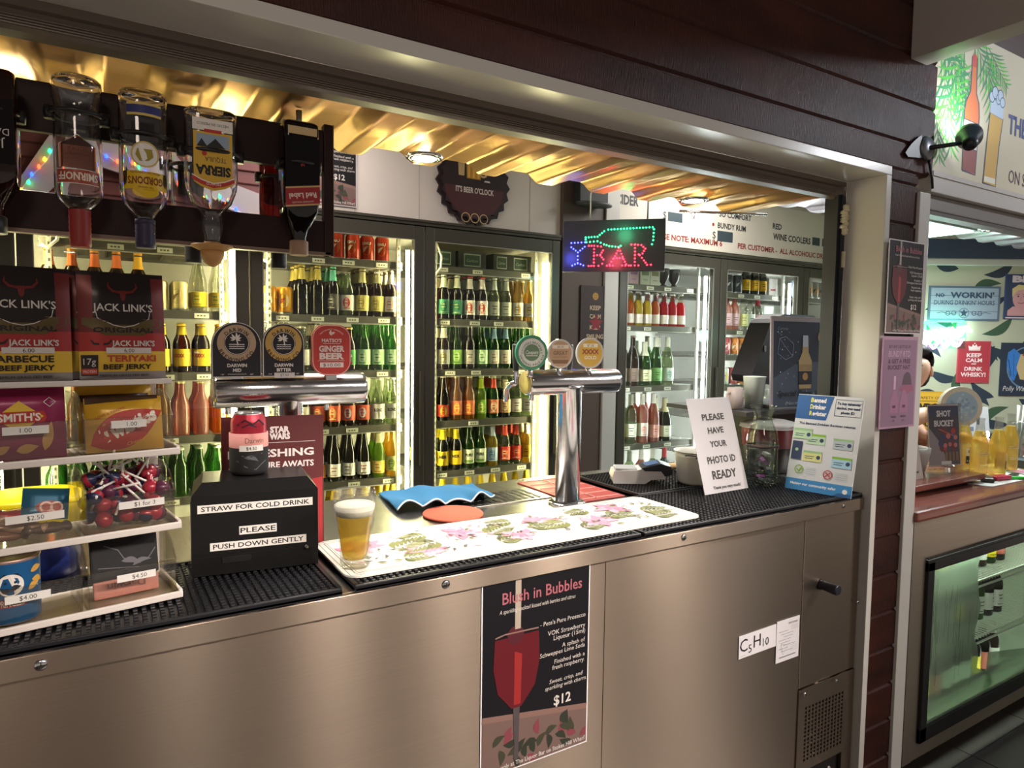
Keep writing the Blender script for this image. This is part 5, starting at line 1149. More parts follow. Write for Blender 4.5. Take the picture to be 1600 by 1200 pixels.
def proto(spec):
    """spec: kind, glass, label colour, neck colour, cap colour, text, text colour, second colour"""
    if spec in PROTO: return PROTO[spec]
    kind, glass, lab, neck, cap, text, tcol, col2 = (tuple(spec)+(None,)*8)[:8]
    pr = KP[kind]; parts = []
    if kind == 'can':
        body = MB().lathe(pr, 22, [0, 0, 1, 1, 0, 0, 0], capt=True).mesh('drink_can', [GB['alu'], pm('can_'+lab, lab, .3, .3)])
        p = MB(); p.wr = .0333
        if col2: p.disc(0, .060, .022, 0, 18, rb=.030); p.poly(leaf(-.014, .045, .035, .012, .9), 1)
        if text: p.text(text, 0, .085, .012, 1, w=.04, bold=.04)
        if p.v: parts.append(('can_print', p.mesh('can_print', [flat(col2 or lab), flat(tcol or '8a3a20')], False)))
    else:
        mats = [GB[glass]]; ml = 0
        if kind == 'cooler': mats = [GB[glass], GB['clear']]; ml = [0, 0, 0, 0, 1, 1, 1]
        body = MB().lathe(pr, 20, ml).mesh(kind_name(kind), mats)
        if lab:
            z0, z1 = LABZ[kind]; parts.append(('bottle_label', strip(pr, z0, z1, 0).mesh('bottle_label', [flat(lab)])))
            p = MB(); p.wr = pr[3][0]+.0012; zc = (z0+z1)/2
            if col2: p.disc(0, zc, .017, 0, 18, rb=.024) if not text else p.rect(-.022, .022, z0+.004, z0+.018, 0)
            if text: p.text(text, 0, zc+.008, .014, 1, w=.042 if len(text) < 6 else .048, bold=.05)
            if not text: p.rect(-.014, .014, zc+.010, zc+.014, 1); p.rect(-.010, .010, zc-.004, zc, 1); p.rect(-.016, .016, z0+.008, z0+.011, 1)
            parts.append(('label_print', p.mesh('label_print', [flat(col2 or lab), flat(tcol or '5a4a38')], False)))
        if neck and kind in NECKZ:
            z0, z1 = NECKZ[kind]; parts.append(('neck_label', strip(pr, z0, z1, 0, .0008, 16).mesh('neck_label', [flat(neck)])))
        if cap:
            z = pr[-1][1]; r = pr[-1][0]
            parts.append(('cap', MB().lathe([(r+.0008, z-.006), (r+.0016, z-.005), (r+.0012, z+.003), (r-.003, z+.0055)], 16, 0).mesh('cap', [pm('cap_'+cap, cap, .3, .3)])))
    PROTO[spec] = (body, parts, kind); return PROTO[spec]
BACKM = {}
def back_mesh(spec):
    if spec in BACKM: return BACKM[spec]
    kind, glass, lab, neck, cap = (tuple(spec)+(None,)*8)[:5]; pr = KP[kind]
    mats = [GB[glass] if kind != 'can' else pm('can_'+lab, lab, .3, .3), pm('cap_'+(cap or 'b0ac9c'), cap or 'b0ac9c', .3, .3), flat(lab or '8a8878'), flat(neck or lab or '8a8878')]
    m = MB().lathe(pr, 14, 0)
    if kind != 'can':
        z = pr[-1][1]; r = pr[-1][0]; m.lathe([(r+.0014, z-.005), (r+.001, z+.003), (r-.003, z+.0055)], 12, 1)
        if lab: zz = strip(pr, *LABZ[kind], 2, n=14); m.add(zz.v, zz.f, 2, True)
        if neck: zz = strip(pr, *NECKZ[kind], 3, .0008, 12); m.add(zz.v, zz.f, 3, True)
    BACKM[spec] = m.mesh(kind_name(kind), mats); return BACKM[spec]
ORD = ['first', 'second', 'third', 'fourth', 'fifth', 'sixth', 'seventh', 'eighth', 'ninth', 'tenth']
NF = {'A': ('yellow fridge first door', -.253), 'B': ('yellow fridge second door', .525), 'C': ('yellow fridge third door', 1.306), 'D': ('white fridge first door', 2.492), 'E': ('white fridge second door', 3.311), 'F': ('white fridge third door', 4.136)}
nback = {'beer_bottle': 0}
def place(spec, x, y, z, label, group):
    body, parts, kind = proto(spec)
    o = obj(kind_name(kind), body, [], None, (x, y, z), (0, 0, R(random.uniform(-8, 8)-26))); tag(o, label, cat_name(kind), group)
    for n, me in parts: obj(n, me, [], o)
def row(door, shelf, z, desc_specs, x0, pitch, rows=2, dy=.068, y=1.944, sel=None):
    """desc_specs: list of (description, spec) left to right; further rows queue behind"""
    nm, ex = NF[door]; i = 0
    for d, spec in desc_specs:
        if spec is not None:
            place(spec, x0+i*pitch, y+random.uniform(-.004, .004), z+.0006, '%s, %s from left on %s, %s' % (d, ORD[i], shelf, nm), '%s shelf of the %s' % (shelf, nm))
            for r in range(1, rows):
                o = obj(kind_name(spec[0]), back_mesh(spec), [], None, (x0+i*pitch+random.uniform(-.003, .003), y+dy*r, z+.0006), (0, 0, random.random()*6))
                tag(o, '%s in row %s, %s from left, %s, %s' % (('beer bottle', 'wine bottle', 'can', 'cooler bottle', 'flask')[('beer_bottle', 'wine_bottle', 'drink_can', 'cooler_bottle', 'spirit_flask').index(kind_name(spec[0]))], ('two', 'three', 'four', 'five')[r-1], ORD[i], shelf, nm), cat_name(spec[0]), 'bottles queued behind the front row')
        i += 1
S = 'stubby'; Lg = 'longneck'; Le = 'lean'
# --- door A
XX = ('yellow label stubby', (S, 'brown', 'f0c818', 'f0c818', 'f0c020', 'XXXX', 'a83020'))
OR = ('orange neck beer', (Lg, 'brown', 'e8702c', 'ec7838', 'e09030', None, 'f0e0c8')); YO = ('yellow neck beer', (Lg, 'brown', 'e8b028', 'f0b830', 'e0a030', None, '5a3a18'))
CAN1 = ('cream comic can', ('can', 'alu', 'e6d490', None, None, None, '7a5a30', 'd8b870')); CL = ('clear beer with yellow label', (Le, 'clear', 'f0d020', None, 'e8c848', None, '6a8a30', 'e8d860'))
row('A', 'upper shelf', ZA[1], [OR, OR, OR, OR, YO, CAN1, CAN1, CL, CL], -.165, .0735, 2)
row('A', 'second shelf', ZA[2], [XX]*9, -.165, .0745, 2)
CA = ('clear bottle of amber spirit', (Lg, 'amber', None, None, 'd8c88a')); CP = ('clear bottle of pink drink', (Lg, 'pink', None, None, 'd8c88a'))
row('A', 'third shelf', ZA[3], [CA, CA, CA, CA, CP, CA, CP, CP, CA], -.165, .0735, 3)
GR = ('green stubby', (S, 'green', None, None, 'c8d0b8'))
row('A', 'fourth shelf', ZA[4], [GR]*9, -.165, .072, 4, .064)
# --- door B
EM = ('red export can', ('can', 'alu', 'b8321c', None, None, 'EMU', 'e8dcc8', 'c0622a'))
row('B', 'top shelf', 1.858, [EM]*7, .715, .072, 1)
OC = ('orange cartoon can', ('can', 'alu', 'eca41c', None, None, None, 'b83820', 'f0d8a0')); GF = ('dark beer with gold foil neck', (Lg, 'dark', None, 'c8b450', 'd0bc58'))
TQ = ('dark beer with turquoise neck', (Lg, 'dark', '3c3832', '6ac8a8', '7ad0b0', None, 'c8c0a8', '6a665c')); RC = ('pale bottle with red print', (S, 'pale', 'd8d0c4', None, None, None, 'b83428', 'c8483c'))
CG = ('brown beer with gold label', (Lg, 'brown', 'c8b868', 'd2c88a', 'c8c08a', None, '7a6830', 'a89848')); CW = ('brown beer with white label', (Lg, 'brown', 'efe6d4', 'e6dcc8', 'd2c8a8', None, 'b05840', 'e8c8b0'))
row('B', 'upper shelf', ZA[1], [OC, OC, GF, GF, TQ, RC, CG, CG, CW], .628, .0705, 3)
VB = ('green label stubby', (S, 'brown', '3c8a3c', None, 'd0a040', 'VB', 'e8e0c8', 'b83828')); HK = ('green bottle with round pale label', (Lg, 'green', 'b0d8a0', None, '58b050', None, '2c7a34', 'e0ecd0'))
row('B', 'second shelf', ZA[2], [CL, CL, ('white label beer', (S, 'clear', 'e8e4d8', None, 'd8d4c0')), CW, VB, VB, HK, HK, HK], .628, .0715, 3)
RL = ('brown beer with red label', (Lg, 'brown', 'd05028', None, 'd8c8a0', None, 'f0d8a8', 'e8b060')); RB2 = ('red label beer with blue roundel', (S, 'brown', 'd85a3a', None, 'd8c8a0', None, '3c5a8a', 'd8d8d8')); PB = ('slim beer with white blonde label', (Lg, 'pale', 'eeeadc', None, 'e0e0d0', 'BLOND', '4a4a44'))
row('B', 'third shelf', ZA[3], [CW, CW, CW, RL, RL, RB2, RB2, PB, PB], .628, .0715, 2)
OD = ('dark bottle with orange label', (Le, 'dark', 'ec9420', None, 'd0c0a0')); WR = ('slim cider with red striped label', (Le, 'dark', 'e8e4dc', None, 'd8d4cc', None, 'a83830')); WB = ('slim cider with black striped label', (Le, 'dark', 'e8e4dc', None, 'd8d4cc', None, '2a2a2a'))
GY = ('lime bottle with oval yellow label', (Le, 'lime', 'e0c850', 'e8e0a0', 'e8e4c8', None, 'c83a28', 'f0e0a0')); YG = ('pale bottle with yellow green label', (Lg, 'lager', 'ecec9c', None, 'e8e8d0', None, '6aa040', '98b84a'))
row('B', 'fourth shelf', ZA[4], [WR, OD, OD, OD, WR, WB, WR, GY, YG], .628, .0715, 2)
YY = ('yellow cider bottle', (Le, 'yellow', 'f0d818', 'f0d020', 'f0d020'))
row('B', 'lowest shelf', ZA[5], [YY]*9, .628, .0715, 2)
# --- door C
DC = ('dark carton block', None)
for k, (x, wd) in enumerate(((1.40, .13), (1.56, .16), (1.735, .10), (1.85, .14))):
    o = obj('beer_carton', MB().box(-wd/2, wd/2, 0, .13, 0, .088, 0, .002), pm('carton_dark', '232a24', .5), None, (x+.06, 1.92, ZA[0])); tag(o, 'dark beer carton, %s from left on top shelf, yellow fridge third door' % ORD[k], 'carton', 'cartons on the top shelf')
    p = MB(); p.rect(-wd*.3, wd*.3, .012, .076, 0); p.rect(-wd*.27, wd*.27, .018, .07, 1); p.text('Carlton', 0, .042, .015, 0, w=wd*.4, shear=.3); obj('carton_print', p, [flat('b8c0b0'), flat('2f4a38')], o, recalc=False)
CO = ('amber bottle with orange neck', (Lg, 'amber', 'e6e0d0', 'e88a28', 'e0c080', None, '4a4a4a', 'a88868')); GD = ('dark bottle with green label', (Lg, 'dark', '4a9a70', 'd8dcb8', 'd0d4b8', None, 'd8d08a', '2c7a52'))
RS = ('dark bottle with red star', (Lg, 'dark', 'ece4d8', 'd8d0c8', 'c84838', None, 'c83c28', 'd04a30')); CB = ('clear bottle with black print', (Lg, 'pale', 'b8bcaa', 'c0c4b4', 'd8dcc8', None, '3a3a34')); MX = ('golden beer with white label', (Lg, 'lager', 'ece8dc', None, 'e8e0b8', None, '4a4a3a', 'e8c040'))
row('C', 'upper shelf', ZA[1], [CO, GD, GD, RS, RS, CB, CB, MX, MX], 1.402, .0725, 3)
WY = ('white label beer with gold crest', (Lg, 'brown', 'ecead8', 'e6e2cc', 'd0ccb0', None, '5a8a30', 'd8b840')); GO = ('green oval label beer', (Lg, 'green', '9ad060', None, 'd0d4b8', None, '2c6a24', 'd0e8a0')); SG = ('slim silver grey label beer', (Lg, 'dark', 'b8b0a4', None, 'c8c8c0', None, '5a5a58')); BK = ('green bottle with white oval', (Lg, 'green', 'e4e0c8', '8ab0c8', 'd0d4b8', None, 'a84030', 'f0ecd8')); GG = ('bare green bottle', (Lg, 'green', None, None, 'b8c8a0'))
row('C', 'second shelf', ZA[2], [WY, WY, GO, SG, HK, BK, BK, GG, GG], 1.402, .0725, 3)
RQ = ('dark bottle with red yellow label', (Le, 'dark', 'c83420', None, 'd8c0a0', None, 'e8b828', 'e8c030')); OR2 = ('amber bottle with orange fruit label', (Lg, 'amber', 'd86838', None, 'd8c8a0', None, 'e8c850', 'e0a040')); LM2 = ('green lime bottle', (Lg, 'lime', '78b030', 'b8d020', 'd8e0b0', None, 'e8e8b0', 'd0e060')); RO = ('green bottle with red oval', (Lg, 'green', 'c86848', 'd84830', 'd8d0a8', None, 'f0e0c0', 'e8d0a0')); CR = ('dark bottle with cream label', (S, 'dark', 'e0b070', 'e8dca0', 'd8d0b0', None, '8a4a28', 'ecd8a8')); WH = ('clear bottle with white label', (Lg, 'pale', 'f0ece0', None, 'e0dcd0'))
row('C', 'third shelf', ZA[3], [RQ, RQ, OR2, OR2, LM2, RO, CR, WH, WH], 1.402, .0725, 3)
SY = ('yellow label cider', (Lg, 'dark', 'f0c810', 'f0d010', 'e0d8b8', 'MER', '3a3020')); PG = ('pale green beer with white label', (Lg, 'green', 'e2e8c8', None, 'd8d4c0', 'PURE', '4a5a3a', '7aa04a')); BW = ('blue and white label beer', (Lg, 'lager', 'b8cce0', 'd8e4ec', 'd8d8d0', None, '4a78b0', '88aad0')); RD2 = ('red label cider', (Lg, 'pale', 'd83828', 'e04830', 'd8d0b0', None, 'f0e0d0', 'f08040')); YF = ('yellow label beer in pale glass', (Lg, 'lager', 'f0c020', 'ece8c8', 'd8d8b8', None, '4a3a20', 'e0a010')); GYL = ('pale bottle with lime label', (Lg, 'pale', 'd8dc58', 'e8ec9a', 'd8d8c0', None, '5a8a30', '90b838'))
row('C', 'fourth shelf', ZA[4], [GYL, SY, SY, PG, PG, BW, RD2, RD2, YF], 1.402, .0725, 4, .064)
row('C', 'lowest shelf', ZA[5], [YY]*9, 1.402, .0725, 1)
# --- door D
for k, (x, c, c2) in enumerate(((2.70, 'e0b8c4', 'a878a0'), (2.79, 'd8d8c0', '7a8a5a'), (2.87, 'd8d4c0', '8a8a5a'))):
    o = obj('drink_carton', MB().box(-.038, .038, 0, .08, 0, .105, 0, .002), flat(c), None, (x, 1.915, ZD[0])); tag(o, ('pink', 'pale green', 'cream')[k]+' carton on the top shelf of the white fridge first door', 'carton')
    p = MB(); p.rect(-.028, .028, .06, .09, 0); p.rect(-.02, .02, .03, .034, 0); obj('carton_print', p, flat(c2), o, recalc=False)
for k, x in enumerate((2.98, 3.07)):
    o = obj('dark_goblet', MB().lathe([(.028, 0), (.030, .003), (.012, .02), (.030, .045), (.037, .075), (.036, .115), (.034, .115), (.034, .075), (.004, .035)], 24), pm('goblet_dark', '4a4644', .25), None, (x, 1.96, ZD[0])); tag(o, ('left', 'right')[k]+' dark goblet on the top shelf of the white fridge first door', 'goblet')
def cool(d, g): return (d, ('cooler', g, None, None, 'd8d4c8', None, None, None))
def coolp(d, g): return (d, ('cooler', g, 'ece0d4', None, 'd8d4c8', None, 'c8a890'))
row('D', 'upper shelf', ZD[1], [coolp('orange cooler', 'orange'), coolp('orange cooler', 'orange'), coolp('yellow cooler', 'yellow'), coolp('yellow cooler', 'yellow'), coolp('amber cooler', 'orange'), coolp('red cooler', 'red'), coolp('red cooler', 'red'), coolp('red cooler', 'red')], 2.622, .0705, 2)
W1 = ('white wine with broad white label', ('slope', 'pale', 'eeeee0', 'c8d8dc', None, None, '5a6a6a', 'd0d8d0')); W2 = ('brown tinted wine', ('slope', 'brown', '8a7468', None, 'b89890')); W3 = ('green sparkling wine with square label', ('fizz', 'green', 'e8e8b8', 'e0dcc0', None)); W4 = ('green wine with pale capsule', ('slope', 'green', '8ac878', 'e8e4cc', None)); W5 = ('white wine with green printed label', ('slope', 'pale', 'e8ece4', 'e8e4cc', None, None, '6aa088', 'a8d0b8'))
row('D', 'second shelf', ZD[2], [W1, W2, W3, W4, W5], 2.640, .096, 2, .085, 1.95)
W6 = ('wine with orange fruit label', ('flute', 'pale', 'e8c860', 'd8d4c0', None, None, 'e08820', 'e89828')); W7 = ('white wine with cream label', ('wine', 'pale', 'ecead8', 'd8d4c0', None, None, '4a4a44')); W8 = ('rose wine with white label', ('wine', 'pink', 'e8e0d4', 'e4dcc8', None, None, 'c84838', 'e0a898')); W9 = ('pink wine with dotted label', ('slope', 'pink', 'ecb0a4', 'e8e0d0', None, None, 'c8503c')); W0 = ('dark sparkling wine with gold foil', ('fizz', 'dark', 'e8e4c8', 'd8d0a4', None, None, '8a8a5a', 'ecead0'))
row('D', 'third shelf', ZD[3], [W6, W7, W8, W9, W0], 2.635, .094, 2, .085, 1.95)
row('D', 'fourth shelf', ZD[4], [W7, W7, W8, W7, ('wine with red label', ('wine', 'dark', 'b83438', 'c84048', None))], 2.640, .094, 1, .085, 1.95)
# --- door E and F
BC = ('black can', ('can', 'alu', '33343a', None, None, None, 'c8c8c8', '6a6a70')); YT = ('bottle with yellow hang tag', (S, 'dark', 'f0b818', 'f0b818', 'f0b818'))
row('E', 'top shelf', ZE[0], [BC, BC, YT, YT, YT], 3.545, .085, 1)
BXC = [('white', 'e4dcd8', 'c84048', 3.965, ZE[0], .09, .12), ('tall white', 'dde6e0', '8aa090', 3.93, ZE[1], .10, .17)]
for k, (n, c, c2, x, z, wd, hh) in enumerate(BXC):
    o = obj('drink_carton', MB().box(-wd/2, wd/2, 0, .10, 0, hh, 0, .002), flat(c), None, (x, 1.915, z)); tag(o, n+' carton at the right of the white fridge second door', 'carton'); p = MB(); p.rect(-wd*.3, wd*.3, hh*.3, hh*.4, 0); obj('carton_print', p, flat(c2), o, recalc=False)
EG = ('bright green flask', ('spirit', 'lime', '5ab848', None, '3a3a3a')); EP = ('pink flask', ('spirit', 'pink', 'd0a8b0', None, 'c8c8cc')); EB = ('pale flask with yellow label', ('spirit', 'clear', 'd8d890', None, '5a68b0')); EW = ('clear flask', ('spirit', 'clear', 'd8e4e0', None, 'b8bcc0')); ER = ('flask with red cap', ('spirit', 'clear', 'e0b8b4', 'c83848', 'c83848'))
row('E', 'upper shelf', ZE[1], [EG, EP, EP, EB, EW, ER], 3.46, .078, 1)
R1 = ('red and white can', ('can', 'alu', 'a8484c', None, None, None, 'e8e0dc', 'd8c0bc')); R3 = ('orange can', ('can', 'alu', 'd8843c', None, None, None, 'f0e0c0', 'e8c8a0'))
row('E', 'third shelf', ZE[2], [R1, R1, R3, R3, R1, R1, R1], 3.455, .078, 1)
YC = ('tall can with yellow band', ('can', 'alu', 'c8ccc4', None, None, None, '6a6a60', 'e0b830'))
row('E', 'fourth shelf', ZE[3], [YC, YC, R1, R3, YC, YC, R1], 3.455, .078, 1)
row('E', 'fifth shelf', ZE[4], [CAN1, CAN1, YC, YC, R1, CAN1, CAN1], 3.455, .078, 1)
FC = ('blue and white can', ('can', 'alu', '8494a8', None, None, None, 'e8e8e8', 'c0c8d0')); FO = ('black and orange can', ('can', 'alu', '9a9488', None, None, None, '4a4a48', 'e0902c'))
row('F', 'top shelf', ZE[0], [FC, FC, FO, FO, FO, FC], 4.235, .074, 1)
row('F', 'upper shelf', ZE[1], [('yellow bottle', (S, 'yellow', 'e8d060', None, 'e8c040'))], 4.27, .08, 1)
for k in range(6):
    o = obj('drink_carton', MB().box(-.034, .034, 0, .09, 0, .06, 0, .002), flat(('d8483c', 'ecc83c')[k % 2]), None, (4.37+k*.075, 1.915, ZE[2]+.0)); tag(o, ('red', 'yellow')[k % 2]+' small carton, %s from left, third shelf of the white fridge third door' % ORD[k], 'carton')
# ================================================================== RIGHT-HAND KITCHEN BAR
kc = thing('kitchen_counter', 'stainless steel counter with a timber top and fridge window at the right', 'counter', (2.18, 0, 0))
DST = pm('counter_steel', 'c8b9a8', .32, .95, noise=((1.2, 2, 200), .08, .1), aniso=.6); CT = pm('counter_timber', '7e4436', .25, coat=.4, noise=((3, 60, 60), .05, .3))
m = MB(); m.box(.0, .046, .01, .46, .11, .945); m.box(.046, .10, .004, .46, .11, .945); m.box(.10, 2.2, .006, .02, .80, .945); m.box(.0, 2.2, .006, .02, .11, .165); m.box(.10, .135, .006, .02, .165, .80)
obj('carcass', m, DST, kc); obj('side_strip', MB().box(-.004, .046, .004, .012, .11, .945), pm('strip_grey', '4f4b48', .4, .6), kc)
obj('plinth', MB().box(.02, 2.2, .10, .46, 0, .11), flat('1e1c1b'), kc)
m = MB(); m.box(-.012, 2.2, -.035, .50, .945, .980, 0, .010); obj('timber_top', m, CT, kc)
m = MB(); x0, x1, z0, z1 = .135, 2.1, .165, .785
m.box(x0, x0+.040, -.004, .016, z0, z1, 0, .002); m.box(x0, x1, -.004, .016, z1-.030, z1, 0, .002); m.box(x0, x1, -.004, .016, z0, z0+.05, 0, .002); m.box(x0, x1, -.002, .012, z1, z1+.008); m.box(x0, x1, -.002, .012, z1+.011, z1+.016)
fr = obj('window_frame', m, pm('frame_black', '1b1c1c', .4), kc)
FOG = clear('fogged_glass', 'd6e2d4', .06, .12, .34, 'cdd8cc')
gp_ = obj('glass_pane', MB().box(x0+.036, x1, .006, .010, z0+.046, z1-.026), PANE, fr)
rnd = random.Random(55); zz = [z0+.05+(z1-z0-.08)*i/14 for i in range(15)]
m = MB(); m.prism([(x0+.038, zz[0])]+[(x0+.038+(.46 if i < 3 else .34)+rnd.uniform(-.03, .03)-.02*i/14, z) for i, z in enumerate(zz)]+[(x0+.038, zz[-1])], .0045, .0055, 0)
m.prism([(x0+.45, zz[0]), (x0+1.4, zz[0]), (x0+1.3, zz[3]), (x0+.9, zz[2]), (x0+.47, zz[4])], .0045, .0055, 0)
obj('condensation', m, FOG, gp_)
m = MB(); random.seed(12)
for k in range(26):
    x = x0+.05+random.random()*.32; zt = random.uniform(.45, .72); zb = zt-random.uniform(.05, .22); m.line([(x, zt), (x+.001, (zt+zb)/2), (x-.0005, zb)], .0014, 0)
m.v = [(a, .0040, c) for a, b, c in m.v]; obj('drip_marks', m, clear('drips', '9aa898', .05, .05, .25, '7a8878'), fr, recalc=False)
m = MB(); m.box(.11, 2.15, .40, .44, .13, .93); m.box(.11, .13, .03, .40, .13, .93); m.box(.11, 2.15, .03, .40, .13, .15); m.box(.11, 2.15, .03, .40, .915, .93); obj('liner', m, pm('chiller_liner', 'b5bfae', .5), kc)
obj('light_tube', MB().lathe([(.008, 0), (.008, 1.9)], 10, 0, (.2, .055, .775), axis='x'), glow('eafff0', 34), kc)
obj('light_tube', MB().lathe([(.008, 0), (.008, 1.9)], 10, 0, (.2, .026, .180), axis='x'), glow('eafff0', 14), kc)
for z in (.62, .40):
    s = MB()
    for k in range(90): s.box(.14+k*.022, .146+k*.022, .05, .38, z-.004, z)
    s.tube([(.14, .05, z+.006), (2.1, .05, z+.006)], .004, 6); s.tube([(.14, .05, z-.018), (2.1, .05, z-.018)], .004, 6); obj('wire_shelf', s, pm('shelf_white_wire', 'c4c8bc', .4, .3), kc)
WK = [('wine', 'dark', 'dcdcd8', '3a2a2a', None), ('wine', 'green', 'd8dcd0', 'e8d020', None), ('slope', 'dark', 'e8e4dc', '2a2a2a', None), ('wine', 'dark', 'b0a898', 'b85a48', None), ('flute', 'pale', 'e0e4dc', 'd8d8d0', None)]
for lv, z in enumerate((.62, .40, .152)):
    for k in range(8):
        gl = ('dark', 'brown', 'green', 'dark')[(k+lv) % 4]; lc = ('dcdcd8', 'd4d8d0', 'e8d020', 'dcdcd8', 'b85a48')[(k*2+lv) % 5]
        kk = (S, gl, lc, ('c8c4b8', None, '2a2a2a')[(k+lv) % 3], 'b0a890'); body, parts, kind = proto(kk); x = 2.62+k*.078
        o = obj(kind_name(kind), body, [], None, (x, .155, z+.0006), (0, 0, random.random()-.5))
        tag(o, '%s bottle, %s from left on %s shelf behind the counter window' % ({'dcdcd8': 'white label', 'd4d8d0': 'pale label', 'e8d020': 'yellow label', 'b85a48': 'red label'}[lc], ORD[k], ('top', 'middle', 'bottom')[lv]), 'bottle', 'bottles in the counter fridge')
        for n, me in parts: obj(n, me, [], o)
# riser board and bar runner
o = obj('riser_board', MB().box(0, .49, 0, .22, 0, .022, 0, .005), CT, None, (2.385, .085, .996)); tag(o, 'polished red timber riser board on the kitchen counter', 'board')
obj('riser_foot', MB().box(.02, .46, .03, .19, -.016, 0), flat('2a1c18'), o)
runner('bar_runner', 'leaf patterned bar runner under the clear beer bottles on the kitchen counter', 1.0, .24, (2.80, .035, .9805), 0, 23, .8)
is2 = thing('id_sign', 'white folded photo identification sign cut off by the timber post', 'sign', (2.462, .150, 1.0182))
m = MB(); w2, hh, ln = .095, .255, .055
for y0, y1 in ((0, ln), (ln+.05, ln)):
    d = .0012; vs = [(-w2, y0, 0), (w2, y0, 0), (w2*.72, y1, hh), (-w2, y1, hh)] if 0 else [(-w2, y0, 0), (w2, y0, 0), (w2, y1, hh), (-w2, y1, hh)]
    m.add(vs+[(a, b+d, c) for a, b, c in vs], [(0, 1, 2, 3), (7, 6, 5, 4), (0, 4, 5, 1), (1, 5, 6, 2), (2, 6, 7, 3), (3, 7, 4, 0)], 0)
obj('card', m, pm('paper_warm', 'c9bcb0', .6), is2); p = MB(); p.d0 = .0006
for s, z, h, wd in (('PLEASE', .215, .0175, .098), ('HAVE', .178, .0165, .070), ('YOUR', .140, .0165, .074), ('PHOTO ID', .100, .018, .122), ('READY', .062, .020, .104), ('Thank you very much!', .026, .0075, .118)): p = MB(); p.d0 = .0006; p.text(s, .01, z, h, 0, w=wd, bold=.03); obj('lettering', p, INK, is2, rot=(-math.atan2(ln, hh), 0, 0), recalc=False)
bw = thing('white_bowl', 'white bowl behind the shot menu on the riser board', 'bowl', (2.650, .250, 1.0182))
obj('bowl', MB().lathe([(.045, 0), (.05, .003), (.066, .075), (.068, .095), (.064, .095), (.062, .075), (.045, .008), (.002, .008)], 32), pm('bowl_white', 'bdbab2', .4), bw)
mh = thing('menu_holder', 'clear acrylic holder with a shot bucket menu card', 'menu holder', (2.775, .180, 1.0182), (R(-6), 0, R(-14)))
m = MB(); m.box(-.085, .085, -.004, 0, .02, .262); m.box(-.085, .085, .003, .006, .02, .262); m.box(-.090, .090, -.045, .06, 0, .006); m.box(-.085, .085, -.006, .008, .006, .022); obj('acrylic', m, ACRYL, mh)
def paint_shot(p):
    p.rect(-.076, .076, .026, .254, 0); p.poly([(-.076, .026), (.02, .026), (-.03, .12), (-.076, .17)], 1); p.rect(-.076, .076, .215, .250, 6); p.text('SHOT', .0, .224, .022, 2, w=.072, bold=.04); p.text('BUCKET', .0, .186, .022, 2, w=.098, bold=.04)
    rnd = random.Random(4)
    for k in range(26): p.disc(rnd.uniform(-.02, .055), rnd.uniform(.085, .165), rnd.uniform(.006, .014), rnd.choice((3, 4, 5, 6, 6)), 12)
    for k in range(4): p.rect(.0+k*.018, .012+k*.018, .040, .075, 7); 
    p.line([(-.03, .165), (.065, .130)], .003, 4); p.rect(-.022, .030, .027, .040, 2)
p = MB(); p.v = []; paint_shot(p); p.v = [(a, b+.002, c) for a, b, c in p.v]
obj('menu_card', MB().box(-.078, .078, .0005, .0025, .024, .258), PAPER, mh)
p.v = [(a, b-.0015, c) for a, b, c in p.v]; obj('card_print', p, [flat('4a4458'), flat('b0a4b0'), flat('e4e0e0'), flat('c03a3a'), flat('d87a70'), flat('7a2a34'), flat('3c4470'), flat('8a6a50')], mh, recalc=False)
# corona style bottles
def corona(label, x, y, rz, front):
    t = thing('beer_bottle', label, 'bottle', (x, y, .9848), (0, 0, R(rz)), 'clear beer bottles on the kitchen counter')
    pr = [(.027, 0), (.0300, .003), (.0305, .01), (.0305, .120), (.0285, .138), (.021, .165), (.0165, .185), (.0140, .212), (.0135, .226), (.0148, .229), (.0148, .236)]
    m = MB(); m.lathe(pr, 28, [0]*5+[0]+[1]*4, capt=False); obj('glass', m, [clear('drink_beer', 'f6ecb4', .07, .03, .38, 'f2cc5c'), clear('glass_neck', 'e6e6e2', .08, .03, .1, 'd8d8d4')], t)
    obj('drink_top', MB().lathe([(.002, .184), (.0155, .1845)], 20, 0, capt=False), pm('beer_surface', 'd8c070', .3), t)
    p = MB(); p.wr = .0309
    if front: p.rect(-.034, .034, .062, .094, 0); p.rect(-.034, .034, .030, .062, 1); p.text('Corona', 0, .082, .013, 2, w=.052, shear=.1, bold=.04); p.text('Extra', .004, .069, .008, 2, w=.026); p.disc(.006, .052, .010, 3); p.rect(-.03, -.008, .040, .043, 4); p.rect(.016, .03, .040, .046, 4)
    else: p.rect(-.026, .022, .098, .100, 4); p.rect(-.026, .016, .092, .094, 4); p.line([(-.03, .062), (.03, .062), (.03, .040), (-.03, .040), (-.03, .062)], .0015, 4); p.line([(.008, .062), (.008, .040)], .0012, 4); p.rect(-.024, .004, .052, .0535, 4); p.rect(-.024, .0, .046, .0475, 4)
    obj('bottle_label', p, [flat('e4d6b4'), flat('23222c'), flat('20242e'), flat('d8b45a'), flat('c9bca0')], t, recalc=False)
corona('clear beer bottle with cream and navy label nearest the shot menu', 3.085, .262, 14, True)
corona('clear beer bottle in front, plain print facing out, beside the keys', 2.955, .148, -10, False)
corona('clear beer bottle with its label turned sideways, third along the counter', 3.070, .132, 62, True)
corona('clear beer bottle standing furthest right of the four on the counter', 3.275, .172, -20, False)
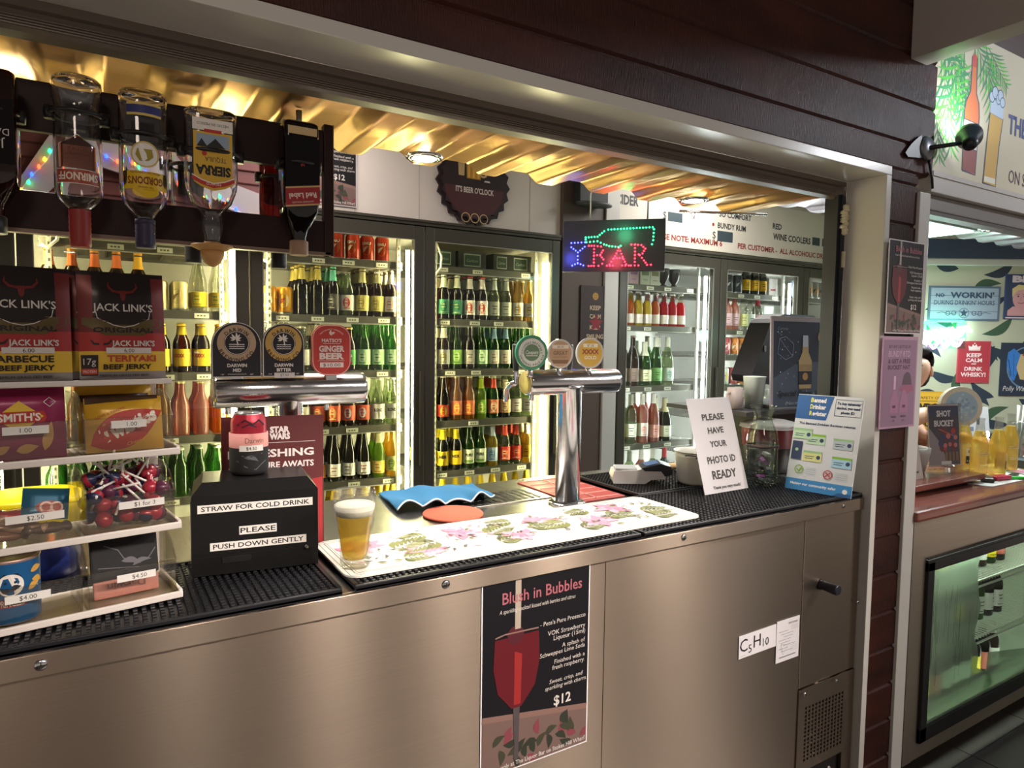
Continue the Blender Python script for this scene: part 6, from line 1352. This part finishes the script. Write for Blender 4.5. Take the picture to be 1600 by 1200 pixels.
for k, (n, lb, c, x, y, rz, dims) in enumerate((('car_key', 'black car key fob lying before the clear beer bottles', '26272c', 2.905, .095, 30, (.040, .022, .016)), ('key_wallet', 'pink key wallet lying beside the black key fob', 'c83a58', 2.985, .085, -10, (.044, .020, .015)), ('lighter', 'bright green lighter lying beside the pink key wallet', '3cc84a', 3.045, .060, 55, (.010, .040, .010)), ('pen_case', 'slim black case lying at the right of the green lighter', '1f2024', 3.10, .085, 10, (.045, .011, .010)))):
    o = obj(n, MB().box(-dims[0], dims[0], -dims[1], dims[1], 0, dims[2], 0, dims[2]*.35), pm('thing_'+n, c, .35), None, (x, y, .9852), (0, 0, R(rz))); tag(o, lb, n.replace('_', ' '))
    obj('clip', MB().tube([(dims[0]*.9+.012*math.cos(q)*.6, .010*math.sin(q), .004) for q in [2*PI*i/14 for i in range(14)]], .0013, 6, closed=True), CHROME, o)
# pump with round lens, glassware
pp = thing('tap_lens', 'round pale rimmed tap badge with a blue mottled face on a chrome pump', 'beer tap', (3.142, .340, .981))
m = MB(); m.lathe([(.035, 0), (.035, .006), (.016, .012), (.016, .19)], 24, 0); 
for k in range(7): m.tube([(.026*math.cos(q), .026*math.sin(q), .13+k*.012) for q in [2*PI*i/16 for i in range(16)]], .0028, 6, closed=True)
obj('pump', m, CHROME, pp)
m = MB(); m.prism([(.093*math.cos(2*PI*i/40), .086*math.sin(2*PI*i/40)) for i in range(40)], -.02, .0, 0); hd = obj('badge_rim', m, pm('rim_cream', 'cfc4ac', .4), pp, (.0, -.02, .262), (0, R(14), R(-30)))
p = MB(); p.d0 = .0205; p.disc(0, 0, .072, 0, 36, .066); rnd = random.Random(6)
for k in range(50): a = rnd.random()*6.28; q = rnd.random()*.055; p.disc(q*math.cos(a), q*math.sin(a), rnd.uniform(.004, .009), rnd.choice((1, 2)), 8)
obj('badge_face', p, [flat('9fb4c0'), flat('8aa0b4'), flat('b4c4cc')], hd, recalc=False)
t = thing('straw_jar', 'glass jar with straws at the right edge of the counter', 'jar', (3.47, .22, .985))
obj('jar', MB().lathe([(.04, 0), (.048, .004), (.05, .14), (.04, .17), (.042, .185), (.04, .185), (.038, .17), (.047, .14), (.044, .008), (.002, .008)], 28), clear('jar_glass', 'eceeee', .08), t)
m = MB()
for k in range(5): m.tube([(-.02+k*.01, 0, .012), (-.03+k*.016, .01*(k % 3-1), .26)], .003, 6)
obj('straws', m, flat('d8d4d0'), t)
for k, (x, y) in enumerate(((3.40, .30), (3.48, .345))):
    o = obj('tumbler', MB().lathe([(.030, 0), (.036, .13), (.034, .13), (.028, .008), (.002, .008)], 24), clear('tumbler_glass', 'e6e8e8', .08), None, (x, y, .9802)); tag(o, ('clear tumbler standing behind the straw jar', 'clear tumbler at the back edge of the kitchen counter')[k], 'glass')
dk = obj('napkin_holder', MB().box(-.06, .06, -.05, .05, 0, .035, 0, .004), flat('4a5458'), None, (3.40, .19, .9852)); tag(dk, 'dark grey low box on the runner beside the straw jar', 'box')
pb = thing('menu_card', 'white menu card leaning behind the clear beer bottles', 'menu', (3.50, .43, .981), (R(-8), 0, R(-20)))
obj('card', MB().box(-.13, .13, 0, .004, 0, .235), pm('card_white', 'd2d4d4', .5), pb); p = MB(); p.poly(leaf(-.06, .16, .07, .022, 0), 0); p.poly([(.06, .15), (.075, .15), (.08, .2), (.068, .235), (.055, .2)], 0); p.rect(-.10, -.02, .10, .12, 1); p.rect(.02, .04, .12, .14, 1); obj('card_print', p, [flat('2c3a38'), flat('7a88a0')], pb, recalc=False)

# leaf-papered wall, seen over the counter
WD = Vector((.8536, -.521)); TH = math.atan2(-.521, .8536); W0 = Vector((4.200, 1.018))
def wl(u, off=0.): q = W0+WD*u; n = Vector((-.521, -.8536)); return (q.x+n.x*off, q.y+n.y*off)
rnd = random.Random(40); p = MB(); p.d0 = .0002; p.dk = .000003
for i in range(18):
    for j in range(13):
        a = -.30+i*.165+(.08 if j % 2 else 0)+rnd.uniform(-.02, .02); b = .12+j*.155+rnd.uniform(-.02, .02); th = rnd.uniform(-.9, .9)+(PI if (i+j) % 2 else 0)+(1.2 if (i*7+j*3) % 5 == 0 else 0)
        p.poly(leaf(a, b, rnd.uniform(.17, .21), .056, th, 9, rnd.choice((-.14, .14))), 1 if rnd.random() < .86 else 2)
m = MB(); m.box(-.33, 2.4, 0, .05, 0, 2.6, 0); m.add(p.v, p.f); m.mi[6:] = p.mi
lw = struct('wall_kitchen', m, [pm('leaf_wall_base', 'b9bba2', .6), flat('2f3b48'), flat('3f5a44')]); lw.location = (W0.x, W0.y, 0); lw.rotation_euler = (0, 0, TH)
m = MB(); m.box(-.33, 2.4, -.035, 0, 1.98, 2.02, 0, .005); m.box(-.33, 2.4, -.045, 0, 2.02, 2.13, 1)
c = struct('trim_4', m, [pm('cornice_white', 'c9cdc4', .5), pm('dark_band', '39475a', .5)]); c.location = (W0.x, W0.y, 0); c.rotation_euler = (0, 0, TH)
kaw = obj('corrugated_awning', corr(2.176, 4.7, .05, .55, 2.03, .014, .192, .0), pm('kitchen_sheet', '8e7d84', .35, .8)); tag(kaw, 'pinkish corrugated metal sheet above the kitchen counter', 'ceiling sheet')
t = thing('downlight', 'oval looking downlight in the pinkish soffit over the kitchen counter', 'light', (3.33, .30, 2.010), group=None)
obj('bezel', MB().lathe([(.035, .004), (.037, -.004), (.052, -.002), (.053, .003)], 28, 0, capb=False, capt=False), CHROME, t); obj('lens', MB().lathe([(.001, 0), (.035, 0)], 24, 0, capb=False, capt=False), glow('fff4e2', 9), t)
t = thing('led_panel', 'glowing cyan white light panel under the kitchen soffit', 'light', (2.98, .40, 1.985))
obj('housing', MB().box(-.20, .20, -.10, .10, .006, .022, 0, .003), WHITE, t); obj('diffuser', MB().box(-.19, .19, -.09, .09, 0, .006, 0, .002), glow('b8ffec', 5), t)

def wboard(name, label, cat, u, z, w, h, mat, paint, mats, part='lettering', t=.006, off=.002):
    x, y = wl(u, off+t); return board(name, label, cat, w, h, t, (x, y, z), (0, 0, TH), mat, paint, mats, part)
def paint_work(p):
    p.rect(-.20, .20, .012, .193, 1)
    for z in (.055, .10, .147): p.rect(-.20, .20, z, z+.002, 0)
    p.text('NO', -.145, .150, .022, 0, w=.05, bold=.03); p.rect(-.175, -.115, .149, .151, 0); p.text("WORKIN'", .045, .152, .032, 0, w=.26, bold=.04)
    p.text("DURING DRINKIN' HOURS", 0, .107, .026, 0, w=.36, bold=.01); p.poly([((.026 if i % 2 == 0 else .011)*math.cos(PI/2+i*PI/5), .045+(.026 if i % 2 == 0 else .011)*math.sin(PI/2+i*PI/5)) for i in range(10)], 0); p.ring(0, .045, .027, .030, 0)
    for s in (-1, 1): p.ring(s*.06, .045, .010, .014, 0); p.ring(s*.095, .043, .010, .014, 0); p.line([(s*.04, .05), (s*.08, .038), (s*.13, .05), (s*.16, .044)], .003, 0)
wboard('bar_rules_sign', 'grey weathered board sign about no working during drinking hours', 'sign', .222, 1.655, .425, .205, pm('rule_frame', '5a6a7c', .5), paint_work, [flat('33455c'), flat('96a6b4')])
def paint_whisky(p):
    p.rect(-.092, .092, .004, .246, 0)
    p.poly([(-.033, .200), (.033, .200), (.038, .222), (.018, .216), (.010, .232), (0, .220), (-.010, .232), (-.018, .216), (-.038, .222)], 1); p.rect(-.034, .034, .194, .199, 1); p.disc(0, .236, .004, 1)
    for s, z, w, h in (('KEEP', .166, .088, .022), ('CALM', .136, .098, .022), ('AND', .114, .030, .009), ('DRINK', .084, .108, .022), ('WHISKY!', .050, .150, .024)): p.text(s, 0, z, h, 1, w=w, bold=.03)
wboard('keep_calm_poster', 'red poster with a white crown about whisky on the leaf wall', 'poster', .298, 1.285, .196, .25, pm('poster_edge', 'b84a54', .5), paint_whisky, [flat('b03a44'), flat('f0dcd8')])
def paint_beer(p):
    p.rect(-.19, .19, .005, .26, 0); p.text('BEER', -.04, .238, .036, 1, w=.24, bold=.06)
    p.poly([(-.18, .02), (.0, .02), (.0, .06), (-.06, .08), (-.15, .075), (-.18, .05)], 2); p.disc(-.105, .125, .048, 2, 24, .062); p.poly([(-.155, .13), (-.158, .18), (-.12, .205), (-.07, .20), (-.045, .17), (-.06, .165), (-.08, .178), (-.12, .172), (-.145, .15)], 3)
    p.disc(-.12, .135, .005, 0, 10); p.disc(-.085, .135, .005, 0, 10); p.line([(-.13, .146), (-.112, .148)], .003, 0); p.line([(-.095, .148), (-.076, .146)], .003, 0); p.line([(-.102, .132), (-.108, .115), (-.098, .114)], .002, 4); p.line([(-.12, .098), (-.10, .093), (-.082, .099)], .004, 5)
    p.poly([(.02, .01), (.09, .01), (.10, .12), (.01, .12)], 5); p.rect(-.19, .19, .005, .012, 1)
wboard('beer_poster', 'comic style beer poster with a fair haired face, cut by the right edge', 'poster', .660, 1.668, .40, .266, flat('38456a'), paint_beer, [flat('33405c'), flat('d8c8cc'), flat('cf9a9c'), flat('d8c48a'), flat('a86a6c'), flat('a8484c')], 'poster_print')
def paint_parrot(p):
    p.rect(-.16, .16, .003, .312, 0); p.ring(0, .17, .12, .128, 6)
    p.poly([(-.125, .26), (-.09, .285), (-.05, .25), (-.055, .17), (-.08, .09), (-.10, .10), (-.13, .19)], 1); p.line([(-.12, .22), (-.10, .12)], .004, 0); p.line([(-.09, .25), (-.085, .11)], .004, 5)
    p.poly([(-.05, .25), (.05, .25), (.07, .17), (.03, .09), (-.045, .10), (-.07, .17)], 2); p.poly([(-.04, .24), (.0, .30), (.05, .295), (.075, .255), (.03, .235)], 3); p.disc(.04, .272, .012, 4, 14); p.disc(.043, .272, .005, 0, 10); p.poly([(.06, .285), (.095, .262), (.07, .238)], 0)
    p.text('Polly Wants a Drink', 0, .045, .030, 4, w=.29, shear=.25)
wboard('parrot_poster', 'dark poster of a blue and yellow parrot, cut by the right edge', 'poster', .625, 1.210, .33, .318, flat('2a3444'), paint_parrot, [flat('2c3646'), flat('3a7ac4'), flat('c8b080'), flat('a83a44'), flat('d8d4d0'), flat('2a559a'), flat('6a88a8')], 'poster_print')
def paint_cow(p):
    p.rect(-.18, .18, .004, .39, 0); p.text('FOR THE SAFETY OF OUR', 0, .362, .016, 1, w=.32); p.rect(-.18, .18, .34, .343, 1); p.text('COWBOYS', 0, .305, .042, 1, w=.30, bold=.06); p.text('AND', .02, .262, .012, 1); p.rect(-.18, .18, .235, .238, 1)
    p.text('THE HORSES', 0, .205, .034, 1, w=.30, bold=.04); p.rect(-.18, .18, .165, .168, 1); p.poly([(-.16, .03), (.15, .03), (.10, .12), (.02, .15), (-.08, .12)], 1); p.disc(.02, .09, .03, 2)
wboard('warning_poster', 'yellow warning poster low on the leaf wall behind the person', 'poster', .02, .83, .37, .40, flat('c99c30'), paint_cow, [flat('d8a838'), flat('3a2c1c'), flat('e0c060')], 'poster_print')
# neon squiggle
nx_, ny_ = wl(.06, .03)
ne = thing('neon_light', 'bright white and pink neon script glowing green on the leaf wall', 'neon sign', (nx_, ny_, 1.565), (0, 0, TH))
obj('backing', MB().box(-.20, .17, .0, .006, -.075, .085, 0, .003), clear('neon_acrylic', 'd8fff0', .05), ne)
m = MB(); pts = [(-.17+.33*i/60+.028*math.sin(i*.75), -.016, .0+.030*math.sin(i*1.1)+.05*(i/60-.5)) for i in range(61)]; m.tube(pts, .010, 8); obj('tube', m, glow('e8fff6', 22), ne)
m = MB(); m.tube([(-.15+.3*i/30, -.012, -.055+.02*math.sin(i*.9)+.03*(i/30-.5)) for i in range(31)], .007, 8); obj('pink_tube', m, glow('ff8ae8', 10), ne)
m = MB(); m.tube([(-.18, -.010, -.06), (-.19, -.010, .02), (-.14, -.010, .07), (.0, -.010, .085), (.14, -.010, .085)], .006, 8); obj('green_tube', m, glow('30ffb0', 10), ne)

# above the kitchen opening: banner, beams, shutter
def paint_banner(p):
    p.dk = .000003
    rnd = random.Random(77)
    def frond(x, y, th, L, n, mi):
        p.line([(x, y), (x+L*.5*math.cos(th), y+L*.5*math.sin(th)-.01), (x+L*math.cos(th), y+L*math.sin(th)-.04*L*3)], .0025, mi)
        for k in range(n):
            u = .12+.85*k/n; bx_, by_ = x+L*u*math.cos(th), y+L*u*math.sin(th)-.12*L*u*u
            for s in (-1, 1): p.poly([(min(max(a, -.498), .498), min(max(b, .004), .468)) for a, b in leaf(bx_, by_, L*.5*(1.1-u*.6), L*.034, th+s*.75-.15, 6, -.06*s)], mi if rnd.random() < .7 else 3-mi if mi < 3 else mi)
    for x, y, th, L, mi in ((-.49, .42, -.55, .26, 1), (-.42, .46, -1.1, .30, 1), (-.44, .34, -1.25, .26, 2), (-.30, .45, -2.0, .30, 2), (-.28, .47, -.6, .24, 1), (-.18, .46, -1.2, .24, 1), (-.36, .30, -.9, .20, 2), (-.48, .25, -1.3, .20, 2), (-.16, .45, -.5, .17, 1), (-.25, .40, -1.9, .22, 1)): frond(x, y, th, L, 8, mi)
    def out(pts, mi, wd=.006): p.poly(pts, mi); p.line(pts+[pts[0]], wd, 3)
    out([(-.290, .035), (-.205, .030), (-.198, .22), (-.205, .26), (-.225, .29), (-.232, .40), (-.262, .40), (-.264, .29), (-.288, .255), (-.296, .22)], 4)
    p.poly([(-.288, .037), (-.207, .033), (-.204, .11), (-.290, .112)], 6); p.poly([(-.262, .37), (-.232, .37), (-.233, .403), (-.240, .41), (-.256, .41), (-.261, .402)], 5)
    out([(-.293, .112), (-.202, .108), (-.199, .195), (-.295, .198)], 0, .004); p.text('Beer', -.248, .152, .045, 3, w=.078, shear=.1)
    out([(-.150, .012), (-.060, .008), (-.062, .045), (-.052, .15), (-.036, .24), (-.126, .250), (-.138, .15), (-.146, .05)], 7); p.rect(-.142, -.066, .018, .036, 0)
    p.poly([(-.127, .248), (-.037, .240), (-.034, .29), (-.13, .295)], 8)
    for a, b, r in ((-.12, .30, .016), (-.10, .318, .018), (-.075, .30, .015), (-.062, .315, .017), (-.045, .295, .015)): p.disc(a, b, r+.003, 3, 16); p.disc(a, b, r, 8, 16)
    p.text('THE LIQUOR', .225, .235, .062, 9, w=.44, bold=.03); p.text('ON STOKES HILL', .24, .06, .045, 10, w=.42); p.text('Bar', .2, .15, .05, 9)
board('banner', 'cream banner with palm leaves, a cartoon beer bottle and a beer glass', 'banner', 1.0, .472, .006, (2.695, .006, 2.040), (0, 0, 0), pm('banner_cream', 'cfc6ae', .35), paint_banner, [flat('e0dccc'), flat('2c8a54'), flat('48b838'), flat('2a3556'), flat('d8713a'), flat('c84038'), flat('8a3a34'), flat('c8a04a'), flat('b8cce4'), flat('3c4a80'), flat('5a3448')], 'banner_print')
bb = struct('wall_kitchen_front', MB().box(2.19, 4.2, .013, .05, 2.03, 2.95), pm('fascia_dark', '4a3630', .5))
m = MB(); m.box(2.172, 4.2, -.022, .06, 1.972, 2.030, 0, .002); m.box(2.172, 4.2, -.026, -.02, 2.020, 2.034, 0); struct('trim_5', m, pm('band_white', 'bfbab4', .4))
o = obj('roller_shutter', MB().box(2.176, 4.2, .0, .05, 1.925, 1.971, 0, .004), pm('shutter_grey', '7d7874', .45)); tag(o, 'grey roller shutter housing above the kitchen counter', 'shutter'); obj('lower_slat', MB().box(2.176, 4.2, .004, .046, 1.912, 1.925), pm('shutter_slat', '57534f', .45), o)
bm_ = struct('trim_6', MB().box(2.038, 2.125, -1.3, -.013, 2.338, 2.80, 0, .003), pm('beam_white', 'a79f98', .4))
struct('ceiling_porch', MB().box(2.13, 4.2, -1.3, -.013, 2.62, 2.65), pm('porch_sheet', '9fc0e8', .4))
# wall spotlight
sl = thing('wall_spotlight', 'black adjustable spotlight on the timber wall lighting the palm banner', 'light', (2.135, -.018, 2.095))
m = MB(); m.lathe([(.036, 0), (.036, -.006), (.030, -.012), (.002, -.013)], 28, 0, axis='y'); obj('wall_plate', m, pm('plate_grey', '6d6f74', .35, .6), sl)
obj('junction_box', MB().prism([(-.045, .028), (-.030, .034), (-.02, -.032), (-.10, -.040), (-.115, -.03), (-.085, .0)], -.004, .004, 0), pm('spot_black', '1a1b1f', .4), sl)
m = MB(); m.tube([(0, -.010, 0), (.055, -.045, .010), (.085, -.055, .016)], .0065, 10); obj('arm', m, pm('spot_black', '1a1b1f', .4), sl)
m = MB(); m.lathe([(.002, -.05), (.016, -.048), (.022, -.03), (.022, .0), (.036, .025), (.037, .045), (.034, .045), (.030, .03), (.002, .028)], 28, 0, axis='x'); hd = obj('lamp_head', m, pm('spot_black', '1a1b1f', .4), sl, (.125, -.062, .030), (0, R(-32), R(28)))
obj('bulb', MB().lathe([(.002, .0285), (.028, .031)], 20, 0, axis='x', capt=False), glow('f0fff8', 16), hd)
m = MB(); m.tube([(.012, -.004, -.032), (.035, -.006, -.085), (.04, -.006, -.115)], .0035, 8); obj('cable', m, pm('spot_black', '1a1b1f', .4), sl)
lamp('spot_beam', 'SPOT', (2.285, -.06, 2.16), 4.2, (.92, 1, .96), (2.34, -.02, 2.38), .02, spot=150, blend=.4)

# ------------------------------------------------------------------ the person working behind the kitchen counter
def skin_mesh(name, verts, edges, mat, parent=None, root=0, lvl=2, loc=(0, 0, 0)):
    me = bpy.data.meshes.new(name); me.from_pydata([v[0] for v in verts], edges, []); me.materials.append(mat)
    o = bpy.data.objects.new(name, me); COL.objects.link(o); o.location = loc
    if parent: o.parent = parent
    md = o.modifiers.new('skin', 'SKIN'); md.use_smooth_shade = True
    for i, v in enumerate(verts):
        r = v[1] if isinstance(v[1], tuple) else (v[1], v[1]); me.skin_vertices[0].data[i].radius = r; me.skin_vertices[0].data[i].use_root = (i == root)
    sb_ = o.modifiers.new('sub', 'SUBSURF'); sb_.levels = lvl; sb_.render_levels = lvl
    return o
SK = pm('skin', 'd6a88e', .5)
V = []; E_ = []
def vx(p, r, link=None):
    V.append((p, r)); i = len(V)-1
    if link is not None: E_.append((link, i))
    return i
# world frame, standing bent forward behind the counter, facing the counter
pel = vx((3.10, .78, .86), (.15, .11)); ab = vx((3.10, .76, 1.00), (.14, .10), pel); ch = vx((3.11, .70, 1.14), (.16, .11), ab); nk0 = vx((3.15, .62, 1.255), (.06, .06), ch); nk = vx((3.175, .585, 1.30), (.048, .05), nk0)
hd0 = vx((3.195, .56, 1.345), (.062, .07), nk); hd1 = vx((3.205, .55, 1.40), (.075, .088), hd0); hd2 = vx((3.205, .555, 1.455), (.062, .07), hd1)
for s, hip, kn, an in ((-1, (3.00, .78, .82), (2.99, .74, .47), (2.99, .80, .09)), (1, (3.20, .78, .82), (3.21, .74, .47), (3.21, .80, .09))):
    a = vx(hip, .085, pel); b = vx(kn, .058, a); c = vx(an, .042, b); vx((an[0], an[1]-.14, .035), (.042, .03), c)
# right arm in the picture: upper arm to a low elbow, forearm forward along the counter
shR = vx((3.235, .62, 1.20), .058, ch); elR = vx((3.222, .495, 1.065), (.040, .042), shR); frR = vx((3.236, .435, 1.080), (.038, .040), elR); wrR = vx((3.240, .345, 1.098), (.027, .03), frR); haR = vx((3.236, .300, 1.100), (.036, .022), wrR)
shL = vx((2.99, .62, 1.21), .058, ch); elL = vx((3.02, .49, 1.155), (.042, .042), shL); frL = vx((3.12, .475, 1.185), (.040, .042), elL); wrL = vx((3.205, .46, 1.198), (.030, .032), frL); haL = vx((3.245, .445, 1.195), (.038, .022), wrL)
person = skin_mesh('person', V, E_, SK, None, pel)
tag(person, 'person with dark hair leaning behind the timber post, bare forearms over the counter', 'person')
def fingers(base, d, up, side):
    d = Vector(d).normalized(); up = Vector(up).normalized(); sd = d.cross(up).normalized()*side
    for k, (o, L) in enumerate(((-.030, .060), (-.010, .070), (.010, .066), (.030, .052))):
        p0 = Vector(base)+sd*o; a = p0+d*(.045); b = a+(d*.85-up*.45).normalized()*L*.45; c = b+(d*.35-up*.9).normalized()*L*.4
        skin_mesh('finger', [(tuple(p0+d*.012), .0100), (tuple(a), .0092), (tuple(b), .0085), (tuple(c), .0070)], [(0, 1), (1, 2), (2, 3)], SK, person, 0, 1)
    p0 = Vector(base)-sd*.030; a = p0-sd*.022+d*.024; b = a+d*.030-up*.010
    skin_mesh('thumb', [(tuple(p0), .0115), (tuple(a), .0105), (tuple(b), .0080)], [(0, 1), (1, 2)], SK, person, 0, 1)
fingers((3.236, .300, 1.100), (-.15, -.95, 0), (0, 0, 1), 1); fingers((3.245, .445, 1.195), (.92, -.35, -.1), (0, 0, 1), 1)
HX, HY = 3.203, .556
def hr(p):
    t = R(-62); x, y = p[0]-HX, p[1]-HY; return (HX+x*math.cos(t)-y*math.sin(t), HY+x*math.sin(t)+y*math.cos(t), p[2])
def turn(mb): mb.v = [hr(q) for q in mb.v]; return mb
h = MB(); bm = bmesh.new(); bmesh.ops.create_icosphere(bm, subdivisions=3, radius=1)
for v in bm.verts:
    n = v.co.copy(); v.co = Vector((HX+n.x*.090, HY+.018+n.y*.098, 1.430+n.z*.092))
    if n.y < -.35 and n.z < .45: v.co.y += .075
    if n.z < -.3: v.co.z -= .045*(1 if n.y > 0 else 0)
h.bm(bm, 0, True); obj('hair', turn(h), pm('hair_dark', '2a2320', .6, noise=((300, 300, 20), .6, .3)), person)
for s in (-1, 1):
    m = MB(); m.lathe([(.001, -.0035), (.006, -.002), (.0095, .001), (.009, .004)], 14, 0, (HX+s*.028, .4765, 1.396), axis='y', ay=.55); m.lathe([(.001, -.0042), (.0032, -.0036), (.0038, -.002)], 10, 1, (HX+s*.028, .4765, 1.396), axis='y')
    obj('eye', turn(m), [flat('e8e4e0'), flat('2a1c18')], person)
    m = MB(); m.lathe([(.004, -.008), (.014, -.004), (.016, .003), (.010, .008)], 14, 0, (HX+s*.080, .56, 1.385), axis='x', ay=1.6); obj('ear', turn(m), SK, person)
for s in (-1, 1): obj('eyebrow', turn(MB().tube([(HX+s*.014, .472, 1.414), (HX+s*.030, .473, 1.418), (HX+s*.044, .482, 1.413)], [.002, .0028, .0016], 8)), flat('2a2320'), person)
obj('nose', turn(MB().tube([(HX, .478, 1.398), (HX, .460, 1.370), (HX, .472, 1.362)], [.007, .010, .008], 10)), SK, person)
obj('mouth', turn(MB().tube([(HX-.024, .482, 1.338), (HX, .472, 1.336), (HX+.024, .482, 1.338)], [.003, .005, .003], 8)), pm('lips', 'a8685c', .5), person)
VS = [((3.10, .78, .80), (.165, .125)), ((3.10, .76, 1.00), (.155, .115)), ((3.11, .70, 1.14), (.175, .125)), ((3.145, .635, 1.235), (.085, .08)), ((3.235, .625, 1.20), .072), ((3.231, .575, 1.15), .062), ((2.99, .625, 1.21), .072), ((3.00, .575, 1.19), .062)]
skin_mesh('shirt', VS, [(0, 1), (1, 2), (2, 3), (2, 4), (4, 5), (2, 6), (6, 7)], pm('shirt_dark', '2b2d34', .8), person)
VP = [((3.10, .78, .86), (.165, .125)), ((3.00, .78, .80), .098), ((2.99, .745, .47), .075), ((2.99, .80, .12), .062), ((3.20, .78, .80), .098), ((3.21, .745, .47), .075), ((3.21, .80, .12), .062)]
skin_mesh('trousers', VP, [(0, 1), (1, 2), (2, 3), (0, 4), (4, 5), (5, 6)], pm('trousers_dark', '24262c', .8), person)
